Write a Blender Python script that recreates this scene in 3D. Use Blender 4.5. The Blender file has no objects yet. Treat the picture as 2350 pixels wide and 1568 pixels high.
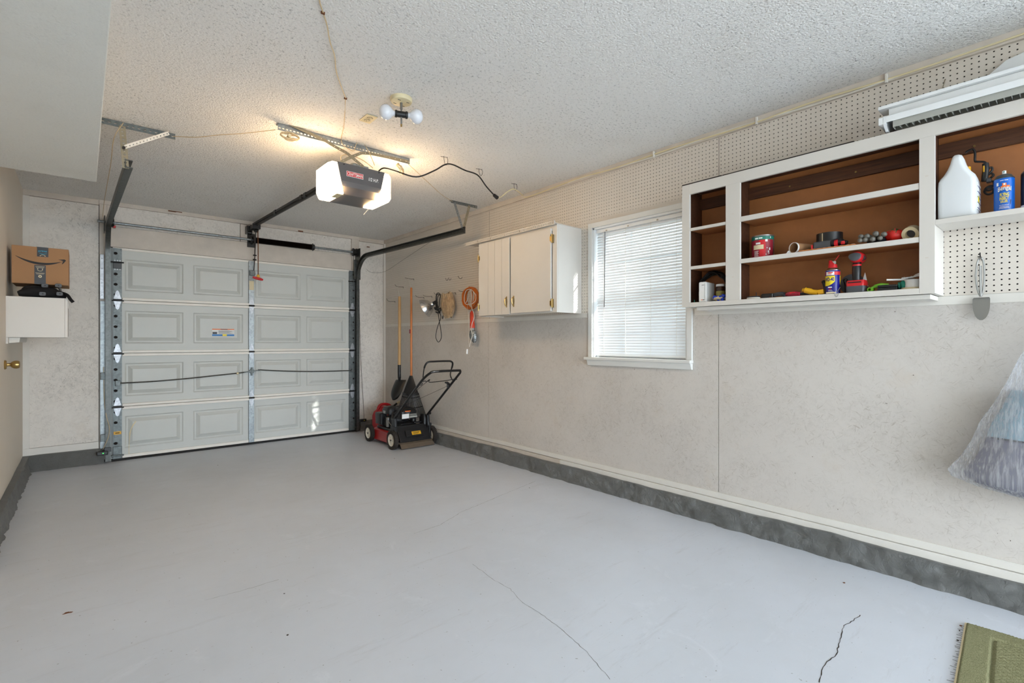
import bpy, math, random
import numpy as np
from mathutils import Vector, Matrix, noise

random.seed(7)
scene = bpy.context.scene
COL = scene.collection
PI = math.pi

# ------------------------------------------------------------------ camera
XL, XW, YB, H = -0.417, 3.178, 6.366, 2.60        # left wall, right wall, back wall, ceiling (metres)
FPX, CX, CY, TH, EYE = 1135.0, 1175.0, 783.0, math.radians(40.95), 1.205
cam_d = bpy.data.cameras.new('camera')
cam_d.sensor_width = 36.0
cam_d.lens = 36.0 * FPX / 2350.0
cam_d.shift_y = -1.0 / 2350.0
cam_d.clip_start = 0.02
cam = bpy.data.objects.new('camera', cam_d)
COL.objects.link(cam)
cam.location = (0, 0, EYE)
cam.rotation_euler = (PI / 2, 0, -TH)
scene.camera = cam

# ------------------------------------------------------------------ world, sun, exposure
vs = scene.view_settings
vs.view_transform = 'Standard'
vs.look = 'None'
vs.gamma = 1.0
vs.use_curve_mapping = False
vs.exposure = 0.10
world = bpy.data.worlds.new('sky')
scene.world = world
world.use_nodes = True
bg = world.node_tree.nodes['Background']
bg.inputs[0].default_value = (0.78, 0.89, 1.0, 1)
bg.inputs[1].default_value = 16.5
sun_d = bpy.data.lights.new('sun', 'SUN')
sun_d.energy = 12.0
sun_d.angle = math.radians(0.6)
sun_d.color = (1.0, 0.95, 0.88)
sun = bpy.data.objects.new('sun', sun_d)
COL.objects.link(sun)
sun.location = (6, -6, 5)
sun.rotation_euler = Vector((-0.245, 1.0, -0.26)).to_track_quat('-Z', 'Y').to_euler()


def portal(name, loc, rot, sx, sy):
    l = bpy.data.lights.new(name, 'AREA')
    l.shape = 'RECTANGLE'
    l.size, l.size_y = sx, sy
    l.cycles.is_portal = True
    o = bpy.data.objects.new(name, l)
    COL.objects.link(o)
    o.location = loc
    o.rotation_euler = rot
    return o


portal('portal_rear', (1.38, -4.06, 1.18), (PI / 2, 0, 0), 3.36, 2.34)
portal('portal_window', (XW + 0.16, 2.22, 1.61), (0, PI / 2, 0), 1.2, 1.0)

# ------------------------------------------------------------------ pixel -> point on a plane of the room
_s, _c = math.sin(TH), math.cos(TH)


def _d(px, py):
    r = (px - CX) / FPX
    return (_s + r * _c, _c - r * _s, (CY - py) / FPX)


def onX(px, py, x):
    d = _d(px, py); t = x / d[0]
    return Vector((x, t * d[1], EYE + t * d[2]))


def onY(px, py, y):
    d = _d(px, py); t = y / d[1]
    return Vector((t * d[0], y, EYE + t * d[2]))


def onZ(px, py, z):
    d = _d(px, py); t = (z - EYE) / d[2]
    return Vector((t * d[0], t * d[1], z))


# ------------------------------------------------------------------ materials
def lin(c):
    c = [x / 255.0 for x in c]
    return tuple(x / 12.92 if x <= 0.04045 else ((x + 0.055) / 1.055) ** 2.4 for x in c)


class NT:
    def __init__(self, name):
        self.m = bpy.data.materials.new(name)
        self.m.use_nodes = True
        self.t = self.m.node_tree
        self.b = self.t.nodes['Principled BSDF']
        self.out = self.t.nodes['Material Output']
        self.tc = self.t.nodes.new('ShaderNodeTexCoord')

    def n(self, kind, **kw):
        nd = self.t.nodes.new('ShaderNode' + kind)
        for k, v in kw.items():
            if k.startswith('_'):
                setattr(nd, k[1:], v)
            else:
                nd.inputs[k.replace('__', ' ')].default_value = v
        return nd

    def l(self, a, b):
        self.t.links.new(a, b)

    def coord(self, scale=(1, 1, 1), rot=(0, 0, 0)):
        mp = self.n('Mapping')
        mp.inputs['Scale'].default_value = scale
        mp.inputs['Rotation'].default_value = rot
        self.l(self.tc.outputs['Object'], mp.inputs[0])
        return mp.outputs[0]

    def noise(self, scale, detail=3, rough=0.6, co=None, dist=0.0):
        nd = self.n('TexNoise', Scale=scale, Detail=detail, Roughness=rough, Distortion=dist)
        self.l(co if co else self.tc.outputs['Object'], nd.inputs['Vector'])
        return nd.outputs['Fac']

    def ramp(self, fac, p0, p1, c0=(0, 0, 0, 1), c1=(1, 1, 1, 1)):
        r = self.n('ValToRGB')
        r.color_ramp.elements[0].position = p0
        r.color_ramp.elements[1].position = p1
        r.color_ramp.elements[0].color = c0
        r.color_ramp.elements[1].color = c1
        self.l(fac, r.inputs[0])
        return r.outputs[0]

    def mix(self, fac, a, b, mode='MIX'):
        mx = self.t.nodes.new('ShaderNodeMix')
        mx.data_type = 'RGBA'
        mx.blend_type = mode
        for sock, v in ((mx.inputs[0], fac), (mx.inputs[6], a), (mx.inputs[7], b)):
            if hasattr(v, 'is_linked') or isinstance(v, bpy.types.NodeSocket):
                self.l(v, sock)
            elif isinstance(v, (int, float)):
                sock.default_value = v
            else:
                sock.default_value = tuple(v)[:3] + (1,)
        return mx.outputs[2]

    def math(self, op, a, b):
        md = self.n('Math', _operation=op)
        for i, v in enumerate((a, b)):
            if isinstance(v, bpy.types.NodeSocket):
                self.l(v, md.inputs[i])
            else:
                md.inputs[i].default_value = v
        return md.outputs[0]

    def bump(self, h, strength, dist=0.002):
        bp = self.n('Bump', Strength=strength, Distance=dist)
        self.l(h, bp.inputs['Height'])
        self.l(bp.outputs[0], self.b.inputs['Normal'])


def mat(name, rgb, rough=0.5, metal=0.0, var=0.10, vs=14.0, bump=0.0, bs=90.0, spec=0.5, trans=0.0, emis=None, es=0.0, alpha=1.0):
    """plain procedural material: colour broken up by noise, optional fine bump"""
    N = NT(name)
    c = lin(rgb)
    dark = tuple(x * (1 - var) for x in c)
    lite = tuple(min(1, x * (1 + var * 0.6)) for x in c)
    f = N.noise(vs, 4)
    N.l(N.mix(f, dark, lite), N.b.inputs['Base Color'])
    N.b.inputs['Roughness'].default_value = rough
    N.b.inputs['Metallic'].default_value = metal
    N.b.inputs['Specular IOR Level'].default_value = spec
    N.b.inputs['Transmission Weight'].default_value = trans
    if alpha < 1:
        N.b.inputs['Alpha'].default_value = alpha
    if emis:
        N.b.inputs['Emission Color'].default_value = lin(emis) + (1,)
        N.b.inputs['Emission Strength'].default_value = es
    if bump:
        N.bump(N.noise(bs, 3), bump)
    return N.m


def osb_mat(name, rgb, flake=(142, 128, 112), amt=0.50, stain=(200, 184, 164), axis=0, mottle=0.16):
    """painted strand board: off-white paint with short scratchy strand edges"""
    N = NT(name)
    base = lin(rgb)
    big = N.noise(1.3, 3)
    col = N.mix(N.ramp(big, 0.35, 0.75), base, tuple(x * 0.90 for x in base))
    st = N.noise(4.0, 4, 0.7)
    col = N.mix(N.ramp(st, 0.60, 0.80, (0, 0, 0, 1), (0.35,) * 3 + (1,)), col, lin(stain))
    tot = None
    for i, ang in enumerate((0.15, 0.8, 1.35, 2.0, 2.6)):
        mp = N.n('Mapping', _vector_type='TEXTURE')
        mp.inputs['Location'].default_value = (i * 1.7, i * 2.3, i * 0.9)
        mp.inputs['Rotation'].default_value = (ang, 0, 0) if axis == 0 else (0, ang, 0)
        mp.inputs['Scale'].default_value = (0.0065, 0.0065, 0.042)
        N.l(N.tc.outputs['Object'], mp.inputs[0])
        f = N.noise(1.0, 2, 0.5, mp.outputs[0], 0.5)
        r = N.ramp(f, 0.645, 0.76)
        tot = r if tot is None else N.mix(1.0, tot, r, 'LIGHTEN')
    patch = N.ramp(N.noise(2.6, 4, 0.7), 0.30, 0.58)
    fac = N.mix(1.0, tot, patch, 'MULTIPLY')
    fac = N.mix(1.0, fac, (amt,) * 3, 'MULTIPLY')
    mot = N.mix(1.0, N.ramp(N.noise(26, 5, 0.75, None, 0.8), 0.46, 0.72), patch, 'MULTIPLY')
    mot = N.mix(1.0, mot, (mottle,) * 3, 'MULTIPLY')
    col = N.mix(mot, col, tuple(x * 0.62 for x in lin(flake)))
    col = N.mix(fac, col, lin(flake))
    col = N.mix(N.ramp(N.noise(55, 2, 0.5), 0.755, 0.775), col, lin((92, 76, 62)))
    N.l(col, N.b.inputs['Base Color'])
    N.b.inputs['Roughness'].default_value = 0.55
    N.b.inputs['Specular IOR Level'].default_value = 0.3
    N.bump(N.noise(45, 4, 0.7), 0.35, 0.002)
    return N.m


def popcorn_mat(name, rgb, bumpy=1.0, relief_shade=0.8):
    N = NT(name)
    base = lin(rgb)
    v = N.n('TexVoronoi', Scale=95.0)
    N.l(N.tc.outputs['Object'], v.inputs['Vector'])
    d = v.outputs['Distance']
    nz = N.noise(120, 3, 0.7)
    nz2 = N.noise(62, 4, 0.75)
    sp = N.ramp(nz2, 0.56, 0.64)
    pat = N.ramp(N.noise(0.9, 3), 0.40, 0.62, (0.45,) * 3 + (1,), (1,) * 3 + (1,))
    fac = N.mix(1.0, N.mix(1.0, sp, pat, 'MULTIPLY'), (relief_shade,) * 3, 'MULTIPLY')
    col = N.mix(fac, base, tuple(x * 0.30 for x in base))  # dark flecks paint in the shade of the popcorn relief
    col = N.mix(N.ramp(N.noise(0.8, 4, 0.7), 0.5, 0.8, (0, 0, 0, 1), (0.18,) * 3 + (1,)), col, lin((172, 156, 138)))
    N.l(col, N.b.inputs['Base Color'])
    N.b.inputs['Roughness'].default_value = 0.95
    N.b.inputs['Specular IOR Level'].default_value = 0.1
    h = N.math('SUBTRACT', nz, N.math('MULTIPLY', d, 0.6))
    N.bump(h, 0.9 * bumpy, 0.006)
    return N.m


def floor_mat():
    N = NT('painted_concrete_floor')
    base = lin((212, 217, 226))
    a = N.noise(0.9, 5, 0.65)
    col = N.mix(N.ramp(a, 0.35, 0.7), base, lin((202, 206, 213)))
    b = N.noise(3.5, 5, 0.75, None, 0.6)
    col = N.mix(N.ramp(b, 0.60, 0.78, (0, 0, 0, 1), (0.5,) * 3 + (1,)), col, lin((226, 230, 238)))
    s = N.noise(70, 2, 0.5)
    col = N.mix(N.ramp(s, 0.735, 0.77, (0, 0, 0, 1), (0.55,) * 3 + (1,)), col, lin((110, 104, 98)))
    co = N.coord((1.0, 7.0, 1.0), (0, 0, 0.6))
    s2 = N.noise(2.2, 5, 0.8, co)
    col = N.mix(N.ramp(s2, 0.58, 0.74, (0, 0, 0, 1), (0.45,) * 3 + (1,)), col, lin((182, 183, 187)))
    N.l(col, N.b.inputs['Base Color'])
    rr = N.ramp(N.noise(2.5, 4), 0.3, 0.7, (0.34,) * 3 + (1,), (0.50,) * 3 + (1,))
    N.l(rr, N.b.inputs['Roughness'])
    N.b.inputs['Specular IOR Level'].default_value = 0.45
    N.bump(N.noise(22, 5, 0.7), 0.10, 0.003)
    return N.m


def wood_mat(name, rgb, rgb2, scale=3.0, axis=1, rough=0.55):
    N = NT(name)
    sc = [18, 18, 18]; sc[axis] = 1.2
    co = N.coord(tuple(sc))
    f = N.noise(scale, 5, 0.7, co, 1.2)
    col = N.mix(N.ramp(f, 0.32, 0.7), lin(rgb), lin(rgb2))
    N.l(col, N.b.inputs['Base Color'])
    N.b.inputs['Roughness'].default_value = rough
    N.bump(f, 0.15, 0.001)
    return N.m


def galv_mat(name, rgb, rough=0.45, metal=0.85):
    N = NT(name)
    v = N.n('TexVoronoi', Scale=55.0)
    N.l(N.tc.outputs['Object'], v.inputs['Vector'])
    c = lin(rgb)
    col = N.mix(N.ramp(v.outputs['Color'], 0.2, 0.8), tuple(x * 0.82 for x in c), tuple(min(1, x * 1.1) for x in c))
    dirt = N.ramp(N.noise(9, 4, 0.7), 0.58, 0.8, (0, 0, 0, 1), (0.5,) * 3 + (1,))
    col = N.mix(dirt, col, lin((70, 62, 52)))
    N.l(col, N.b.inputs['Base Color'])
    N.b.inputs['Roughness'].default_value = rough
    N.b.inputs['Metallic'].default_value = metal
    return N.m


def glass_mat():
    N = NT('window_glass')
    tr = N.n('BsdfTransparent'); tr.inputs[0].default_value = (0.93, 0.96, 0.97, 1)
    gl = N.n('BsdfGlossy'); gl.inputs['Roughness'].default_value = 0.02
    mx = N.n('MixShader'); mx.inputs[0].default_value = 0.06
    N.l(tr.outputs[0], mx.inputs[1]); N.l(gl.outputs[0], mx.inputs[2])
    N.l(mx.outputs[0], N.out.inputs[0])
    return N.m


def slat_mat():
    N = NT('blind_slat_vinyl')
    df = N.n('BsdfDiffuse'); tl = N.n('BsdfTranslucent')
    c = N.mix(N.noise(6, 2), lin((236, 239, 242)), lin((246, 248, 250)))
    N.l(c, df.inputs[0]); N.l(c, tl.inputs[0])
    mx = N.n('MixShader'); mx.inputs[0].default_value = 0.05
    N.l(df.outputs[0], mx.inputs[1]); N.l(tl.outputs[0], mx.inputs[2])
    N.l(mx.outputs[0], N.out.inputs[0])
    return N.m


def film_mat(name, rgb, alpha, rough=0.25, streak=(9, 9, 0.55)):
    """thin translucent plastic film with fine vertical stretch marks"""
    N = NT(name)
    tr = N.n('BsdfTransparent'); tr.inputs[0].default_value = (0.95, 0.96, 0.97, 1)
    pr = N.b
    c = lin(rgb)
    co = N.coord(streak)
    f0 = N.noise(7, 4, 0.6, co)
    N.l(N.mix(N.ramp(f0, 0.35, 0.65), tuple(x * 0.9 for x in c), c), pr.inputs['Base Color'])
    pr.inputs['Roughness'].default_value = rough
    mx = N.n('MixShader')
    f = N.ramp(f0, 0.35, 0.68, (max(0, alpha - 0.08),) * 3 + (1,), (min(1, alpha + 0.22),) * 3 + (1,))
    N.l(f, mx.inputs[0])
    N.l(tr.outputs[0], mx.inputs[1]); N.l(pr.outputs[0], mx.inputs[2])
    N.l(mx.outputs[0], N.out.inputs[0])
    N.bump(f0, 0.4, 0.004)
    return N.m


MT = {}
MT['osb'] = osb_mat('painted_strand_board', (209, 203, 196))
MT['osb_back'] = osb_mat('painted_strand_board_grimy', (232, 226, 218), (132, 124, 112), 0.60, axis=1, mottle=0.30)
MT['wallpaint'] = mat('smooth_wall_paint', (226, 217, 203), 0.6, var=0.05, vs=2)
MT['ceiling'] = popcorn_mat('popcorn_ceiling', (240, 238, 234))
MT['soffit'] = popcorn_mat('textured_soffit_paint', (230, 231, 226), 0.35, 0.10)
MT['floor'] = floor_mat()
MT['curb'] = mat('grey_curb_paint', (112, 112, 110), 0.45, var=0.20, vs=9, bump=1.0, bs=26)
def curb_mat():
    N = NT('grey_curb_paint')
    c = lin((138, 138, 135))
    N.l(N.mix(N.ramp(N.noise(7, 5, 0.7), 0.3, 0.75), tuple(x * 0.84 for x in c), tuple(x * 1.12 for x in c)), N.b.inputs['Base Color'])
    N.b.inputs['Roughness'].default_value = 0.45
    v = N.n('TexVoronoi', Scale=11.0, _feature='DISTANCE_TO_EDGE')
    mp = N.n('MixRGB') if False else None
    wn = N.n('TexNoise', Scale=9.0, Detail=4.0)
    N.l(N.tc.outputs['Object'], wn.inputs['Vector'])
    va = N.n('VectorMath', _operation='MULTIPLY_ADD')
    N.l(wn.outputs['Color'], va.inputs[0]); va.inputs[1].default_value = (0.18, 0.18, 0.18)
    N.l(N.tc.outputs['Object'], va.inputs[2])
    N.l(va.outputs[0], v.inputs['Vector'])
    crack = N.ramp(v.outputs['Distance'], 0.0, 0.05)
    h = N.math('ADD', N.math('MULTIPLY', N.noise(13, 9, 0.78, None, 1.5), 1.6), N.math('MULTIPLY', crack, 0.10))
    N.bump(h, 1.0, 0.022)
    return N.m


MT['curb'] = curb_mat()
MT['trim'] = mat('white_trim_paint', (222, 218, 210), 0.5, var=0.10, vs=6, bump=0.1)
MT['trim_dirty'] = mat('grimy_trim_paint', (212, 202, 190), 0.55, var=0.22, vs=7, bump=0.15)
MT['peg'] = mat('pegboard_paint', (216, 208, 197), 0.5, var=0.05, vs=2.5)
MT['dark_void'] = mat('dark_wall_cavity', (34, 26, 22), 0.9, var=0.3)
MT['door_paint'] = mat('garage_door_paint', (204, 206, 201), 0.45, var=0.07, vs=3)
MT['door_rail'] = mat('door_rail_paint', (238, 233, 223), 0.45, var=0.10, vs=9)
MT['rubber'] = mat('black_rubber', (26, 25, 24), 0.75, var=0.3)
MT['galv'] = galv_mat('galvanised_steel', (150, 156, 158))
MT['galv_dark'] = galv_mat('dull_galvanised_steel', (112, 118, 118), 0.5, 0.7)
MT['galv_bright'] = galv_mat('bright_zinc', (172, 174, 178), 0.42, 0.8)  # brighter zinc plating, its own colour
MT['track'] = galv_mat('oily_track_steel', (86, 88, 86), 0.4, 0.75)
MT['cream_steel'] = mat('zinc_yellow_steel', (150, 140, 118), 0.45, metal=0.5, var=0.2, vs=30)
MT['spring'] = mat('oiled_spring_steel', (36, 26, 22), 0.4, metal=0.4, var=0.3, vs=30)
MT['black_metal'] = mat('black_painted_metal', (24, 24, 25), 0.35, var=0.3, vs=20)
MT['rail_dark'] = mat('dark_grey_rail', (52, 50, 48), 0.42, metal=0.4, var=0.2)
MT['housing'] = mat('charcoal_plastic_housing', (88, 86, 88), 0.42, var=0.06)
MT['blackplastic'] = mat('black_plastic', (24, 24, 26), 0.4, var=0.2)
MT['greyplastic'] = mat('dark_grey_plastic', (74, 76, 80), 0.5, var=0.15)
MT['lens'] = mat('lit_light_lens', (255, 246, 228), 0.4, var=0.02, emis=(255, 218, 170), es=28.0)
MT['red'] = mat('red_plastic', (200, 28, 34), 0.4, var=0.12)
MT['red_label'] = mat('red_print', (206, 30, 38), 0.5, var=0.03)
MT['white'] = mat('white_plastic', (234, 234, 232), 0.4, var=0.04)
MT['white_print'] = mat('white_print', (238, 238, 236), 0.5, var=0.02)
MT['cream'] = mat('cream_plastic', (226, 212, 172), 0.45, var=0.08)
MT['cream_wire'] = mat('cream_wire_jacket', (214, 190, 150), 0.5, var=0.25, vs=20)
MT['brass'] = mat('brass', (176, 148, 94), 0.32, metal=0.9, var=0.15)
MT['white_cab'] = mat('white_cabinet_paint', (216, 211, 203), 0.42, var=0.06, vs=4)
MT['cab_bottom'] = mat('cabinet_bare_bottom', (206, 196, 178), 0.6, var=0.15)
MT['hardboard'] = mat('brown_hardboard', (166, 106, 60), 0.55, var=0.22, vs=10, bump=0.1)
MT['darkwood'] = wood_mat('dark_stained_wood', (60, 34, 20), (98, 60, 36), 2.5)
MT['glass'] = glass_mat()
MT['slat'] = slat_mat()
MT['vinyl'] = mat('white_vinyl', (236, 238, 238), 0.4, var=0.03)
MT['casing'] = mat('window_casing_paint', (224, 224, 220), 0.45, var=0.05, vs=5)
MT['cardboard'] = mat('cardboard', (168, 126, 88), 0.8, var=0.08, vs=6, bump=0.05)
MT['blacktape'] = mat('black_printed_tape', (34, 33, 38), 0.4, var=0.08)
MT['blackfabric'] = mat('black_fabric', (18, 17, 19), 0.9, var=0.3, vs=60, bump=0.4, bs=200)
MT['mower_red'] = mat('mower_red_paint', (158, 24, 26), 0.35, var=0.12, vs=12)
MT['gas_red'] = mat('fuel_can_red', (176, 22, 30), 0.42, var=0.10)
MT['tyre'] = mat('tyre_rubber', (44, 38, 33), 0.85, var=0.3, vs=40, bump=0.3)
MT['wheel_white'] = mat('wheel_hub_plastic', (222, 216, 202), 0.5, var=0.12)
MT['mud'] = mat('dusty_rubber_flap', (96, 82, 66), 0.8, var=0.25, vs=20)
MT['tan_wood'] = wood_mat('ash_handle', (186, 144, 92), (208, 172, 120), 2.0, 2)
MT['orange_wood'] = wood_mat('varnished_orange_handle', (190, 108, 48), (210, 134, 70), 2.0, 2, 0.35)
MT['alu'] = mat('spun_aluminium', (214, 214, 214), 0.22, metal=0.95, var=0.08)
MT['orange_cord'] = mat('orange_cord_jacket', (206, 110, 36), 0.45, var=0.15)
MT['orange_red'] = mat('orange_red_plastic', (214, 66, 38), 0.4, var=0.08)
MT['white_cord'] = mat('white_cord_jacket', (226, 222, 212), 0.5, var=0.06)
MT['steel'] = mat('brushed_steel', (150, 150, 148), 0.38, metal=0.9, var=0.1)
MT['yellow'] = mat('yellow_plastic', (226, 168, 22), 0.45, var=0.1)
MT['yellow_label'] = mat('yellow_print', (238, 214, 40), 0.45, var=0.03)
MT['orange_label'] = mat('orange_print', (236, 116, 42), 0.5, var=0.03)
MT['blue_can'] = mat('royal_blue_can', (20, 26, 130), 0.3, var=0.05)
MT['sky_can'] = mat('bright_blue_can', (16, 100, 200), 0.3, var=0.10, vs=5)
MT['green'] = mat('green_plastic', (108, 168, 36), 0.45, var=0.15)
MT['teal'] = mat('teal_print', (20, 118, 98), 0.45, var=0.08)
MT['maroon'] = mat('maroon_print', (150, 24, 44), 0.45, var=0.12)
MT['paper'] = mat('white_paper', (232, 232, 230), 0.7, var=0.05)
MT['masking'] = mat('masking_tape', (224, 208, 170), 0.6, var=0.08)
MT['grey_dip'] = mat('grey_glove_dip', (108, 105, 97), 0.5, var=0.12)
MT['blue_dip'] = mat('blue_glove_dip', (28, 62, 190), 0.4, var=0.15)
MT['tomato'] = mat('tomato_red_cloth', (216, 36, 28), 0.45, var=0.08)
MT['leaf'] = mat('green_felt', (20, 104, 60), 0.8, var=0.1)
MT['jug'] = mat('frosted_white_jug', (220, 223, 224), 0.4, var=0.03, spec=0.4)
MT['fixture'] = mat('white_enamel', (234, 236, 236), 0.35, var=0.02)
MT['louver'] = mat('grey_louvre_plastic', (168, 168, 160), 0.45, var=0.05)
MT['brown_film'] = film_mat('tan_plastic_bag_film', (214, 184, 144), 0.52, 0.25, (7, 7, 3))
MT['white_film'] = film_mat('white_plastic_bag_film', (232, 234, 240), 0.26, 0.3, (16, 16, 0.5))
MT['bedding'] = mat('grey_purple_bedding', (112, 110, 132), 0.9, var=0.10, vs=30, bump=0.5, bs=120)
MT['bedding_blue'] = mat('pale_blue_bedding', (150, 182, 200), 0.9, var=0.08, vs=30, bump=0.5, bs=120)
MT['dark_grey'] = mat('charcoal_print', (40, 42, 48), 0.45, var=0.05)
MT['blue_print'] = mat('blue_print', (28, 118, 190), 0.5, var=0.04)
MT['cyan_print'] = mat('cyan_print', (40, 170, 200), 0.5, var=0.04)
MT['ink'] = mat('black_ink', (22, 20, 22), 0.6, var=0.05)
MT['grime'] = mat('dark_crack_line', (52, 44, 38), 0.9, var=0.2)
MT['rust'] = mat('rusty_stain', (112, 66, 36), 0.8, var=0.3)
MT['olive_label'] = mat('olive_yellow_label', (168, 156, 84), 0.5, var=0.08)
MT['led'] = mat('green_led', (60, 255, 90), 0.4, emis=(60, 255, 90), es=3.0)
MT['bulb'] = mat('frosted_bulb_glass', (232, 234, 240), 0.12, var=0.02)
MT['jar_glass'] = mat('brown_jar_content', (70, 42, 26), 0.12, var=0.3)
MT['siding'] = mat('pale_siding', (206, 206, 200), 0.7, var=0.06, vs=1.5)
MT['ground'] = mat('outdoor_ground', (176, 176, 172), 0.9, var=0.15, vs=2)


# ------------------------------------------------------------------ mesh builder
def spl(pts, n=6, closed=False):
    """Catmull-Rom through points"""
    P = [Vector(p) for p in pts]
    out = []
    m = len(P)
    rng = range(m) if closed else range(m - 1)
    for i in rng:
        if closed:
            a, b, c, d = P[(i - 1) % m], P[i], P[(i + 1) % m], P[(i + 2) % m]
        else:
            a, b, c, d = P[max(i - 1, 0)], P[i], P[i + 1], P[min(i + 2, m - 1)]
        for k in range(n):
            t = k / n
            out.append(0.5 * ((2 * b) + (c - a) * t + (2 * a - 5 * b + 4 * c - d) * t * t + (3 * b - a - 3 * c + d) * t ** 3))
    if not closed:
        out.append(P[-1])
    return out


def frame(axis):
    """matrix whose Z is axis"""
    z = Vector(axis).normalized()
    x = z.cross(Vector((0, 0, 1)))
    if x.length < 1e-4:
        x = Vector((1, 0, 0))
    x.normalize()
    y = z.cross(x)
    return Matrix((x, y, z)).transposed()


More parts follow.
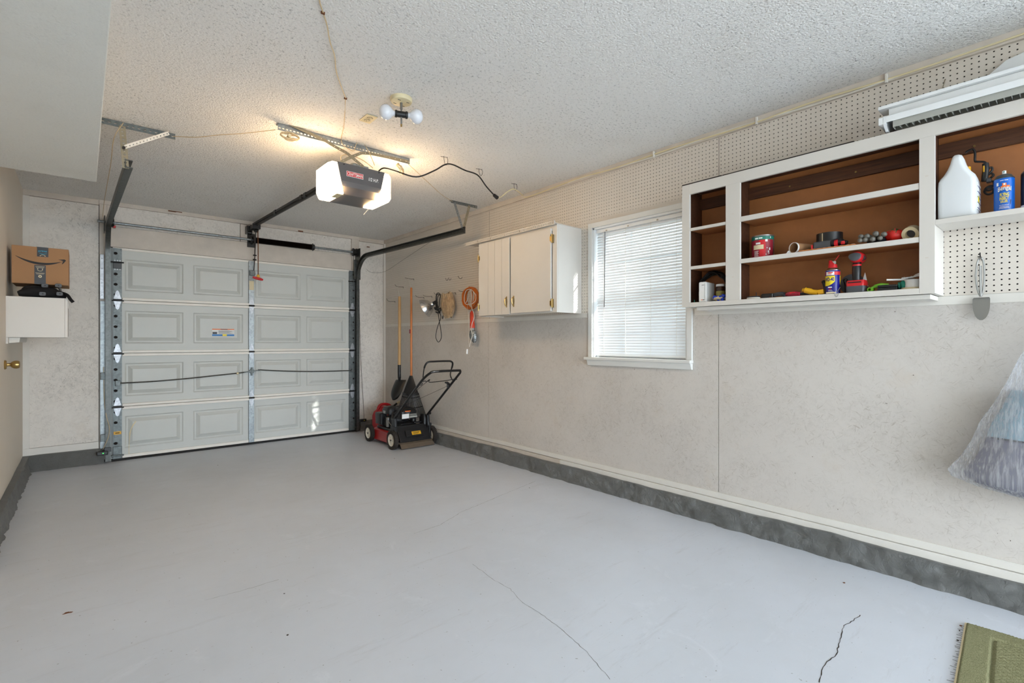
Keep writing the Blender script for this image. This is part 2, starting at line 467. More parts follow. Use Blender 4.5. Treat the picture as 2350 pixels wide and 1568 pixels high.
class MB:
    def __init__(self):
        self.v = []
        self.f = []

    def add(self, vs, fs):
        o = len(self.v)
        self.v += [tuple(p) for p in vs]
        self.f += [tuple(i + o for i in q) for q in fs]
        return self

    def box(self, x0, x1, y0, y1, z0, z1):
        v = [(x, y, z) for z in (z0, z1) for y in (y0, y1) for x in (x0, x1)]
        return self.add(v, [(0, 2, 3, 1), (4, 5, 7, 6), (0, 1, 5, 4), (2, 6, 7, 3), (0, 4, 6, 2), (1, 3, 7, 5)])

    def bar(self, a, b, w, h, up=(0, 0, 1)):
        """box from a to b: w sideways, h along up"""
        a, b = Vector(a), Vector(b)
        d = (b - a).normalized()
        u = Vector(up)
        s = d.cross(u)
        if s.length < 1e-4:
            s = d.cross(Vector((1, 0, 0)))
        s.normalize()
        u = s.cross(d)
        v = [p + s * (i * w / 2) + u * (j * h / 2) for p in (a, b) for i, j in ((-1, -1), (1, -1), (1, 1), (-1, 1))]
        return self.add(v, [(3, 2, 1, 0), (4, 5, 6, 7), (0, 1, 5, 4), (1, 2, 6, 5), (2, 3, 7, 6), (3, 0, 4, 7)])

    def tube(self, pts, r, n=8, closed=False):
        P = [Vector(p) for p in pts]
        m = len(P)
        R = r if isinstance(r, (list, tuple)) else [r] * m
        vs, fs = [], []
        prev = None
        for i, p in enumerate(P):
            if closed:
                t = P[(i + 1) % m] - P[i - 1]
            else:
                t = P[min(i + 1, m - 1)] - P[max(i - 1, 0)]
            if t.length < 1e-9:
                t = Vector((0, 0, 1))
            t.normalize()
            if prev is None:
                x = frame(t).col[0].copy()
            else:
                x = prev - t * prev.dot(t)
                if x.length < 1e-6:
                    x = frame(t).col[0].copy()
                x.normalize()
            prev = x
            y = t.cross(x)
            for k in range(n):
                a = 2 * PI * k / n
                vs.append(p + (x * math.cos(a) + y * math.sin(a)) * R[i])
        seg = m if closed else m - 1
        for i in range(seg):
            j = (i + 1) % m
            for k in range(n):
                l = (k + 1) % n
                fs.append((i * n + k, i * n + l, j * n + l, j * n + k))
        if not closed:
            fs.append(tuple(range(n))[::-1])
            fs.append(tuple((m - 1) * n + k for k in range(n)))
        return self.add(vs, fs)

    def cyl(self, a, b, r, n=16, r2=None):
        return self.tube([a, b], [r, r if r2 is None else r2], n)

    def lathe(self, prof, c=(0, 0, 0), n=24, axis=(0, 0, 1), cap=True):
        M = frame(axis) if tuple(axis) != (0, 0, 1) else Matrix.Identity(3)
        c = Vector(c)
        vs, fs = [], []
        m = len(prof)
        for r, z in prof:
            for k in range(n):
                a = 2 * PI * k / n
                vs.append(c + M @ Vector((r * math.cos(a), r * math.sin(a), z)))
        for i in range(m - 1):
            for k in range(n):
                l = (k + 1) % n
                fs.append((i * n + k, i * n + l, (i + 1) * n + l, (i + 1) * n + k))
        if cap:
            if prof[0][0] > 1e-5:
                fs.append(tuple(range(n))[::-1])
            if prof[-1][0] > 1e-5:
                fs.append(tuple((m - 1) * n + k for k in range(n)))
        return self.add(vs, fs)

    def prism(self, poly, ext):
        """poly: list of 3D points, extruded by ext"""
        P = [Vector(p) for p in poly]
        e = Vector(ext)
        n = len(P)
        vs = P + [p + e for p in P]
        fs = [tuple(range(n))[::-1], tuple(range(n, 2 * n))]
        for i in range(n):
            j = (i + 1) % n
            fs.append((i, j, n + j, n + i))
        return self.add(vs, fs)

    def sphere(self, c, r, n=16, m=10, M=None):
        c = Vector(c)
        if not isinstance(r, (tuple, list)):
            r = (r, r, r)
        vs, fs = [], []
        for i in range(m + 1):
            th = PI * i / m
            for k in range(n):
                a = 2 * PI * k / n
                p = Vector((r[0] * math.sin(th) * math.cos(a), r[1] * math.sin(th) * math.sin(a), r[2] * math.cos(th)))
                vs.append(c + (M @ p if M else p))
        for i in range(m):
            for k in range(n):
                l = (k + 1) % n
                fs.append((i * n + k, (i + 1) * n + k, (i + 1) * n + l, i * n + l))
        return self.add(vs, fs)

    def grid(self, fn, nu, nv, closeu=False):
        vs = [fn(i / nu, j / nv) for j in range(nv + 1) for i in range(nu if closeu else nu + 1)]
        w = nu if closeu else nu + 1
        fs = []
        for j in range(nv):
            for i in range(nu):
                k = (i + 1) % w
                fs.append((j * w + i, j * w + k, (j + 1) * w + k, (j + 1) * w + i))
        return self.add(vs, fs)

    def perf(self, o, u, w, L, W, pitch, rx, ry, off=0.0, t=0.002, every=1, n=8):
        """perforated strip: length L along u, width W along w, one hole per pitch; t thick along u x w"""
        o, u, w = Vector(o), Vector(u).normalized(), Vector(w).normalized()
        nrm = u.cross(w)
        k = max(1, int(round(L / pitch)))
        pl = L / k
        for i in range(k):
            a0, a1, am = i * pl, (i + 1) * pl, (i + 0.5) * pl
            sq = [(a0, -W / 2), (am, -W / 2), (a1, -W / 2), (a1, off), (a1, W / 2), (am, W / 2), (a0, W / 2), (a0, off)]
            if i % every:
                pts = [o + u * p + w * q for p, q in (sq[0], sq[2], sq[4], sq[6])]
                self.add(pts + [p + nrm * t for p in pts], [(3, 2, 1, 0), (4, 5, 6, 7), (0, 1, 5, 4), (2, 3, 7, 6)])
                continue
            ho = [(am + rx * math.cos(PI * 2 * (j - 3) / 8), off + ry * math.sin(PI * 2 * (j - 3) / 8)) for j in range(8)]
            S = [o + u * p + w * q for p, q in sq]
            Hh = [o + u * p + w * q for p, q in ho]
            vs = S + Hh + [p + nrm * t for p in S] + [p + nrm * t for p in Hh]
            fs = []
            for j in range(8):
                l = (j + 1) % 8
                fs.append((j, 8 + j, 8 + l, l))
                fs.append((16 + j, 16 + l, 24 + l, 24 + j))
                fs.append((8 + j, 24 + j, 24 + l, 8 + l))
            fs += [(0, 1, 17, 16), (1, 2, 18, 17), (4, 5, 21, 20), (5, 6, 22, 21)]
            self.add(vs, fs)
        return self

    def xf(self, M):
        self.v = [tuple(M @ Vector(p)) for p in self.v]
        return self

    def build(self, name, m, parent=None, label=None, smooth=False, bevel=0.0, local=False, ang=40, segs=2):
        me = bpy.data.meshes.new(name)
        V = self.v
        loc = None
        if parent is not None and not local:
            inv = WM[parent.name].inverted()
            V = [tuple(inv @ Vector(p)) for p in V]
        elif parent is None and not local:
            A = np.array(V)
            lo, hi = A.min(0), A.max(0)
            loc = Vector(((lo[0] + hi[0]) / 2, (lo[1] + hi[1]) / 2, lo[2]))
            V = (A - np.array(loc)).tolist()
        me.from_pydata(V, [], self.f)
        me.validate()
        me.update()
        if smooth:
            me.polygons.foreach_set('use_smooth', [True] * len(me.polygons))
            me.set_sharp_from_angle(angle=math.radians(ang))
        me.materials.append(MT[m] if isinstance(m, str) else m)
        o = bpy.data.objects.new(name, me)
        COL.objects.link(o)
        if parent is not None:
            o.parent = parent
            WM[o.name] = WM[parent.name].copy()
        else:
            if loc:
                o.location = loc
            WM[o.name] = Matrix.Translation(o.location)
        if bevel:
            b = o.modifiers.new('bevel', 'BEVEL')
            b.width = bevel
            b.segments = segs
            b.limit_method = 'ANGLE'
            b.angle_limit = math.radians(35)
        if label:
            o['label'] = label
        return o


WM = {}


def tag(o, label=None, cat=None, group=None, kind=None):
    if label: o['label'] = label
    if cat: o['category'] = cat
    if group: o['group'] = group
    if kind: o['kind'] = kind
    return o


def thing(name, label, cat, loc=(0, 0, 0), rz=0.0, group=None, kind=None, M=None):
    o = bpy.data.objects.new(name, None)
    o.empty_display_size = 0.05
    COL.objects.link(o)
    if M is None:
        M = Matrix.Translation(Vector(loc)) @ Matrix.Rotation(rz, 4, 'Z')
    o.matrix_world = M
    o.location = M.to_translation()
    o.rotation_euler = M.to_euler()
    WM[o.name] = M.copy()
    return tag(o, label, cat, group, kind)


def struct(o, name=None):
    o['kind'] = 'structure'
    return o


def copy_tree(o, parent=None, M=None):
    c = o.copy()
    COL.objects.link(c)
    if parent is not None:
        c.parent = parent
    if M is not None:
        c.location = M.to_translation()
        c.rotation_euler = M.to_euler()
        WM[c.name] = M
    for ch in list(o.children):
        copy_tree(ch, c)
    return c


_txt = {}


def text_geo(s, bold=0.0, space=1.0):
    """flat lettering of cap height ~0.7 units, starts at x=0: (verts2d, faces)"""
    key = (s, bold, space)
    if key not in _txt:
        cu = bpy.data.curves.new('lettering', 'FONT')
        cu.body = s
        cu.size = 1.0
        cu.offset = bold
        cu.space_character = space
        cu.resolution_u = 3
        ob = bpy.data.objects.new('lettering_source', cu)
        COL.objects.link(ob)
        bpy.context.view_layer.update()
        dg = bpy.context.evaluated_depsgraph_get()
        me = bpy.data.meshes.new_from_object(ob.evaluated_get(dg))
        vs = [(v.co.x, v.co.y) for v in me.vertices]
        fs = [tuple(p.vertices) for p in me.polygons]
        bpy.data.objects.remove(ob)
        bpy.data.meshes.remove(me)
        bpy.data.curves.remove(cu)
        x0 = min(v[0] for v in vs); x1 = max(v[0] for v in vs)
        y0 = min(v[1] for v in vs); y1 = max(v[1] for v in vs)
        _txt[key] = ([((x - x0) / (x1 - x0), (y - y0) / (y1 - y0)) for x, y in vs], fs)
    return _txt[key]


def text_plane(mb, s, o, u, v, w, h, bold=0.0, shear=0.0, lift=0.0):
    """lettering filling a w x h box whose lower-left corner is o, on the plane of unit vectors u, v"""
    vs, fs = text_geo(s, bold)
    o, u, v = Vector(o), Vector(u).normalized(), Vector(v).normalized()
    n = u.cross(v) * lift
    mb.add([o + n + u * (a * w + shear * b * h) + v * (b * h) for a, b in vs], fs)
    return mb


def text_wrap(mb, s, c, r, a0, a1, z0, z1, bold=0.0, arch=0.0, shear=0.0):
    """lettering wrapped on an upright cylinder from angle a0 to a1 (left to right seen from outside: a increases)"""
    vs, fs = text_geo(s, bold)
    out = []
    for a, b in vs:
        ang = a0 + (a1 - a0) * (a + shear * b)
        z = z0 + (z1 - z0) * b + arch * (1 - (2 * a - 1) ** 2)
        out.append((c[0] + r * math.cos(ang), c[1] + r * math.sin(ang), c[2] + z))
    mb.add(out, fs)
    return mb


def cyl_patch(mb, c, r, a0, a1, z0, z1, n=12):
    return mb.grid(lambda u, v: (c[0] + r * math.cos(a0 + (a1 - a0) * u), c[1] + r * math.sin(a0 + (a1 - a0) * u), c[2] + z0 + (z1 - z0) * v), n, 1)


# =================================================================== THE SETTING
Y0 = -4.0                                               # the room goes on behind the camera
floor = MB().box(XL - 0.12, XW + 0.12, Y0, YB + 0.12, -0.12, 0.0).build('floor', 'floor')
struct(tag(floor, 'grey painted concrete garage floor', 'floor'))
ground = MB().box(-40, 40, -60, 30, -0.6, -0.14).build('ground', 'ground')
struct(tag(ground, 'open ground around the garage', 'ground'))
# neighbour's wall across the side yard, set close and high to dim the window
nb = MB().box(XW + 1.7, XW + 2.0, -2.4, 10, -0.14, 5.6).build('neighbour_wall', 'siding')
struct(tag(nb, 'pale neighbouring house wall outside the window', 'wall'))
ev = MB().box(XW + 0.131, XW + 0.75, -4.0, YB + 0.1, 2.62, 2.72).build('sky_shield', 'siding')  # overhang added to hide the sky from the blind
struct(tag(ev, 'overhang added over the window outside to shut out sky light', 'sky_shield'))
nb2 = MB().box(8.6, 13.5, -47.0, -44.0, -0.14, 13.3).build('sun_block', 'siding')  # unseen block added to keep direct sun out of the rear opening
struct(tag(nb2, 'tall pale block added far behind the open rear to keep sun out', 'sun block'))
ceil = MB().box(XL - 0.12, XW + 0.12, Y0, YB + 0.12, H, H + 0.12).build('ceiling', 'ceiling')
struct(tag(ceil, 'white popcorn textured ceiling', 'ceiling'))

# hairline cracks, drawn as thin dark seams in the floor paint
def crack(pts, w, seed):
    rnd = random.Random(seed)
    P = [onZ(x, y, 0.0) for x, y in pts]
    Q = []
    for a, b in zip(P[:-1], P[1:]):
        k = max(2, int((b - a).length / 0.018))
        for i in range(k):
            t = i / k
            Q.append(a.lerp(b, t) + Vector((rnd.uniform(-1, 1), rnd.uniform(-1, 1), 0)) * 0.0035)
    Q.append(P[-1])
    m = MB()
    vs = []
    for i, p in enumerate(Q):
        t = Q[min(i + 1, len(Q) - 1)] - Q[max(i - 1, 0)]
        s = Vector((-t.y, t.x, 0)).normalized() * (w * rnd.uniform(0.4, 1.2) / 2)
        vs += [p + s + Vector((0, 0, 0.0006)), p - s + Vector((0, 0, 0.0006))]
    m.add(vs, [(2 * i, 2 * i + 1, 2 * i + 3, 2 * i + 2) for i in range(len(Q) - 1)])
    return m.build('crack', 'grime', floor)

crack([(1976, 1412), (1948, 1430), (1934, 1440), (1930, 1462), (1921, 1490), (1921, 1503), (1898, 1520), (1886, 1540), (1880, 1567)], 0.0035, 1)
crack([(1228, 1105), (1180, 1125), (1120, 1150), (1060, 1175), (1010, 1205), (950, 1225)], 0.0018, 2)
crack([(1085, 1295), (1130, 1330), (1170, 1352), (1200, 1385), (1250, 1415), (1300, 1455), (1340, 1490), (1400, 1560)], 0.0016, 3)
crack([(640, 1330), (560, 1355), (470, 1378)], 0.0014, 4)
rnd = random.Random(5)
for (px, py), s in (((152, 1408), .014), ((162, 1406), .010), ((660, 1458), .006), ((1937, 1338), .010), ((652, 1363), .005), ((1215, 1120), .006), ((905, 1053), .007), ((500, 1068), .006), ((2205, 1437), .007), ((2202, 1448), .005), ((2198, 1470), .006)):
    p = onZ(px, py, 0)
    k = 7
    m = MB().prism([p + Vector((math.cos(6.28 * i / k) * s * rnd.uniform(.5, 1.1), math.sin(6.28 * i / k) * s * rnd.uniform(.3, .8), 0)) for i in range(k)], (0, 0, 0.0012))
    m.build('paint_chip', 'rust' if s > .006 else 'grime', floor)

# ---- right wall: dark base, painted strand-board sheets below, pegboard above
WY0, WY1, WZ0, WZ1 = 1.80, 2.645, 1.075, 2.135           # window opening
wr = MB()
bx0, bx1 = XW + 0.014, XW + 0.13
wr.box(bx0, bx1, Y0, WY0, 0, H); wr.box(bx0, bx1, WY1, YB + 0.12, 0, H)
wr.box(bx0, bx1, WY0, WY1, 0, WZ0); wr.box(bx0, bx1, WY0, WY1, WZ1, H)
wall_r = wr.build('wall_right', 'dark_void')
struct(tag(wall_r, 'right wall of painted strand board below white pegboard', 'wall'))

def yz(pts):
    return [(XW, a, b) for a, b in pts]

ZT, ZP = 0.195, 1.400
for poly in ([(Y0, ZT), (-0.887, ZT), (-0.887, ZP), (Y0, ZP)],
             [(-0.883, ZT), (1.574, ZT), (1.574, ZP), (-0.883, ZP)],
             [(1.5775, ZT), (4.033, ZT), (4.033, ZP), (WY1, ZP), (WY1, WZ0), (WY0, WZ0), (WY0, ZP), (1.5775, ZP)],
             [(4.0355, ZT), (YB, ZT), (YB, ZP), (4.0355, ZP)]):
    MB().prism(yz(poly), (0.013, 0, 0)).build('board', 'osb', wall_r, 'painted strand board sheet')

PP = 0.0254
def pegboard(y0, y1, z0, z1, hole=None):
    """sheet with real punched holes; hole = rectangle left out (window)"""
    ny, nz = max(1, int(round((y1 - y0) / PP))), max(1, int(round((z1 - z0) / PP)))
    dy, dz = (y1 - y0) / ny, (z1 - z0) / nz
    cells = [(y0 + i * dy, z0 + j * dz) for i in range(ny) for j in range(nz)]
    if hole:
        cells = [c for c in cells if not (c[0] + dy > hole[0] + 1e-4 and c[0] < hole[1] - 1e-4 and c[1] + dz > hole[2] + 1e-4 and c[1] < hole[3] - 1e-4)]
    C = np.array(cells)
    sq = np.array([(0, 0), (.5, 0), (1, 0), (1, .5), (1, 1), (.5, 1), (0, 1), (0, .5)]) * (dy, dz)
    ang = (np.arange(8) - 3) * PI / 4
    ho = np.stack([.5 * dy + .0036 * np.cos(ang), .5 * dz + .0036 * np.sin(ang)], 1)
    P = C[:, None, :] + np.concatenate([sq, ho, ho])[None]
    X = np.full(P.shape[:2], XW); X[:, 16:] += 0.004
    V = np.concatenate([X[..., None], P], 2).reshape(-1, 3)
    j = np.arange(8); l = (j + 1) % 8
    F1 = np.stack([j, j + 8, l + 8, l], 1)[:, ::-1]
    F2 = np.stack([j + 8, j + 16, l + 16, l + 8], 1)
    F = (np.concatenate([F1, F2])[None] + (np.arange(len(C)) * 24)[:, None, None]).reshape(-1, 4)
    mb = MB()
    mb.v = V.tolist(); mb.f = F.tolist()
    return mb.build('pegboard', 'peg', wall_r, 'white pegboard sheet with punched holes')

ZB, ZTOP = 1.436, 2.556
pegboard(-0.887, 1.572, 1.4245, ZTOP)
pegboard(1.575, 4.018, ZB, ZTOP, (WY0 - 0.04, WY1 + 0.045, 1.0, 2.18))
pegboard(4.021, YB - 0.012, ZB, ZTOP)
MB().box(XW, XW + 0.004, Y0, -0.89, ZB, ZTOP).build('pegboard', 'peg', wall_r, 'white pegboard sheet with punched holes')
# plain infill where the casing covers the pegboard's cut edge
MB().box(XW + 0.0045, XW + 0.013, WY1 + 0.02, WY1 + 0.078, ZP, 2.215).build('filler_strip', 'peg', wall_r)
MB().box(XW + 0.0045, XW + 0.013, WY0 - 0.075, WY0 - 0.02, ZP, 2.215).build('filler_strip', 'peg', wall_r)
MB().box(XW + 0.0045, XW + 0.013, WY0 - 0.02, WY1 + 0.02, 2.15, 2.215).build('filler_strip', 'peg', wall_r)

def trim(n, mb, m='trim', bevel=0.0015, label=None):
    o = mb.build('trim_%d' % n, m, None, bevel=bevel)
    return struct(tag(o, label, 'trim'))

trim(1, MB().box(XW - 0.004, XW + 0.013, 2.70, YB, 1.400, 1.438), label='flat white rail below the pegboard behind the hanging tools')
trim(2, MB().box(XW - 0.004, XW + 0.013, Y0, 1.745, 1.381, 1.4238), label='flat white rail below the open shelf unit')
trim(3, MB().box(XW - 0.020, XW + 0.010, Y0, YB, 2.553, 2.600), 'trim_dirty', label='long white board along the pegboard top at the ceiling')
trim(4, MB().box(XW - 0.010, XW + 0.010, Y0, YB, 0.166, 0.205), label='upper white strip at the wall foot under the window')
trim(5, MB().box(XW - 0.022, XW + 0.010, Y0, 3.00, 0.08, 0.164), label='thick lower white strip above the curb under the window')
trim(6, MB().box(XW - 0.014, XW + 0.010, 3.006, YB, 0.08, 0.162), 'trim_dirty', label='thin lower white strip above the curb behind the mower')

def curb(name, a, b, inward, hgt, seed, label, nose=0.0):
    """lumpy parged kerb: wavy top, rough face"""
    a, b, inw = Vector(a), Vector(b), Vector(inward)
    L = (b - a).length
    nu, nv = int(L / 0.012), 15
    d = (b - a) / L
    th = 0.052
    def fn(u, v):
        s = u * L
        p = a + d * s
        w = noise.noise((s * 1.7 + seed, 0, 0)) * 0.012 + noise.noise((s * 7 + seed, 3, 0)) * 0.004
        top = hgt + w
        if v < 0.8:
            q = v / 0.8
            z = q * top
            o = th - 0.012 * q + noise.noise((s * 9, z * 16, seed)) * 0.014 + noise.noise((s * 26, z * 38, seed)) * 0.007
            if q == 0: o += abs(noise.noise((s * 5, 1, seed))) * 0.012
        else:
            q = (v - 0.8) / 0.2
            z = top + 0.004 * q
            o = (th - 0.012) * (1 - q) - 0.01 * q
            o += noise.noise((s * 11, 7, seed)) * 0.004 * (1 - q)
        return p + inw * o + Vector((0, 0, z))
    o = MB().grid(fn, nu, nv).build(name, 'curb', None, smooth=True, ang=60)
    return struct(tag(o, label, 'baseboard'))

curb('baseboard_right', (XW, Y0, 0), (XW, YB, 0), (-1, 0, 0), 0.128, 3.1, 'rough dark grey concrete curb along the right wall')
curb('baseboard_left', (XL, YB, 0), (XL, 3.7, 0), (1, 0, 0), 0.14, 8.7, 'grey concrete curb along the left wall')
curb('baseboard_back', (XL, YB, 0), (0.16, YB, 0), (0, -1, 0), 0.145, 5.2, 'grey concrete curb at the garage door beside the white wall panel')
curb('baseboard_front', (2.80, YB, 0), (XW, YB, 0), (0, -1, 0), 0.135, 6.2, 'grey concrete curb between garage door and red fuel can')

# ---- back wall round the garage door
DX0, DX1, DZ = 0.205, 2.765, 2.145
wb = MB()
wb.box(XL - 0.12, 0.19, YB + 0.014, YB + 0.12, 0, H); wb.box(2.78, XW + 0.13, YB + 0.014, YB + 0.12, 0, H)
wb.box(0.19, 2.78, YB + 0.014, YB + 0.12, DZ, H)
wall_b = wb.build('wall_back', 'dark_void')
struct(tag(wall_b, 'back wall of grimy painted strand board around the garage door', 'wall'))
def bpanel(x0, x1, z0, z1, proud=0.0, m='osb_back', name='board', lab=None):
    return MB().box(x0, x1, YB - proud, YB + 0.013, z0, z1).build(name, m, wall_b, lab)
bpanel(XL, 0.119, 0.215, 2.545)
bpanel(2.80, XW, 0.20, 2.545)
bpanel(0.212, 1.369, 2.357, 2.559)
bpanel(1.560, 2.692, 2.357, 2.559)
bpanel(0.183, 2.692, 2.150, 2.353, 0.006, 'trim_dirty', 'header_board')
bpanel(0.124, 0.181, 0.03, 2.56, 0.010, 'trim_dirty', 'jamb_board')
bpanel(0.1825, 0.2105, 2.357, 2.559, 0.006, 'trim_dirty', 'jamb_board')
bpanel(2.695, 2.797, 2.150, 2.56, 0.016, 'trim_dirty', 'jamb_board')
bpanel(2.772, 2.797, 0.03, 2.149, 0.012, 'trim_dirty', 'jamb_board')
bpanel(1.372, 1.557, 2.357, 2.555, 0.018, 'trim_dirty', 'mounting_board')
trim(7, MB().box(XL, 0.120, YB - 0.012, YB + 0.012, 2.548, 2.60), 'trim_dirty', label='white top strip above the cardboard box corner')
trim(8, MB().box(0.122, 2.80, YB - 0.018, YB + 0.012, 2.560, 2.60), 'trim_dirty', label='chipped white strip along the ceiling above the garage door')
trim(9, MB().box(2.802, XW - 0.02, YB - 0.012, YB + 0.012, 2.548, 2.60), 'trim_dirty', label='short white strip in the ceiling corner by the pegboard')
trim(10, MB().box(XL, 0.12, YB - 0.010, YB + 0.012, 0.14, 0.213), label='white foot strip of the wall panel below the cardboard box')
trim(11, MB().box(2.80, XW - 0.01, YB - 0.010, YB + 0.012, 0.13, 0.198), label='white foot strip behind the fuel can')
trim(12, MB().box(XW - 0.028, XW - 0.001, YB - 0.028, YB - 0.001, 0.13, 2.552), label='upright corner strip where pegboard meets the back wall')
trim(13, MB().box(XL, XL + 0.045, YB - 0.010, YB + 0.012, 0.2135, 2.547), label='upright white strip in the corner beside the brass doorknob wall')
for (px, py, w, h) in ((395, 485, .035, .006), (405, 486, .05, .004), (690, 531, .03, .008), (845, 567, .02, .006)):
    p = onY(px, py, YB - 0.0185)
    MB().box(p.x - w, p.x + w, YB - 0.0192, YB - 0.017, p.z - h, p.z + h).build('chip', 'rust', wall_b)

# ---- left wall with the low soffit along it; the rear end of the garage is open
wl = MB().box(XL - 0.12, XL, Y0, YB + 0.12, 0, H)
wall_l = wl.build('wall_left', 'wallpaint')
struct(tag(wall_l, 'smooth cream left wall with a flush door', 'wall'))
sof = MB().box(XL, 0.068, Y0, 4.30, 2.262, H - 0.001).build('soffit', 'soffit', None, bevel=0.004)
struct(tag(sof, 'low textured white soffit beam along the left wall', 'soffit'))
wf = MB().box(XL - 0.12, -0.30, Y0 - 0.12, Y0, 0, H).box(3.06, XW + 0.13, Y0 - 0.12, Y0, 0, H).box(-0.30, 3.06, Y0 - 0.12, Y0, 2.35, H).build('wall_front', 'wallpaint')
struct(tag(wf, 'plain end wall with a wide open doorway behind the viewer', 'wall'))

# flush door in the left wall with a brass knob
d2 = thing('door_2', 'flush cream door with round brass knob beside the small cabinet', 'door', (XL, 4.45, 0), kind='structure')
MB().box(XL, XL + 0.006, 4.10, 4.985, 0.155, 2.05).build('door_leaf', 'wallpaint', d2, bevel=0.002)
kb = onX(8, 838, XL)
kc = Vector((XL + 0.006, 4.90, 1.04))
kn = MB()
kn.lathe([(0.0, 0.0), (0.032, 0.0), (0.033, 0.004), (0.028, 0.011), (0.013, 0.013), (0.011, 0.020), (0.012, 0.030), (0.020, 0.036), (0.027, 0.048), (0.0285, 0.060), (0.025, 0.073), (0.019, 0.077), (0.0, 0.077)], kc, 24, (1, 0, 0))
kn.build('doorknob', 'brass', d2, 'polished brass doorknob', smooth=True)

# =================================================================== GARAGE DOOR
gd = thing('door_1', 'white sectional garage door with embossed panels and steel stiles', 'garage door', (1.48, YB, 0), kind='structure')
ZJ = [0.022, 0.545, 1.082, 1.616, 2.138]
PXS = [(0.322, 0.820), (0.912, 1.400), (1.530, 2.045), (2.115, 2.615)]
FY = YB - 0.004                                          # face of the sections
def px_mesh(w, h):
    """embossed panel, local: lower-left at origin, x right, z up, y into the door"""
    def ring(i, y): return [(i, y, i), (w - i, y, i), (w - i, y, h - i), (i, y, h - i)]
    R = [ring(0, 0), ring(0.012, 0.005), ring(0.046, 0.005), ring(0.066, 0.0155)]
    R = [ring(0, 0), ring(0.012, 0.011), ring(0.026, 0.011), ring(0.062, -0.008)]
    vs = sum(R, [])
    fs = []
    for a in range(3):
        for j in range(4):
            k = (j + 1) % 4
            fs.append((a * 4 + j, a * 4 + k, a * 4 + 4 + k, a * 4 + 4 + j))
    fs.append((12, 13, 14, 15))
    return vs, fs
for r in range(4):
    z0, z1 = ZJ[r] + 0.004, ZJ[r + 1] - 0.004
    pz0, pz1 = z0 + 0.095, z1 - 0.098
    m = MB()
    xs = [0.22] + [v for p in PXS for v in p] + [2.755]
    for i in range(len(xs) - 1):
        for a, b in ((z0, pz0), (pz0, pz1), (pz1, z1)):
            if (a == pz0) and i % 2 == 1:
                continue
            m.add([(xs[i], FY, a), (xs[i + 1], FY, a), (xs[i + 1], FY, b), (xs[i], FY, b)], [(0, 1, 2, 3)])
    m.box(0.22, 2.755, FY + 0.018, FY + 0.03, z0, z1)
    sec = m.build('section', 'door_paint', gd, 'white steel door section')
    for x0, x1 in PXS:
        vs, fs = px_mesh(x1 - x0, pz1 - pz0)
        MB().add([(x0 + a, FY + b, pz0 + c) for a, b, c in vs], fs).build('panel', 'door_paint', sec, 'embossed rectangular panel')
    # edge rails that fold into the room along each joint
    if r < 3:
        MB().box(0.30, 2.655, FY - 0.028, FY + 0.002, z1 - 0.025, z1 + 0.002).build('edge_rail', 'door_rail', gd, bevel=0.003)
    else:
        MB().box(0.225, 2.75, FY - 0.010, FY + 0.002, z1 - 0.012, z1 + 0.012).build('edge_rail', 'door_rail', gd, bevel=0.003)
    if r > 0:
        MB().box(0.30, 2.655, FY - 0.028, FY + 0.002, z0 - 0.002, z0 + 0.024).build('edge_rail', 'door_rail', gd, bevel=0.003)
    else:
        MB().box(0.30, 2.655, FY - 0.014, FY + 0.002, z0 - 0.002, z0 + 0.030).build('edge_rail', 'door_rail', gd, bevel=0.003)
MB().box(0.215, 2.76, FY - 0.018, FY + 0.02, 0.0, 0.020).build('bottom_seal', 'rubber', gd, 'black rubber bottom seal')

MB().box(0.185, 2.785, FY + 0.032, FY + 0.036, 0.0, 2.16).build('light_stop_sheet', 'door_paint', gd)  # opaque sheet added behind the sections to stop light leaking in

# stiles: perforated end stiles per section, plain centre stile
for r in range(4):
    z0, z1 = ZJ[r] + 0.002, ZJ[r + 1] - 0.002
    m = MB().perf((0.262, FY - 0.0185, z0), (0, 0, 1), (1, 0, 0), z1 - z0, 0.070, 0.105, 0.0145, 0.0165, -0.014, -0.003)
    m.box(0.227, 0.230, FY - 0.018, FY, z0, z1).box(0.294, 0.297, FY - 0.018, FY, z0, z1)
    m.build('end_stile', 'galv_dark', gd, 'galvanised steel end stile with punched holes')
    MB().box(0.231, 0.293, FY - 0.006, FY - 0.001, z0, z1).build('stile_backing', 'dark_void', gd)
    m = MB().perf((2.698, FY - 0.0185, z0), (0, 0, 1), (1, 0, 0), z1 - z0, 0.080, 0.105, 0.0125, 0.0125, 0.018, -0.003)
    m.box(2.658, 2.661, FY - 0.018, FY, z0, z1).box(2.735, 2.738, FY - 0.018, FY, z0, z1)
    m.build('end_stile', 'galv_dark', gd, 'galvanised steel end stile with punched holes')
    MB().box(2.662, 2.734, FY - 0.006, FY - 0.001, z0, z1).build('stile_backing', 'dark_void', gd)
    MB().box(1.455, 1.513, FY - 0.024, FY, z0, z1).build('centre_stile', 'galv', gd, 'galvanised centre stile', bevel=0.003)
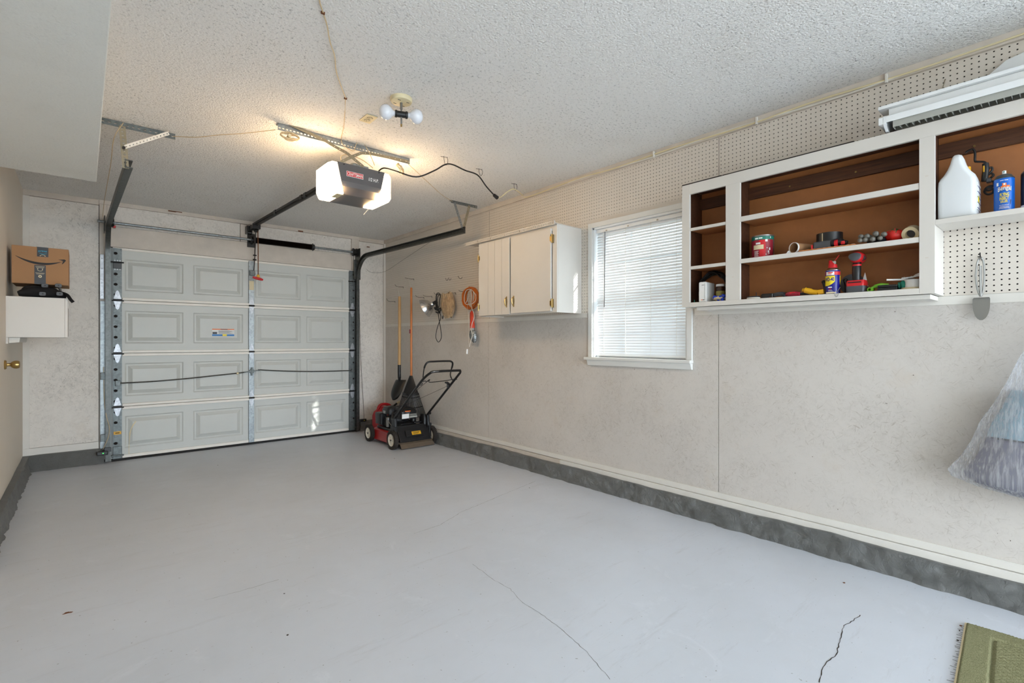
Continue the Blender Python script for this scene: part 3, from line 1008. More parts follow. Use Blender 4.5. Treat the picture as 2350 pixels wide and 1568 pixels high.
# hinges
def hinge_mesh(wide=0.058):
    m = MB()
    for s in (1, -1):
        pts = [(-wide / 2, 0, s * 0.012), (wide / 2, 0, s * 0.012), (wide * 0.20, 0, s * 0.085), (0, 0, s * 0.096), (-wide * 0.20, 0, s * 0.085)]
        m.prism(pts if s < 0 else pts[::-1], (0, -0.006, 0))
        q = [(-wide * 0.20, -0.0062, s * 0.020), (wide * 0.20, -0.0062, s * 0.020), (0, -0.0062, s * 0.070)]
        m.prism(q if s < 0 else q[::-1], (0, -0.0035, 0))
        m.cyl((0, -0.006, s * 0.030), (0, -0.014, s * 0.030), 0.006, 8)
        m.cyl((0, -0.006, s * 0.078), (0, -0.013, s * 0.078), 0.0055, 8)
    return m
hx = [(0.262, 0.060), (1.484, 0.052), (2.698, 0.066)]
for i, (x, w) in enumerate(hx):
    hp = None
    for r in (1, 2, 3):
        M = Matrix.Translation((x, FY - 0.0225 if i != 1 else FY - 0.0245, ZJ[r]))
        h = hinge_mesh(w).xf(M).build('hinge', 'galv_bright', gd, 'bright zinc hinge')
        b = MB().cyl((x - w * 0.56, FY - 0.034, ZJ[r]), (x + w * 0.56, FY - 0.034, ZJ[r]), 0.010, 10)
        if i != 1:
            b.cyl((x - w * 0.75, FY - 0.036, ZJ[r] - 0.006), (x + w * 0.85, FY - 0.036, ZJ[r] - 0.006), 0.006, 8)
        b.build('hinge_pin', 'black_metal', h, smooth=True)
for i, (x, w) in enumerate((hx[0], hx[2])):
    z = 1.975
    b = MB().box(x - 0.034, x + 0.034, FY - 0.030, FY - 0.022, z - 0.045, z + 0.028)
    t = b.build('top_roller_bracket', 'black_metal' if i == 0 else 'galv_dark', gd, bevel=0.003)
    MB().cyl((x - 0.06, FY - 0.042, z + 0.018), (x + 0.05, FY - 0.042, z + 0.018), 0.007, 8).build('roller_stem', 'black_metal', t)
    m = MB()
    for k in (-1, 0, 1):
        m.cyl((x + k * 0.02, FY - 0.0225, z + 0.036), (x + k * 0.02, FY - 0.032, z + 0.036), 0.006, 8)
        m.cyl((x + k * 0.02, FY - 0.0225, z - 0.052), (x + k * 0.02, FY - 0.032, z - 0.052), 0.005, 8)
    m.build('bolt', 'galv_bright', t)
    m = MB().box(x - 0.036, x + 0.036, FY - 0.034, FY - 0.022, 0.03, 0.15)
    m.cyl((x - 0.05, FY - 0.045, 0.06), (x + 0.05, FY - 0.045, 0.06), 0.009, 8)
    m.build('bottom_bracket', 'galv_dark', gd, bevel=0.003)
# lock: a latch in the middle and two bowed rods to the stiles
m = MB().cyl((1.484, FY - 0.024, 0.855), (1.484, FY - 0.050, 0.855), 0.026, 14)
m.bar((1.40, FY - 0.045, 0.845), (1.57, FY - 0.045, 0.862), 0.010, 0.03, (0, -1, 0))
m.bar((1.484, FY - 0.05, 0.90), (1.484, FY - 0.05, 0.805), 0.018, 0.012, (0, -1, 0))
m.build('lock_latch', 'galv_dark', gd, 'steel lock latch', bevel=0.002)
a = [(0.262, FY - 0.036, 0.782), (0.55, FY - 0.032, 0.785), (0.85, FY - 0.032, 0.800), (1.15, FY - 0.034, 0.823), (1.42, FY - 0.042, 0.845)]
rod = MB().tube(spl(a, 6), 0.0065, 8).build('lock_rod', 'track', gd, 'thin bowed steel lock rod', smooth=True)
MB().cyl((1.325, FY - 0.038, 0.835), (1.345, FY - 0.038, 0.837), 0.012, 10).build('rod_guide', 'cream', rod)
a = [(1.55, FY - 0.042, 0.868), (1.8, FY - 0.032, 0.845), (2.1, FY - 0.030, 0.826), (2.4, FY - 0.030, 0.818), (2.72, FY - 0.036, 0.815)]
MB().tube(spl(a, 6), 0.0065, 8).build('lock_rod', 'track', gd, 'thin bowed steel lock rod', smooth=True)
MB().box(0.245, 0.285, FY - 0.045, FY - 0.022, 0.755, 0.81).build('rod_bracket', 'galv_dark', gd, bevel=0.003)
MB().box(2.68, 2.72, FY - 0.045, FY - 0.022, 0.79, 0.84).build('rod_bracket', 'galv_dark', gd, bevel=0.003)
# stickers
LYY = FY - 0.0100
st = MB().box(1.088, 1.307, LYY - 0.0006, LYY + 0.004, 1.262, 1.342).build('warning_sticker', 'paper', gd, 'white warning sticker with orange and blue bands')
MB().box(1.088, 1.307, LYY - 0.0012, LYY, 1.332, 1.342).build('orange_band', 'orange_label', st)
MB().box(1.088, 1.307, LYY - 0.0012, LYY, 1.262, 1.281).build('blue_band', 'blue_print', st)
MB().box(1.190, 1.232, LYY - 0.0018, LYY, 1.262, 1.283).build('yellow_tag', 'yellow_label', st)
MB().box(1.092, 1.136, LYY - 0.0012, LYY, 1.284, 1.306).build('picture', 'dark_grey', st)
m = MB()
m.box(1.172, 1.240, LYY - 0.0016, LYY, 1.3345, 1.3400)
for k in range(6):
    m.box(1.150, 1.300 - 0.02 * (k % 3), LYY - 0.0012, LYY, 1.288 + k * 0.0068, 1.2905 + k * 0.0068)
m.build('lettering', 'ink', st)
MB().box(1.460, 1.508, FY - 0.0262, FY - 0.022, 1.800, 1.905).build('paper_tag', 'masking', gd, 'yellowed paper tag')
yl = MB().box(0.232, 0.292, FY - 0.0232, FY - 0.0215, 0.268, 0.298).build('maker_sticker', 'yellow', gd, 'yellow sticker on the stile')
MB().box(0.245, 0.279, FY - 0.0236, FY - 0.022, 0.279, 0.287).build('printed_line', 'ink', yl)
# dry splash stain on the lowest left panel
m = MB()
P = [onY(x, y, FY - 0.0105) for x, y in ((312, 967), (306, 975), (301, 985), (298, 995), (297, 1010), (296, 1030), (296, 1045))]
m.tube(P, [0.005, 0.007, 0.004, 0.006, 0.003, 0.002, 0.003], 6)
m.xf(Matrix.Translation((0, FY - 0.0085, 0)) @ Matrix.Scale(0.06, 4, (0, 1, 0)) @ Matrix.Translation((0, -FY + 0.0105, 0)))
m.build('dried_splash', 'masking', gd)

# =================================================================== TRACKS, SPRING, OPENER
def track(name, side, xv, xh, yend, zh, label, mname='track'):
    """J-section track: upright, bend, then back along the ceiling"""
    t = thing(name, label, 'door track', (xv, YB - 0.07, 0.02), group=None)
    yv = YB - 0.066
    R = 0.30
    path = [Vector((xv, yv, 0.02)), Vector((xv, yv, 0.7)), Vector((xv, yv, 1.4)), Vector((xv, yv, zh - R))]
    for k in range(1, 9):
        a = PI / 2 * k / 8
        path.append(Vector((xv, yv - R + R * math.cos(a), zh - R + R * math.sin(a))))
    path.append(Vector((xh, yend, zh)))
    # section in (sideways s, outward n): a C open towards the door
    sec = [(-0.020, -0.026), (0.020, -0.026), (0.020, 0.026), (-0.020, 0.026), (-0.020, 0.020), (0.015, 0.020), (0.015, -0.020), (-0.020, -0.020)]
    m = MB()
    vs, n = [], len(sec)
    for i, p in enumerate(path):
        d = (path[min(i + 1, len(path) - 1)] - path[max(i - 1, 0)]).normalized()
        sx = Vector((side, 0, 0))
        nn = sx.cross(d).normalized()
        for a, b in sec:
            vs.append(p + sx * a + nn * b)
    fs = [tuple(range(n)), tuple((len(path) - 1) * n + k for k in range(n))[::-1]]
    for i in range(len(path) - 1):
        for k in range(n):
            l = (k + 1) % n
            fs.append((i * n + k, i * n + l, (i + 1) * n + l, (i + 1) * n + k))
    m.add(vs, fs)
    m.build('rail', mname, t, smooth=True, ang=35)
    return t

tl = track('door_track', -1, 0.186, 0.222, 3.98, 2.335, 'curved steel door track beside the cardboard box corner')
m = MB().box(0.128, 0.166, YB - 0.030, YB - 0.010, 0.10, 1.60)
m.build('angle_bracket', 'galv', tl, 'pale galvanised mounting angle', bevel=0.002)
for z in (0.25, 0.86):
    m = MB().box(0.130, 0.170, YB - 0.055, YB - 0.010, z - 0.035, z + 0.035)
    m.build('jamb_bracket', 'galv_dark', tl, bevel=0.003)
m = MB().box(0.126, 0.158, YB - 0.040, YB - 0.010, 1.62, 2.06)
m.build('flag_bracket', 'galv_bright', tl, 'bright zinc flag bracket', bevel=0.002)
for z in (1.66, 1.78, 1.92, 2.02): MB().cyl((0.142, YB - 0.040, z), (0.142, YB - 0.048, z), 0.008, 8).build('bolt', 'galv', tl)
tr = track('door_track', 1, 2.748, 2.862, 4.03, 2.305, 'curved steel door track rising in front of the pegboard')
m = MB().box(2.765, 2.785, YB - 0.060, YB - 0.012, 0.05, 1.9)
m.build('angle_bracket', 'galv_dark', tr, bevel=0.002)
m = MB().box(2.70, 2.79, YB - 0.080, YB - 0.070, 2.02, 2.28)
m.build('flag_bracket', 'track', tr, bevel=0.003)

ts = thing('torsion_shaft', 'steel torsion shaft with dark coil spring above the garage door', 'torsion spring', (1.45, YB - 0.10, 2.30))
YS, ZS = YB - 0.100, 2.372
MB().cyl((0.105, YS, ZS), (2.775, YS, ZS), 0.0127, 14).build('shaft', 'galv', ts, 'bare steel tube', smooth=True)
prof = []
nco = 92
for i in range(nco * 4 + 1):
    prof.append((0.030 + 0.0045 * math.cos(2 * PI * i / 4), 0.005 + 0.630 * i / (nco * 4)))
MB().lathe([(0.012, 0)] + prof + [(0.012, 0.64)], (1.510, YS, ZS), 14, (1, 0, 0)).build('coil_spring', 'spring', ts, 'dark oiled coil spring', smooth=True, ang=80)
m = MB().cyl((2.140, YS, ZS), (2.175, YS, ZS), 0.036, 14)
m.cyl((2.15, YS, ZS), (2.15, YS - 0.048, ZS), 0.006, 8)
m.cyl((2.16, YS, ZS - 0.046), (2.16, YS, ZS + 0.046), 0.006, 8)
m.build('winding_cone', 'black_metal', ts, smooth=True)
m = MB().box(1.478, 1.492, YB - 0.17, YB - 0.018, ZS - 0.045, ZS + 0.045)
m.prism([(1.44, YB - 0.019, ZS - 0.075), (1.53, YB - 0.019, ZS - 0.075), (1.53, YB - 0.019, ZS + 0.085), (1.44, YB - 0.019, ZS + 0.085)], (0, -0.005, 0))
m.cyl((1.460, YS, ZS), (1.508, YS, ZS), 0.034, 12)
m.build('bearing_plate', 'black_metal', ts, bevel=0.002)
for x, nm in ((0.205, -1), (2.700, 1)):
    m = MB().lathe([(0.0, -0.03), (0.046, -0.03), (0.052, -0.026), (0.052, -0.020), (0.044, -0.016), (0.043, 0.014), (0.052, 0.018), (0.052, 0.026), (0.03, 0.030), (0.0, 0.03)], (x, YS, ZS), 20, (1, 0, 0))
    d = m.build('cable_drum', 'black_metal', ts, smooth=True)
    MB().box(x + nm * 0.045 - 0.004, x + nm * 0.045 + 0.004, YB - 0.17, YB - 0.012, ZS - 0.10, ZS + 0.05).build('end_bracket', 'track', ts, bevel=0.002)
    MB().cyl((x, YS + 0.04, ZS), (x + nm * 0.02, YB - 0.05, 0.08), 0.002, 6).build('lift_cable', 'track', gd)
MB().box(0.225, 0.245, YS - 0.03, YS + 0.01, ZS - 0.05, ZS - 0.03).build('set_screw', 'red', ts)

# ---- opener: motor head, two lit lenses, rail, trolley, arm, release cord, power cord
OX = 1.494
op = thing('garage_door_opener', 'charcoal garage door opener with two lit lenses and long rail', 'opener', (OX, 3.50, 2.22))
OY, OZ0, OZ1 = 3.345, 2.232, 2.440
m = MB()
prof = [(OY, OZ1), (OY, 2.315), (OY + 0.012, 2.282), (OY + 0.06, OZ0 + 0.006), (OY + 0.30, OZ0), (OY + 0.33, OZ0 + 0.02), (OY + 0.33, OZ1)]
def hx_at(z):                                   # the rear face narrows downwards
    t = (OZ1 - z) / (OZ1 - OZ0)
    return 0.178 - 0.045 * t
vs = []
for sgn in (-1, 1):
    vs += [(OX + sgn * hx_at(z), y, z) for y, z in prof]
n = len(prof)
fs = [tuple(range(n)), tuple(range(n, 2 * n))[::-1]] + [(i, n + i, n + (i + 1) % n, (i + 1) % n) for i in range(n)]
m.add(vs, fs)
hs = m.build('motor_housing', 'housing', op, 'charcoal sheet metal motor housing', bevel=0.004)
bd = MB().box(OX - 0.112, OX + 0.010, OY - 0.0012, OY + 0.002, 2.352, 2.388).build('badge', 'white_print', hs, 'red and white name badge')
MB().box(OX - 0.1095, OX + 0.0075, OY - 0.0020, OY, 2.3545, 2.3855).build('badge_field', 'red_label', hs)
text_plane(MB(), 'CRAFTSMAN', (OX - 0.106, OY - 0.0026, 2.3585), (1, 0, 0), (0, 0, 1), 0.110, 0.023, 0.012).build('lettering', 'white_print', hs, 'white lettering')
text_plane(MB(), '1/2 H.P.', (OX + 0.050, OY - 0.0012, 2.352), (1, 0, 0), (0, 0, 1), 0.074, 0.024, 0.015, 0.15).build('lettering', 'white_print', hs, 'white lettering')
for dx in (-0.13, 0.13): MB().cyl((OX + dx, OY, OZ1 - 0.012), (OX + dx, OY - 0.004, OZ1 - 0.012), 0.005, 8).build('screw', 'black_metal', hs)
for sgn, xe in ((-1, 1.258), (1, 1.732)):
    # lens wraps the side of the housing; octagonal cut corners front and below
    xi = lambda z: OX + sgn * (hx_at(z) - 0.001)
    ya, yb = OY + 0.004, OY + 0.27
    zl, zh = OZ0 - 0.006, OZ1 - 0.004
    ring_out = [(ya, zl + 0.0), (yb, zl + 0.0), (yb, zh), (ya, zh)]
    m = MB()
    xb = xe - sgn * 0.030
    v = [(xi(zl), ya, zl), (xi(zl), yb, zl), (xi(zh), yb, zh), (xi(zh), ya, zh),
         (xb, ya, zl), (xb, yb, zl), (xb, yb, zh), (xb, ya, zh),
         (xe, ya + 0.022, zl + 0.034), (xe, yb - 0.03, zl + 0.034), (xe, yb - 0.03, zh - 0.012), (xe, ya + 0.022, zh - 0.012)]
    f = [(0, 1, 5, 4), (1, 2, 6, 5), (2, 3, 7, 6), (3, 0, 4, 7), (4, 5, 9, 8), (5, 6, 10, 9), (6, 7, 11, 10), (7, 4, 8, 11), (8, 9, 10, 11)]
    if sgn > 0: f = [q[::-1] for q in f]
    m.add(v, f)
    ln = m.build('light_lens', 'lens', op, 'glowing white light lens', bevel=0.006)
MB().box(OX - 0.172, OX - 0.128, OY + 0.02, OY + 0.13, OZ0 - 0.010, OZ0 - 0.004).build('lens_clip', 'cream', op)
m = MB().box(OX - 0.06, OX + 0.06, OY + 0.02, OY + 0.10, OZ1, OZ1 + 0.018)
m.cyl((OX - 0.03, OY + 0.06, OZ1), (OX - 0.03, OY + 0.06, OZ1 + 0.028), 0.028, 16)
m.build('mounting_bracket', 'galv', op, bevel=0.003)
ra, rb = Vector((OX, OY + 0.30, 2.470)), Vector((OX, YB - 0.06, 2.548))
m = MB().bar(ra, rb, 0.034, 0.012)
m.bar(ra + Vector((0, 0, -0.016)), rb + Vector((0, 0, -0.016)), 0.012, 0.034)
m.bar(ra + Vector((0, 0, 0.014)), rb + Vector((0, 0, 0.014)), 0.020, 0.018)
m.build('drive_rail', 'rail_dark', op, 'long dark drive rail', bevel=0.002)
for t in (0.32, 0.36, 0.66):
    p = ra.lerp(rb, t)
    MB().bar(p - Vector((0, 0.03, 0)), p + Vector((0, 0.03, 0.001)), 0.040, 0.040).build('rail_splice', 'black_metal', op, bevel=0.002)
ty = YB - 0.20
m = MB().box(OX - 0.05, OX + 0.03, ty - 0.06, ty + 0.08, 2.475, 2.525)
m.box(OX - 0.075, OX - 0.02, YB - 0.10, YB - 0.018, 2.44, 2.53)
m.cyl((OX - 0.07, YB - 0.09, 2.452), (OX - 0.02, YB - 0.09, 2.452), 0.022, 10)
m.cyl((OX - 0.02, ty, 2.46), (OX + 0.02, ty, 2.46), 0.018, 10)
m.build('trolley', 'black_metal', op, bevel=0.003)
a = Vector((OX - 0.002, ty + 0.02, 2.47)); b = Vector((OX + 0.012, YB - 0.075, 2.15)); c = Vector((OX + 0.006, YB - 0.055, 1.985))
m = MB().bar(a, b, 0.020, 0.006, (1, 0, 0)).bar(b, c, 0.020, 0.006, (1, 0, 0))
for p in (b, b + (a - b) * 0.15, c): m.cyl(p - Vector((0.018, 0, 0)), p + Vector((0.018, 0, 0)), 0.007, 8)
m.build('door_arm', 'spring', op, 'dark steel door arm')
m = MB().box(OX - 0.035, OX + 0.02, YB - 0.07, YB - 0.026, 1.965, 2.025)
m.build('arm_bracket', 'galv_dark', op, bevel=0.003)
cord = MB().tube([(OX + 0.005, ty - 0.045, 2.45), (OX + 0.006, ty - 0.05, 2.2), (OX + 0.006, ty - 0.05, 1.955)], 0.0055, 8).build('release_cord', 'rust', op, 'red brown emergency release cord', smooth=True)
MB().box(OX - 0.008, OX + 0.02, ty - 0.058, ty - 0.042, 1.925, 1.957).build('knot_tag', 'yellow', cord)
m = MB().tube([(OX - 0.050, ty - 0.05, 1.925), (OX - 0.02, ty - 0.05, 1.918), (OX + 0.03, ty - 0.05, 1.908), (OX + 0.056, ty - 0.05, 1.902)], [0.010, 0.016, 0.016, 0.010], 10)
m.build('release_handle', 'red', cord, 'red T handle', smooth=True)
# grey string under the head
m = MB().tube(spl([(1.600, OY + 0.05, OZ0), (1.590, OY + 0.05, 2.19), (1.555, OY + 0.05, 2.150), (1.528, OY + 0.05, 2.115)], 5), 0.0025, 6)
m.build('pull_string', 'white_cord', op, smooth=True)
# power cord drapes over ceiling hooks to a plug
H1, H2, H3 = onZ(1018.7, 358.7, H), onZ(1099, 386.8, H), onZ(1179.5, 421, H)
def drop(p, d): return Vector((p.x, p.y, H - d))
pc = [(1.640, OY + 0.06, OZ1 + 0.006), tuple(onY(880, 386, 3.33)), tuple(onY(906, 392, 3.28)), tuple(onY(955, 406, 3.22)), tuple(onY(996, 392, 3.18)), tuple(onY(1021, 378, 3.16)),
      tuple(onY(1039, 378, 3.165)), tuple(onY(1067, 391, 3.18)), tuple(onY(1096, 402, 3.195)), tuple(onY(1116, 428, 3.22)), tuple(onY(1134, 448, 3.24))]
pcd = MB().tube(spl(pc, 6), 0.0055, 8).build('power_cord', 'blackplastic', op, 'black power cord', smooth=True)
e0, e1 = Vector(pc[-1]), onY(1141, 454, 3.25)
MB().cyl(e0, e1, 0.014, 10, 0.017).build('plug', 'blackplastic', pcd, smooth=True)


# =================================================================== CEILING HARDWARE
def on_ceiling(px, py, d=0.0): return onZ(px, py, H - d)

# slotted angle iron that carries the opener, with two crossed straps
hg = thing('opener_hanger', 'slotted angle iron on the ceiling with crossed straps above the opener', 'hanger', (1.40, 3.37, 2.55))
m = MB().perf((0.940, 3.385, H - 0.0025), (1, 0, 0), (0, 1, 0), 0.945, 0.040, 0.0225, 0.0075, 0.004, 0.0, -0.0025)
m.build('ceiling_flange', 'galv', hg)
m = MB().perf((0.940, 3.365, H - 0.024), (1, 0, 0), (0, 0, 1), 0.945, 0.042, 0.0225, 0.0075, 0.0045, -0.006, 0.0025)
m.build('hanging_flange', 'galv', hg)
def strap(pts, name='strap'):
    m = MB()
    for a, b in zip(pts[:-1], pts[1:]):
        a, b = Vector(a), Vector(b)
        d = (b - a)
        w = Vector((0, 0, 1)) if abs(d.normalized().z) < 0.8 else Vector((1, 0, 0))
        w = (w - d.normalized() * w.dot(d.normalized())).normalized()
        m.perf(a, d, w, d.length, 0.020, 0.045, 0.003, 0.003, 0.0, 0.002)
    return m.build(name, 'cream_steel', hg, 'flat punched strap')
strap([onY(663, 284, 3.352), onY(745, 322, 3.345), onY(762, 333, 3.345), (OX - 0.10, 3.36, 2.515), (OX + 0.02, OY + 0.02, OZ1 + 0.010)])
strap([onY(938, 371, 3.352), onY(848, 352, 3.345), onY(830, 351, 3.345), (OX - 0.06, 3.36, 2.505), (OX - 0.14, OY + 0.03, OZ1 + 0.010)])

def wire_bundle(c, L, ang, n, seed, label):
    rnd = random.Random(seed)
    m = MB()
    pts = []
    R = Matrix.Rotation(ang, 3, 'Y')
    for k in range(n):
        for j in range(10):
            a = 2 * PI * j / 10
            p = Vector((math.cos(a) * L / 2, rnd.uniform(-.009, .009), math.sin(a) * L * rnd.uniform(.10, .22) + rnd.uniform(-.005, .005)))
            pts.append(Vector(c) + R @ p)
    m.tube(spl(pts, 3), 0.0028, 6)
    m2 = MB().cyl(Vector(c) + Vector((-0.004, -0.014, 0.0)), Vector(c) + Vector((-0.004, 0.014, 0)), L * 0.10, 8)
    t = thing('wire_bundle', label, 'wire', Vector(c))
    m.build('loops', 'cream_wire', t, smooth=True)
    m2.build('twist_tie', 'masking', t)
    return t
wire_bundle(onY(665, 313, 3.345), 0.115, -0.06, 9, 3, 'coiled cream wire on the angle iron at the end away from the black cord')
wire_bundle(onY(919, 388, 3.345), 0.085, 1.0, 8, 4, 'coiled cream wire hanging from the angle iron near the black cord')

def wire(pts, r, m, label, cat='wire', n=5, name='bell_wire'):
    o = MB().tube(spl(pts, n), r, 6).build(name, m, None, smooth=True)
    return tag(o, label, cat)
W = [on_ceiling(733, -40, .004), on_ceiling(733, 0, .004), on_ceiling(741, 27, .004), on_ceiling(751, 60, .010), on_ceiling(757, 95, .010), on_ceiling(768, 128, .008), on_ceiling(771, 160, .01), on_ceiling(780, 190, .006), on_ceiling(793, 224, .005)]
wire(W, 0.0028, 'cream_wire', 'thin cream wire stapled across the ceiling toward the opener')
e = W[-1]
W2 = [e, onY(792, 250, e.y + .15), onY(789, 290, e.y + .35), onY(783, 318, 3.32), onY(787, 332, 3.34), onY(800, 342, 3.345), onY(812, 346, 3.34), onY(818, 330, 3.34), onY(827, 326, 3.34), onY(836, 331, 3.34), onY(848, 352, 3.345), onY(860, 380, 3.36)]
wire(W2, 0.0024, 'cream_wire', 'thin wire dropping from the ceiling staple into the opener')
W3 = [onY(783, 368, 3.39), onY(782, 360, 3.38), onY(788, 356, 3.38), onY(798, 355, 3.38), onY(815, 360, 3.38), onY(836, 370, 3.38), onY(856, 386, 3.37)]
wire(W3, 0.0028, 'cream_wire', 'short wire loop lying over the top of the opener')
for (px, py, lab) in ((741, 27, 'rusty staple partway along the cream ceiling wire'), (793, 224, 'rusty staple where the ceiling wire drops toward the opener')):
    p = on_ceiling(px, py)
    m = MB().box(p.x - .008, p.x + .008, p.y - .004, p.y + .004, H - .010, H)
    tag(m.build('wire_staple', 'rust', None, bevel=.001), lab, 'staple', 'wire staples on the ceiling')
WL = [onZ(398, 313, H - .03), onZ(450, 315, H - .05), onZ(500, 310, H - .05), onZ(560, 306, H - .045), onZ(632, 298, H - .03)]
wire(WL, 0.0024, 'cream_wire', 'thin wire strung from the track bracket by the soffit to the angle iron')
WR = [onZ(934, 374, H - .03), onZ(960, 398, H - .025), onZ(985, 421, H - .02), onZ(1015, 448, H - .015), onZ(1040, 463, H - .010)]
wire(WR, 0.0022, 'cream_wire', 'thin wire strung from the angle iron to the V bracket near the pegboard')
WT = [onZ(283, 282, H - .03), (0.150, 4.05, 2.50), (0.147, 4.4, 2.44), (0.147, 5.2, 2.46), (0.150, 6.0, 2.50), (0.150, YB - .03, 2.45), (0.152, YB - .03, 2.38)]
wire(WT, 0.0024, 'cream_wire', 'thin brown wire running beside the door track under the soffit')

# V brackets that hold the back ends of the tracks
b1 = thing('track_hanger', 'grey slotted angle with upright strap and brace holding the track by the soffit', 'hanger', (0.2, 4.0, 2.35))
m = MB().perf((0.02, 4.02, H - .0025), (1, 0, 0), (0, 1, 0), 0.45, 0.036, 0.030, 0.008, 0.004, 0, -0.0025)
m.perf((0.02, 4.002, H - .020), (1, 0, 0), (0, 0, 1), 0.45, 0.036, 0.030, 0.008, 0.005, 0, 0.0025)
m.build('ceiling_angle', 'galv_dark', b1)
m = MB().perf((0.188, 3.992, H - 0.03), (0.02, 0, -0.285), (1, 0, 0), 0.265, 0.034, 0.024, 0.0055, 0.007, 0, 0.0025)
m.build('upright_strap', 'cream_steel', b1)
m = MB().perf((0.200, 3.984, 2.435), (0.232, -0.012, 0.150), (-0.150, 0, 0.232), 0.275, 0.020, 0.022, 0.004, 0.004, 0.0, 0.002)
m.perf((0.200, 3.984, 2.446), (0.232, -0.012, 0.150), (0, 1, 0), 0.275, 0.018, 0.022, 0.004, 0.004, 0.0, 0.002)
m.build('brace', 'door_rail', b1)
m = MB().cyl((0.196, 3.97, 2.43), (0.196, 4.01, 2.43), 0.009, 8)
m.build('bolt', 'black_metal', b1)
b2 = thing('track_hanger', 'grey V-shaped slotted bracket holding the track end in front of the pegboard', 'hanger', (2.86, 4.05, 2.32))
m = MB().perf((2.745, 4.10, H - .0025), (1, 0, 0), (0, 1, 0), 0.32, 0.036, 0.030, 0.008, 0.004, 0, -0.0025)
m.perf((2.745, 4.082, H - .016), (1, 0, 0), (0, 0, 1), 0.32, 0.028, 0.030, 0.008, 0.005, 0, 0.0025)
m.build('ceiling_angle', 'galv_dark', b2)
m = MB().perf((2.782, 4.078, H - .02), Vector((2.862, 4.05, 2.325)) - Vector((2.782, 4.078, H - .02)), (1, 0, 0.3), 0.27, 0.026, 0.022, 0.004, 0.004, 0, 0.002)
m.build('strap', 'galv', b2)
m = MB().perf((2.965, 4.078, H - .02), Vector((2.872, 4.05, 2.325)) - Vector((2.965, 4.078, H - .02)), (1, 0, -0.3), 0.275, 0.026, 0.022, 0.004, 0.004, 0, 0.002)
m.build('strap', 'cream_steel', b2)
MB().cyl((2.867, 4.02, 2.335), (2.867, 4.08, 2.335), 0.010, 8).build('bolt', 'black_metal', b2)

# bare-bulb ceiling light
lp = on_ceiling(921, 226)
cl = thing('ceiling_light', 'cream ceiling light with black twin socket and two frosted globe bulbs', 'ceiling light', (lp.x, lp.y, H - .15))
m = MB().lathe([(0.0, 0.0), (0.062, 0.0), (0.062, -0.014), (0.058, -0.022), (0.045, -0.026), (0.0, -0.026)][::-1], (lp.x, lp.y, H), 28)
cb = m.build('canopy', 'cream', cl, 'cream round canopy', smooth=True, ang=30)
m = MB()
for k in range(4):
    a = PI / 4 + k * PI / 2
    q = Vector((lp.x + .038 * math.cos(a), lp.y + .038 * math.sin(a), H - .0265))
    m.add([q + Vector((.009, .003, 0)), q + Vector((.009, -.003, 0)), q + Vector((-.009, -.003, 0)), q + Vector((-.009, .003, 0))], [(0, 1, 2, 3)])
m.build('slot', 'ink', cb)
cb.children[-1]['kind'] = 'stuff'
sz = H - .092
m = MB().cyl((lp.x, lp.y, H - .02), (lp.x, lp.y, H - .15), 0.0052, 10)
m.cyl((lp.x, lp.y, sz + .028), (lp.x, lp.y, H - .026), 0.0075, 10)
m.build('stem', 'steel', cl, smooth=True)
MB().cyl((lp.x, lp.y, H - .162), (lp.x, lp.y, H - .148), 0.0055, 8).build('stem_nut', 'brass', cl)
u = Vector((0.93, -0.367, 0)).normalized()
c0 = Vector((lp.x, lp.y, sz))
m = MB().lathe([(0, -.036), (.019, -.036), (.021, -.032), (.021, -.026), (.018, -.022), (.018, .022), (.021, .026), (.021, .032), (.019, .036), (0, .036)], c0, 18, u)
m.build('socket', 'blackplastic', cl, 'black twin lamp socket', smooth=True, ang=30)
for s in (-1, 1):
    pr = [(0.013, 0.034), (0.014, 0.042), (0.018, 0.049), (0.030, 0.058), (0.039, 0.070), (0.0425, 0.084), (0.040, 0.099), (0.032, 0.112), (0.018, 0.121), (0.0, 0.124)]
    MB().lathe(pr, c0, 24, u * s).build('bulb', 'bulb', cl, 'frosted globe bulb', smooth=True, ang=80)

# ceiling outlet
oc = (onZ(825, 275, H) + onZ(866.6, 268, H)) / 2
ot = thing('ceiling_outlet', 'cream duplex outlet plate on the ceiling beside the bulb light', 'outlet', (oc.x, oc.y, H - .008))
MB().box(oc.x - .036, oc.x + .036, oc.y - .0585, oc.y + .0585, H - .007, H).build('plate', 'cream', ot, bevel=.003)
for s in (-1, 1):
    r = MB().lathe([(0, 0), (.0165, 0), (.0165, -.002), (0, -.002)][::-1], (oc.x, oc.y + s * .020, H - .007), 18).build('receptacle', 'cream', ot)
    m = MB()
    for dx in (-.006, .006): m.box(oc.x + dx - .0012, oc.x + dx + .0012, oc.y + s * .02 - .007, oc.y + s * .02 + .004, H - .0096, H - .0088)
    m.box(oc.x - .0025, oc.x + .0025, oc.y + s * .02 + .008, oc.y + s * .02 + .012, H - .0096, H - .0088)
    m.build('slot', 'ink', r)['kind'] = 'stuff'
    m = MB()
    a = [(oc.x + .0175 * math.cos(t), oc.y + s * .02 + .0175 * math.sin(t), H - .0073) for t in [i * PI / 8 for i in range(17)]]
    m.tube(a, .0012, 5).build('receptacle_gap', 'ink', r)

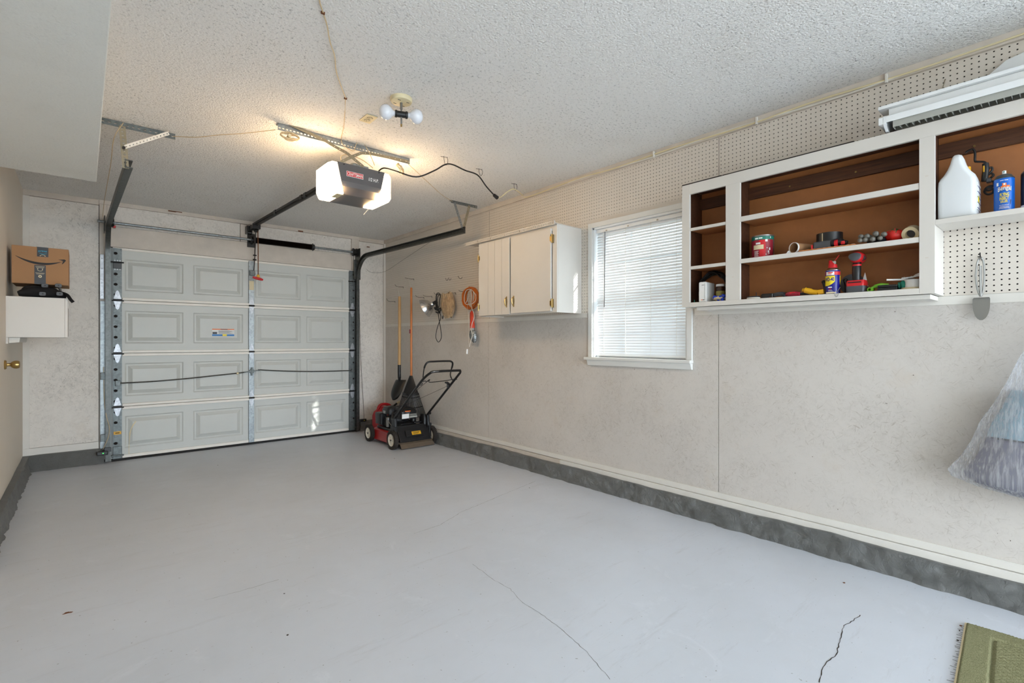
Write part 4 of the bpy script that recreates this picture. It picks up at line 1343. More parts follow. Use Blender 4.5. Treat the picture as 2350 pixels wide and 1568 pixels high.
# wire hooks for the cord
for k, (p, dz) in enumerate(((H1, .052), (H2, .045), (H3, .05))):
    q = [Vector((p.x, p.y, H)), Vector((p.x + .002, p.y, H - dz * .6)), Vector((p.x + .012, p.y - .004, H - dz - .012)), Vector((p.x + .026, p.y - .008, H - dz)), Vector((p.x + .030, p.y - .008, H - dz * .4)), Vector((p.x + .022, p.y - .006, H - .006))]
    m = MB().tube(spl(q, 5), .0018, 6)
    m.cyl((p.x - .022, p.y + .01, H - .004), (p.x + .03, p.y - .006, H - .004), .0016, 6)
    tag(m.build('ceiling_hook', 'black_metal', None, smooth=True), ['bent wire hook in the ceiling over the crest of the black cord', 'bent wire hook in the ceiling near the black plug', 'bent wire hook in the ceiling carrying the yellowish extension cord'][k], 'hook', 'wire hooks on the ceiling')
# extension cord: yellowed lead from the plug up to the wall trim, on along the trim
ex = [e1, onY(1150, 452, 3.27), onY(1165, 440, 3.28), onY(1178, 434, 3.285), onY(1190, 440, 3.29), onX(1200, 448, XW - .03), onX(1215, 451, XW - .026), Vector((XW - .026, 2.8, 2.575)), Vector((XW - .026, 2.4, 2.562)), Vector((XW - .026, 1.9, 2.572)), Vector((XW - .026, 1.4, 2.560)), Vector((XW - .026, 1.0, 2.572)), Vector((XW - .026, .6, 2.562)), Vector((XW - .026, 0, 2.57)), Vector((XW - .026, -.8, 2.565))]
ext = thing('extension_cord', 'pale extension cord running along the ceiling trim over the window', 'cord', (XW - .03, 2, 2.55))
MB().tube(spl(ex, 6), .0050, 8).build('lead', 'cream', ext, smooth=True)
ex2 = [Vector((XW - .025, y, 2.562 + .008 * math.sin(y * 5.3))) for y in np.linspace(2.9, -.8, 24)]
MB().tube(spl(ex2, 3), .0042, 8).build('lead', 'white_cord', ext, smooth=True)
for y in (2.05, 1.32, 0.665):
    MB().box(XW - .036, XW - .019, y - .006, y + .006, 2.545, 2.592).build('cable_clip', 'trim', ext, bevel=.002)

# =================================================================== LEFT CORNER
lc = thing('wall_cabinet', 'small white cabinet under the folded chair and cardboard box', 'cabinet', (-.26, 5.3, 1.23))
CYA, CYB_, CZ0, CZ1 = 5.02, 5.66, 1.232, 1.527
MB().box(XL, -.103, CYA, CYA + .018, CZ0, CZ1).build('side_panel', 'white_cab', lc, bevel=.001)
MB().box(XL, -.103, CYB_ - .018, CYB_, CZ0, CZ1).build('side_panel', 'white_cab', lc, bevel=.001)
MB().box(XL, -.103, CYA + .018, CYB_ - .018, CZ0, CZ0 + .018).build('bottom_panel', 'white_cab', lc)
MB().box(XL, -.103, CYA + .018, CYB_ - .018, CZ1 - .018, CZ1).build('top_panel', 'white_cab', lc)
MB().box(-.1025, -.086, CYA, CYA + .045, CZ0, CZ1).build('frame_stile', 'white_cab', lc, bevel=.001)
MB().box(-.1025, -.086, CYB_ - .045, CYB_, CZ0, CZ1).build('frame_stile', 'white_cab', lc, bevel=.001)
MB().box(-.1025, -.090, CYA + .05, CYB_ - .05, CZ0 + .01, CZ1 - .055).build('door', 'white_cab', lc, bevel=.002)
cw = thing('support_cleat', 'white wooden cleat under the small white cabinet above the doorknob', 'cleat', (XL + .02, 5.0, 1.19))
MB().box(XL, XL + .016, 5.00, 5.75, 1.185, 1.231).build('ledger', 'white_cab', cw, bevel=.002)
MB().prism([(XL + .016, 5.04, 1.231), (XL + .075, 5.04, 1.231), (XL + .070, 5.04, 1.196), (XL + .016, 5.04, 1.190)], (0, .6, 0)).build('moulding', 'trim', cw, bevel=.003)

# folded camp chair lying on the cabinet: black cloth, four square feet towards the room
fc = thing('folded_chair', 'black folded camp chair with four grey feet on the small cabinet', 'chair', (-.26, 5.25, CZ1))
def blob(pts, rs, n=14):
    return MB().tube(spl(pts, 4), [r for a, b in zip(rs[:-1], rs[1:]) for r in [a + (b - a) * t / 4 for t in range(4)]] + [rs[-1]], n)
for pts, rs in (([(-.355, 5.06, CZ1 + .022), (-.27, 5.07, CZ1 + .043), (-.17, 5.07, CZ1 + .035), (-.095, 5.08, CZ1 + .022)], [.018, .046, .038, .02]),
                ([(-.30, 5.10, CZ1 + .045), (-.29, 5.30, CZ1 + .050), (-.29, 5.60, CZ1 + .047)], [.044, .047, .042]),
                ([(-.18, 5.10, CZ1 + .042), (-.18, 5.30, CZ1 + .047), (-.18, 5.60, CZ1 + .044)], [.042, .048, .040])):
    blob(pts, rs).build('cloth', 'blackfabric', fc, smooth=True, ang=80)
m = MB().tube(spl([(-.11, 5.07, CZ1 + .04), (-.088, 5.03, CZ1 + .025), (-.070, 5.01, CZ1 - .008), (-.055, 5.01, CZ1 - .028)], 4), .011, 8)
m.build('strap', 'blackfabric', fc, smooth=True)
for (px, py) in ((103, 656), (134, 656), (98, 675), (137, 675)):
    p = onY(px, py, 5.02)
    s = .0185
    oc_ = [(p.x - s, 5.025, p.z - s * .5), (p.x - s * .6, 5.025, p.z - s * .75), (p.x + s * .6, 5.025, p.z - s * .75), (p.x + s, 5.025, p.z - s * .5), (p.x + s, 5.025, p.z + s * .5), (p.x + s * .6, 5.025, p.z + s * .75), (p.x - s * .6, 5.025, p.z + s * .75), (p.x - s, 5.025, p.z + s * .5)]
    ft = MB().prism(oc_, (0, -.03, 0)).build('foot', 'greyplastic', fc, 'grey square plastic foot', bevel=.002)
    MB().cyl((p.x + .002, 4.996, p.z), (p.x + .002, 4.994, p.z), .0045, 8).build('foot_hole', 'ink', ft)
    MB().cyl((p.x, 5.03, p.z), (p.x, 5.45, p.z), .009, 8).build('leg', 'blackplastic', fc)

# cardboard parcel
bx = thing('cardboard_box', 'brown cardboard parcel with curved arrow mark on the folded chair', 'box', (-.24, 5.25, 1.628))
BX0, BX1, BY0, BY1, BZ0, BZ1 = -.392, -.082, 5.10, 5.42, 1.630, 1.907
m = MB().box(BX0, BX1, BY0, BY1, BZ0, BZ1)
m.build('carton', 'cardboard', bx, bevel=.003)
# lower front lip of the box hangs over the feet
tp = BY0 - .0008
m = MB().box(-.258, -.196, tp, BY0 + .001, 1.836, BZ1); m.box(-.262, -.200, BY0, BY0 + .10, BZ1 - .001, BZ1 + .0008)
m.build('printed_tape', 'blacktape', bx, 'black printed tape strip')
m = MB().box(-.272, -.210, tp, BY0 + .001, BZ0, 1.772)
tape2 = m.build('printed_tape', 'blacktape', bx, 'black printed tape strip')
tape1 = tape2
ty_ = tp - .0006
m = text_plane(MB(), 'prime', (-.250, ty_, 1.868), (1, 0, 0), (0, 0, 1), .046, .017, .012)
a = [(-.246 + .042 * t, ty_, 1.862 - .006 * math.sin(PI * t)) for t in np.linspace(0, 1, 9)]
m.tube(a, [.0008, .0012, .0016, .0018, .0018, .0018, .0016, .0012, .0006], 5)
m.build('lettering', 'cyan_print', bx, 'pale blue lettering')
m = MB()
for k, z in ((0, 1.760), (1, 1.752), (2, 1.712), (3, 1.705)):
    m.box(-.266 + .004 * (k % 2), -.216 - .004 * (k % 2), ty_, tp + .0002, z, z + .0022)
a = [(-.241 + .014 * math.cos(t), ty_, 1.737 + .009 * math.sin(t)) for t in np.linspace(PI * 1.05, PI * 1.95, 8)]
m.tube(a, .0016, 5)
a = [(-.227 + .012 * math.cos(t), ty_, 1.842 + .008 * math.sin(t)) for t in np.linspace(PI * .05, PI * .95, 8)]
m.tube(a, .0016, 5)
for dx in (-.013, .013):
    m.box(-.241 + dx - .003, -.241 + dx + .003, ty_, tp, 1.740, 1.746); m.box(-.227 + dx - .003, -.227 + dx + .003, ty_, tp, 1.840, 1.845)
m.lathe([(.004, 0), (.010, 0), (.010, .0006), (.004, .0006)], (-.241, ty_, 1.688), 16, (0, -1, 0), False)
m.build('printed_marks', 'masking', bx)['kind'] = 'stuff'
# the long smile arrow
def sm(t): return Vector((-.374 + .252 * t, 0, 1.815 + .058 * (1.05 * t - .05) ** 0 * 0 + (1.8210 - 1.815) * 0 - .0 + (.0) + (-.0)))
top, bot = [], []
for i in range(21):
    t = i / 20
    x = -.372 + .258 * t
    z = 1.826 - .085 * t + .0 + .072 * t * t
    z = 1.830 + (-.165 * t + .148 * t * t)
    w = .0012 + .0085 * math.sin(PI * min(1, t * 1.05)) ** .8
    top.append((x, tp, z + w * .8)); bot.append((x, tp, z - w))
poly = top + bot[::-1]
m = MB()
n = len(top)
m.add([Vector(p) for p in top] + [Vector(p) for p in bot], [(i, n + i, n + i + 1, i + 1) for i in range(n - 1)])
m.add([(-.142, tp, 1.8235), (-.106, tp, 1.8290), (-.097, tp, 1.822), (-.108, tp, 1.803), (-.118, tp, 1.791), (-.121, tp, 1.793), (-.113, tp, 1.815), (-.125, tp, 1.8195)], [(0, 7, 1), (1, 7, 6, 2), (2, 6, 3), (3, 6, 5, 4)])
m.build('arrow_mark', 'ink', bx, 'long black curved arrow mark')

# safety sensors
for k, (x, y, z, lab) in enumerate(((0.150, YB - .155, .118, 'black safety sensor with glowing green light at a track foot'), (2.815, YB - .10, .150, 'black safety sensor on a bracket between garage door and fuel can'))):
    s = thing('safety_sensor', lab, 'sensor', (x, y, z))
    m = MB().box(x - .050 if k == 0 else x - .045, x + .035 if k == 0 else x + .045, y - .012, y + .016, z - .019, z + .019)
    m.build('sensor_body', 'blackplastic', s, bevel=.006)
    m = MB().box(x - .012, x + .015, y + .016, YB - .045, z - .012, z + .008)
    if k == 0: m.box(x + .01, x + .06, y + .02, y + .025, z + .005, z + .045)
    m.build('bracket', 'black_metal', s, bevel=.001)
    MB().sphere((x - .002 if k == 0 else x + .012, y - .0125, z + .001), .0045, 8, 6).build('indicator', 'led' if k == 0 else 'yellow_label', s, 'small indicator light')
wire([(.150, YB - .09, .15), (.165, YB - .10, .19), (.190, YB - .11, .27), (.196, YB - .11, .36), (.175, YB - .10, .47), (.160, YB - .055, .62), (.155, YB - .050, .95)], .0028, 'cream_wire', 'cream wire curling up from the green-lit safety sensor', n=6, name='sensor_wire')
wire([onX(832, 603, XW - .3), (2.93, YB - .016, 2.155), (3.05, YB - .014, 2.145), (XW - .03, YB - .10, 2.17), (XW - .012, YB - .5, 2.26), (XW - .012, YB - 1.2, 2.40)], .0014, 'grime', 'thin dark wire crossing from the door track to the pegboard', n=6, name='sensor_wire')
wire([(2.80, YB - .016, 1.75), (2.81, YB - .016, 1.3), (2.822, YB - .016, .95), (2.842, YB - .016, .6), (2.862, YB - .016, .28), (2.850, YB - .05, .16)], .0020, 'grime', 'thin dark wire hanging down the back wall beside the garage door', n=6, name='sensor_wire')

# =================================================================== WINDOW
wd = thing('window_1', 'white sash window with closed mini blind and sill', 'window', (XW, 2.22, WZ0), kind='structure')
cs = .040
MB().box(XW - .014, XW + .002, WY1, WY1 + cs, WZ0 - .002, WZ1 + cs).build('casing', 'casing', wd, bevel=.002)
MB().box(XW - .014, XW + .002, WY0 - cs, WY0, WZ0 - .002, WZ1 + cs).build('casing', 'casing', wd, bevel=.002)
MB().box(XW - .014, XW + .002, WY0, WY1, WZ1, WZ1 + cs).build('casing', 'casing', wd, bevel=.002)
jt = .014
for nm, b in (('jamb', (WY1 - jt, WY1, WZ0, WZ1)), ('jamb', (WY0, WY0 + jt, WZ0, WZ1)), ('head_jamb', (WY0, WY1, WZ1 - jt, WZ1))):
    MB().box(XW + .0005, XW + .125, b[0], b[1], b[2], b[3]).build(nm, 'vinyl', wd)
MB().box(XW - .046, XW + .125, WY0 - cs - .004, WY1 + cs + .022, WZ0 - .024, WZ0 - .002).build('sill', 'casing', wd, bevel=.004)
MB().prism([(XW - .001, WY0 - cs - .002, WZ0 - .024), (XW - .036, WY0 - cs - .002, WZ0 - .024), (XW - .020, WY0 - cs - .002, WZ0 - .068), (XW - .001, WY0 - cs - .002, WZ0 - .070)], (0, WY1 - WY0 + 2 * cs + .002, 0)).build('apron', 'casing', wd, bevel=.003)
iy0, iy1 = WY0 + jt, WY1 - jt
zm = 1.590
for (z0, z1, x) in ((WZ0, zm + .02, XW + .088), (zm - .02, WZ1 - jt, XW + .108)):
    f = MB()
    f.box(x, x + .018, iy0, iy0 + .035, z0, z1).box(x, x + .018, iy1 - .035, iy1, z0, z1)
    f.box(x, x + .018, iy0 + .035, iy1 - .035, z0, z0 + .038).box(x, x + .018, iy0 + .035, iy1 - .035, z1 - .034, z1)
    sh = f.build('sash', 'vinyl', wd, 'white vinyl sash')
    MB().box(x + .008, x + .010, iy0 + .035, iy1 - .035, z0 + .038, z1 - .034).build('pane', 'glass', sh, 'clear glass pane')
    for t in (1 / 3, 2 / 3):
        y = iy0 + .035 + (iy1 - iy0 - .07) * t
        MB().box(x + .011, x + .016, y - .008, y + .008, z0 + .038, z1 - .034).build('muntin', 'vinyl', sh)
    zz = (z0 + z1) / 2
    MB().box(x + .011, x + .016, iy0 + .035, iy1 - .035, zz - .008, zz + .008).build('muntin', 'vinyl', sh)
# mini blind
bl = thing('window_blind', 'white horizontal mini blind lowered in the window', 'blind', (XW + .04, 2.22, WZ0))
bxx = XW + .036
MB().box(bxx - .014, bxx + .014, iy0 + .004, iy1 - .004, WZ1 - jt - .030, WZ1 - jt - .001).build('head_rail', 'vinyl', bl, bevel=.002)
MB().box(bxx - .012, bxx + .012, iy0 + .006, iy1 - .006, WZ0 + .004, WZ0 + .018).build('bottom_rail', 'vinyl', bl, bevel=.004)
zs0, zs1 = WZ0 + .030, WZ1 - jt - .040
nsl = 46
sl = None
tilt = math.radians(60)
for k in range(nsl):
    z = zs0 + (zs1 - zs0) * k / (nsl - 1)
    if sl is None:
        m = MB()
        def cs_(v):
            t = (v - .5) * .025
            bow = .0022 * (1 - (2 * v - 1) ** 2)
            # inner (room side, -x) edge hangs low
            return (math.cos(tilt) * t + math.sin(tilt) * bow * -1, math.sin(tilt) * t + math.cos(tilt) * bow)
        m.grid(lambda u, v: (cs_(v)[0], -(iy1 - iy0) / 2 + .008 + u * (iy1 - iy0 - .016), cs_(v)[1]), 1, 5)
        sl = m.build('slat', 'slat', bl, None, smooth=True, ang=80, local=True)
        o = sl
    else:
        o = sl.copy(); COL.objects.link(o)
    o.location = (bxx - (XW + .04), (iy0 + iy1) / 2 - 2.22, z - WZ0)
for t in (.10, .36, .64, .90):
    y = iy0 + (iy1 - iy0) * t
    MB().cyl((bxx - .0135, y, zs0), (bxx - .0135, y, zs1 + .02), .0010, 5).build('ladder_cord', 'white_cord', bl)
    MB().cyl((bxx + .0135, y, zs0), (bxx + .0135, y, zs1 + .02), .0010, 5).build('ladder_cord', 'white_cord', bl)
MB().cyl((bxx - .022, iy1 - .10, WZ1 - jt - .03), (bxx - .024, iy1 - .095, 1.48), .0032, 8).build('tilt_wand', 'greyplastic', bl, 'clear grey tilt wand')
for y in (iy1 - .11, iy1 - .32, iy1 - .58):
    MB().box(bxx - .018, bxx - .013, y - .006, y + .006, WZ1 - jt - .026, WZ1 - jt - .016).build('head_rail_clip', 'steel', bl)

# =================================================================== WHITE TWO-DOOR WALL CABINET
wc = thing('wall_cabinet', 'white two-door wall cabinet with brass pulls beside the window', 'cabinet', (3.03, 3.28, 1.43))
A0, A1, B0, B1 = 2.768, 3.800, 1.438, 2.150
FX = 2.880
MB().box(FX + .018, XW - .001, A0, A0 + .018, B0, B1).build('side_panel', 'white_cab', wc)
MB().box(FX + .018, XW - .001, A1 - .018, A1, B0, B1).build('side_panel', 'white_cab', wc)
MB().box(FX + .018, XW - .001, A0 + .018, A1 - .018, B0 + .012, B0 + .024).build('bottom_panel', 'cab_bottom', wc)
MB().box(FX + .018, XW - .001, A0 + .018, A1 - .018, B1 - .018, B1).build('top_panel', 'white_cab', wc)
MB().box(XW - .012, XW - .001, A0 + .018, A1 - .018, B0 + .024, B1 - .018).build('back_panel', 'hardboard', wc)
for y0, y1, z0, z1, nm in ((A0, A0 + .050, B0, B1, 'frame_stile'), (A1 - .032, A1, B0, B1, 'frame_stile'), (A0 + .05, A1 - .032, B1 - .050, B1, 'frame_rail'), (A0 + .05, A1 - .032, B0, B0 + .022, 'frame_rail')):
    MB().box(FX, FX + .018, y0, y1, z0, z1).build(nm, 'white_cab', wc, bevel=.001)
# board-and-groove left door, flat right door
dy0, dy1 = 3.333, 3.784
m = MB()
cuts = [dy0, dy0 + .108, dy0 + .207, dy0 + .307, dy1]
for a, b in zip(cuts[:-1], cuts[1:]):
    m.box(FX - .018, FX - .001, a + .0016, b - .0016, B0 + .006, B1 - .022)
m.box(FX - .014, FX - .001, dy0, dy1, B0 + .006, B1 - .022)
dl = m.build('door', 'white_cab', wc, 'grooved white door')
dr = MB().box(FX - .018, FX - .001, 2.822, 3.316, B0 + .012, B1 - .030).build('door', 'white_cab', wc, 'flat white door', bevel=.0015)
def pull(y, z, par):
    m = MB()
    a = [(FX - .018, y, z - .040), (FX - .034, y, z - .026), (FX - .041, y, z), (FX - .034, y, z + .026), (FX - .018, y, z + .040)]
    m.tube(spl(a, 4), [.0045] + [.0055] * 15 + [.0045], 8)
    m.lathe([(.0, 0), (.008, 0), (.006, .003), (0, .003)], (FX - .018, y, z - .042), 10, (-1, 0, 0))
    m.lathe([(.0, 0), (.008, 0), (.006, .003), (0, .003)], (FX - .018, y, z + .042), 10, (-1, 0, 0))
    m.prism([(FX - .0185, y - .010, z), (FX - .0185, y - .004, z - .05), (FX - .0185, y + .004, z - .05), (FX - .0185, y + .010, z), (FX - .0185, y + .004, z + .05), (FX - .0185, y - .004, z + .05)], (.0012, 0, 0))
    m.build('pull_handle', 'brass', par, 'brass bow pull', smooth=True)
pull(3.372, 1.555, dl); pull(3.275, 1.555, dr)
for y, z, par in ((2.806, 2.035, dr), (2.806, 1.512, dr), (3.790, 1.995, dl), (3.790, 1.530, dl)):
    m = MB().box(FX - .020, FX - .0005, y - .004, y + .004, z - .034, z + .034)
    s = 1 if y < 3 else -1
    m.box(FX - .0205, FX - .0185, y, y + s * .024, z - .02, z + .02)
    m.cyl((FX - .021, y, z - .036), (FX - .021, y, z + .036), .0045, 8)
    m.build('hinge', 'brass', par, 'brass hinge', bevel=.001)
# scrap of pegboard laid along the cabinet top, its cut row of half holes facing out
m = MB()
yy = A0 - .004
L = 1.24
k = 0
m.box(FX - .028, XW - .001, A0, A0 + L - .03, B1 + .002, B1 + .006)
m.box(FX - .030, FX - .022, A0, A0 + L, B1 + .014, B1 + .022)
m.box(FX - .030, FX - .022, A0, A0 + L, B1 - .008, B1 - .003)
for i in range(int(L / .0125)):
    y = A0 + i * .0125
    m.box(FX - .030, FX - .022, y, y + (.0068 if i % 16 else .022), B1 - .003, B1 + .014)
m.build('pegboard_strip', 'peg', wc, 'white slotted strip along the cabinet top')

# =================================================================== OPEN SHELF UNIT
su = thing('shelf_unit', 'white open-front shelf unit with brown interior hung on the pegboard', 'shelf', (3.07, .8, 1.42))
SX0, SX1 = 2.960, XW - .001
SZ0, SZ1 = 1.425, 2.218
SYL, SYR, SYE = 1.715, 0.443, -0.80
sr = SX0 + .018
def sbox(nm, m, x0, x1, y0, y1, z0, z1, lab=None, bevel=.001):
    return MB().box(x0, x1, y0, y1, z0, z1).build(nm, m, su, lab, bevel=bevel)
# face frame
sbox('frame_stile', 'white_cab', SX0, sr, 1.662, SYL, SZ0, SZ1)
sbox('frame_stile', 'white_cab', SX0, sr, 1.337, 1.424, SZ0 + .028, SZ1 - .065)
sbox('frame_stile', 'white_cab', SX0, sr, SYR, .500, SZ0, SZ1 - .065)
sbox('frame_rail', 'white_cab', SX0, sr, SYE, 1.662, SZ1 - .065, SZ1)
sbox('frame_rail', 'white_cab', SX0, sr, .500, 1.662, SZ0, SZ0 + .028)
# carcass
sbox('side_panel', 'white_cab', sr, SX1, SYL - .018, SYL, SZ0, SZ1)
sbox('side_lining', 'darkwood', sr, SX1, SYL - .024, SYL - .0185, SZ0 + .03, SZ1 - .02)
sbox('divider', 'darkwood', sr, SX1, 1.372, 1.390, SZ0 + .03, SZ1 - .02)
sbox('divider', 'darkwood', sr, SX1, .462, .480, SZ0 + .33, SZ1 - .02)
sbox('side_panel', 'white_cab', sr, SX1, SYR, SYR + .018, SZ0, 1.742)
sbox('side_panel', 'darkwood', sr, SX1, SYR + .0182, SYR + .036, SZ0 + .03, 1.742)
sbox('top_panel', 'darkwood', sr, SX1, SYE, SYL - .024, SZ1 - .02, SZ1 - .002)
sbox('back_panel', 'hardboard', SX1 - .006, SX1, SYR + .037, SYL - .025, SZ0 + .02, SZ1 - .02, 'brown hardboard back')
sbox('back_panel', 'hardboard', SX1 - .006, SX1, SYE, SYR + .018, 1.745, SZ1 - .02, 'brown hardboard back')
sbox('hanging_rail', 'darkwood', SX1 - .026, SX1 - .0065, .481, 1.371, 2.090, 2.160)
sbox('hanging_rail', 'darkwood', SX1 - .026, SX1 - .0065, 1.391, 1.690, 2.090, 2.160)
sbox('hanging_rail', 'darkwood', SX1 - .026, SX1 - .0065, SYE, .461, 2.090, 2.160)
sbox('bottom_shelf', 'trim', sr, SX1 - .007, SYR + .037, SYL - .025, SZ0 + .004, SZ0 + .028)
def shelf(y0, y1, z0, z1):
    sbox('shelf', 'hardboard', sr, SX1 - .007, y0, y1, z0 + .002, z1 - .001, 'brown inner shelf')
    sbox('shelf_edging', 'white_cab', SX0 + .002, sr - .001, y0, y1, z0, z1, 'white shelf edging')
shelf(.501, 1.336, 1.918, 1.947); shelf(.501, 1.336, 1.669, 1.694)
shelf(1.425, 1.661, 1.916, 1.934); shelf(1.425, 1.661, 1.667, 1.687)
# raised right bay: one shelf, open below
RZ0, RZ1 = 1.740, 1.763
sbox('shelf', 'white_cab', SX0, SX1 - .007, SYE, SYR - .0005, RZ0, RZ1, 'white bottom of the raised bay')
for (y, px_) in ((1.13, 0), (.80, 0), (.33, 0)):
    MB().lathe([(0, 0), (.0055, 0), (.0045, .003), (0, .003)], (SX1 - .0265, y, 2.118), 10, (-1, 0, 0)).build('screw_head', 'brass', su)
for y in (1.38, .472):
    for z in (1.62, 2.0):
        MB().box(SX0 - .0005, SX0 + .001, y - .006, y + .006, z - .03, z - .026).build('filled_screw', 'trim_dirty', su)
# black strip along the top edge of the face frame
MB().box(SX0 + .001, SX0 + .012, 1.452, SYL, SZ1, SZ1 + .007).build('gap_strip', 'dark_void', su)
MB().box(SX0 + .001, SX0 + .012, .76, 1.446, SZ1, SZ1 + .006).build('gap_strip', 'dark_void', su)
# bottom ledger under the unit
lg = MB().box(SX0 + .03, XW - .0045, SYR + .02, 1.63, 1.402, SZ0 - .001).build('support_ledger', 'trim', None, bevel=.002)
tag(lg, 'white wooden ledger board under the open shelf unit', 'ledger')

# =================================================================== SHOP LIGHT
fl = thing('shop_light', 'white fluorescent shop light with grey louvre above the shelf unit', 'light fixture', (3.03, 0, 2.225))
LY0, LY1 = -.62, .652
fx0, fx1 = 2.915, 3.075
body = [(fx0, 2.256), (fx0, 2.285), (fx0 + .052, 2.302), (fx0 + .052, 2.335), (fx1 - .052, 2.335), (fx1 - .052, 2.302), (fx1, 2.285), (fx1, 2.256), (fx1 - .004, 2.256), (fx1 - .006, 2.278), (fx0 + .006, 2.278), (fx0 + .004, 2.256)]
MB().prism([(x, LY0, z) for x, z in body][::-1], (0, LY1 - .035 - LY0, 0)).build('reflector', 'fixture', fl, 'white enamel reflector', bevel=.001)
ends = [(fx0, 2.250), (fx0, 2.287), (fx1, 2.287), (fx1, 2.250), (fx1 - .045, 2.226), (fx0 + .045, 2.226)]
MB().prism([(x, LY1 - .035, z) for x, z in ends][::-1], (0, .012, 0)).build('end_cap', 'fixture', fl, bevel=.001)
MB().prism([(x, LY1 - .004, z) for x, z in [(fx0 + .001, 2.251), (fx0 + .001, 2.286), (fx1 - .001, 2.286), (fx1 - .001, 2.251)]][::-1], (0, -.030, 0)).build('end_housing', 'fixture', fl, bevel=.002)
MB().box(fx0 + .030, fx1 - .030, LY0, LY1 + .004, 2.336, 2.352).build('top_channel', 'fixture', fl, bevel=.002)
m = MB()
gx0, gx1, gz0, gz1 = fx0 + .010, fx1 - .012, 2.228, 2.262
for x in (gx0, (gx0 + gx1) / 2, gx1): m.box(x - .0012, x + .0012, LY0, LY1 - .06, gz0, gz1)
lv = m.build('louvre_rail', 'louver', fl)
lv['kind'] = 'stuff'
cr = None
for i in range(52):
    y = LY1 - .06 - i * .0235
    if cr is None:
        cr = MB().box(gx0, gx1, -.0010, .0010, gz0 - 2.225, gz1 - 2.225).xf(Matrix.Translation((-3.03, 0, 0))).build('louvre_blade', 'louver', fl, None, local=True)
        o = cr
    else:
        o = cr.copy(); COL.objects.link(o)
    o.location = (0, y, 0)
# sloped white shroud at the wall over the fixture
MB().prism([(XW - .014, y, z) for y, z in ((.385, 2.352), (.225, 2.475), (.15, 2.492), (-.6, 2.492), (-.6, 2.352))], (-.012, 0, 0)).build('wall_shroud', 'fixture', fl, 'white sheet metal shroud', bevel=.001)


# =================================================================== LAWN MOWER (heading +Y, rear towards the room)
mw = thing('lawn_mower', 'red walk-behind lawn mower with white hubs in the corner', 'lawn mower', (2.86, 5.30, 0))
WR = .100
wheel0 = None
def wheel(x, y, r, side):
    """side -1: outer face towards -X"""
    t = MB()
    c = Vector((x, y, r))
    prof = [(r * .66, -.022), (r * .90, -.024), (r * .985, -.018), (r, -.008), (r, .008), (r * .985, .018), (r * .90, .024), (r * .66, .022)]
    t.lathe(prof, c, 36, (1, 0, 0), False)
    for k in range(30):
        a = 2 * PI * k / 30
        for s in (-1, 1):
            a2 = a + (PI / 30 if s > 0 else 0)
            p = c + Vector((s * .012, math.cos(a2) * r, math.sin(a2) * r))
            q = Vector((0, math.cos(a2), math.sin(a2)))
            t.bar(p - Vector((.010, 0, 0)), p + Vector((.010, 0, 0)), .008, .005, q)
    w = t.build('tyre', 'tyre', mw, 'dusty black tyre', smooth=True, ang=35)
    h = MB()
    h.lathe([(0, .004), (r * .16, .004), (r * .18, -.006), (r * .56, -.010), (r * .62, -.020), (r * .70, -.021), (r * .70, .015), (0, .015)], c, 36, (-side * -1 * -1, 0, 0) if side < 0 else (-1, 0, 0), False)
    hub = h.build('hub', 'wheel_white', w, 'white wheel hub', smooth=True, ang=30)
    b = MB()
    for k in range(6):
        a = 2 * PI * k / 6
        p = c + Vector((side * .010, math.cos(a) * r * .38, math.sin(a) * r * .38))
        b.bar(p - Vector((side * .006, 0, 0)) * 0 + Vector((0, -math.cos(a) * r * .20, -math.sin(a) * r * .20)), p + Vector((0, math.cos(a) * r * .20, math.sin(a) * r * .20)), .012, .012, (side, 0, 0))
    b.cyl(c + Vector((side * .002, 0, 0)), c + Vector((side * .020, 0, 0)), r * .15, 12)
    b.build('spoke', 'wheel_white', w, 'moulded spokes of the hub')['kind'] = 'stuff'
    MB().cyl(c + Vector((side * .018, 0, 0)), c + Vector((side * .026, 0, 0)), r * .09, 8).build('axle_nut', 'black_metal', w)
WHL = [(2.612, 5.630, .098, -1), (2.600, 5.020, .104, -1), (3.094, 5.010, .104, 1), (3.094, 5.630, .098, 1)]
for q in WHL: wheel(*q)
# the outer face of the far rear wheel shows its inner hub to the room as well
# deck: rounded skirt
def deck_ring(z, inset):
    pts = []
    x0, x1, y0, y1, R = 2.640 + inset, 3.060 - inset, 5.06 + inset, 5.72 - inset, .17
    for cx_, cy_, a0 in ((x1 - R, y1 - R, 0), (x0 + R, y1 - R, PI / 2), (x0 + .04, y0 + .04, PI), (x1 - .04, y0 + .04, 3 * PI / 2)):
        r_ = R if cy_ > 5.3 else .04
        for k in range(7):
            a = a0 + PI / 2 * k / 6
            pts.append((cx_ + r_ * math.cos(a), cy_ + r_ * math.sin(a), z))
    return pts
rings = [deck_ring(.040, -.012), deck_ring(.046, -.014), deck_ring(.055, -.008), deck_ring(.130, 0), deck_ring(.150, .006), deck_ring(.158, .020), deck_ring(.162, .05)]
m = MB()
n = len(rings[0])
m.add(sum(rings, []), [(i * n + k, i * n + (k + 1) % n, (i + 1) * n + (k + 1) % n, (i + 1) * n + k) for i in range(len(rings) - 1) for k in range(n)] + [tuple((len(rings) - 1) * n + k for k in range(n))])
dk = m.build('deck', 'mower_red', mw, 'red steel mower deck', smooth=True, ang=35)
m = MB().prism([(x * .93 + 2.85 * .07, y * .93 + 5.39 * .07, .162) for x, y, z in deck_ring(.16, .02)], (0, 0, .028))
m.build('deck_cover', 'black_metal', mw, 'black deck cover', bevel=.006)
m = MB().box(2.61, 2.645, 4.99, 5.10, .09, .25).box(3.055, 3.085, 4.99, 5.10, .09, .25).box(2.63, 3.07, 5.62, 5.64, .09, .11)
m.box(2.61, 2.64, 5.57, 5.68, .085, .16)
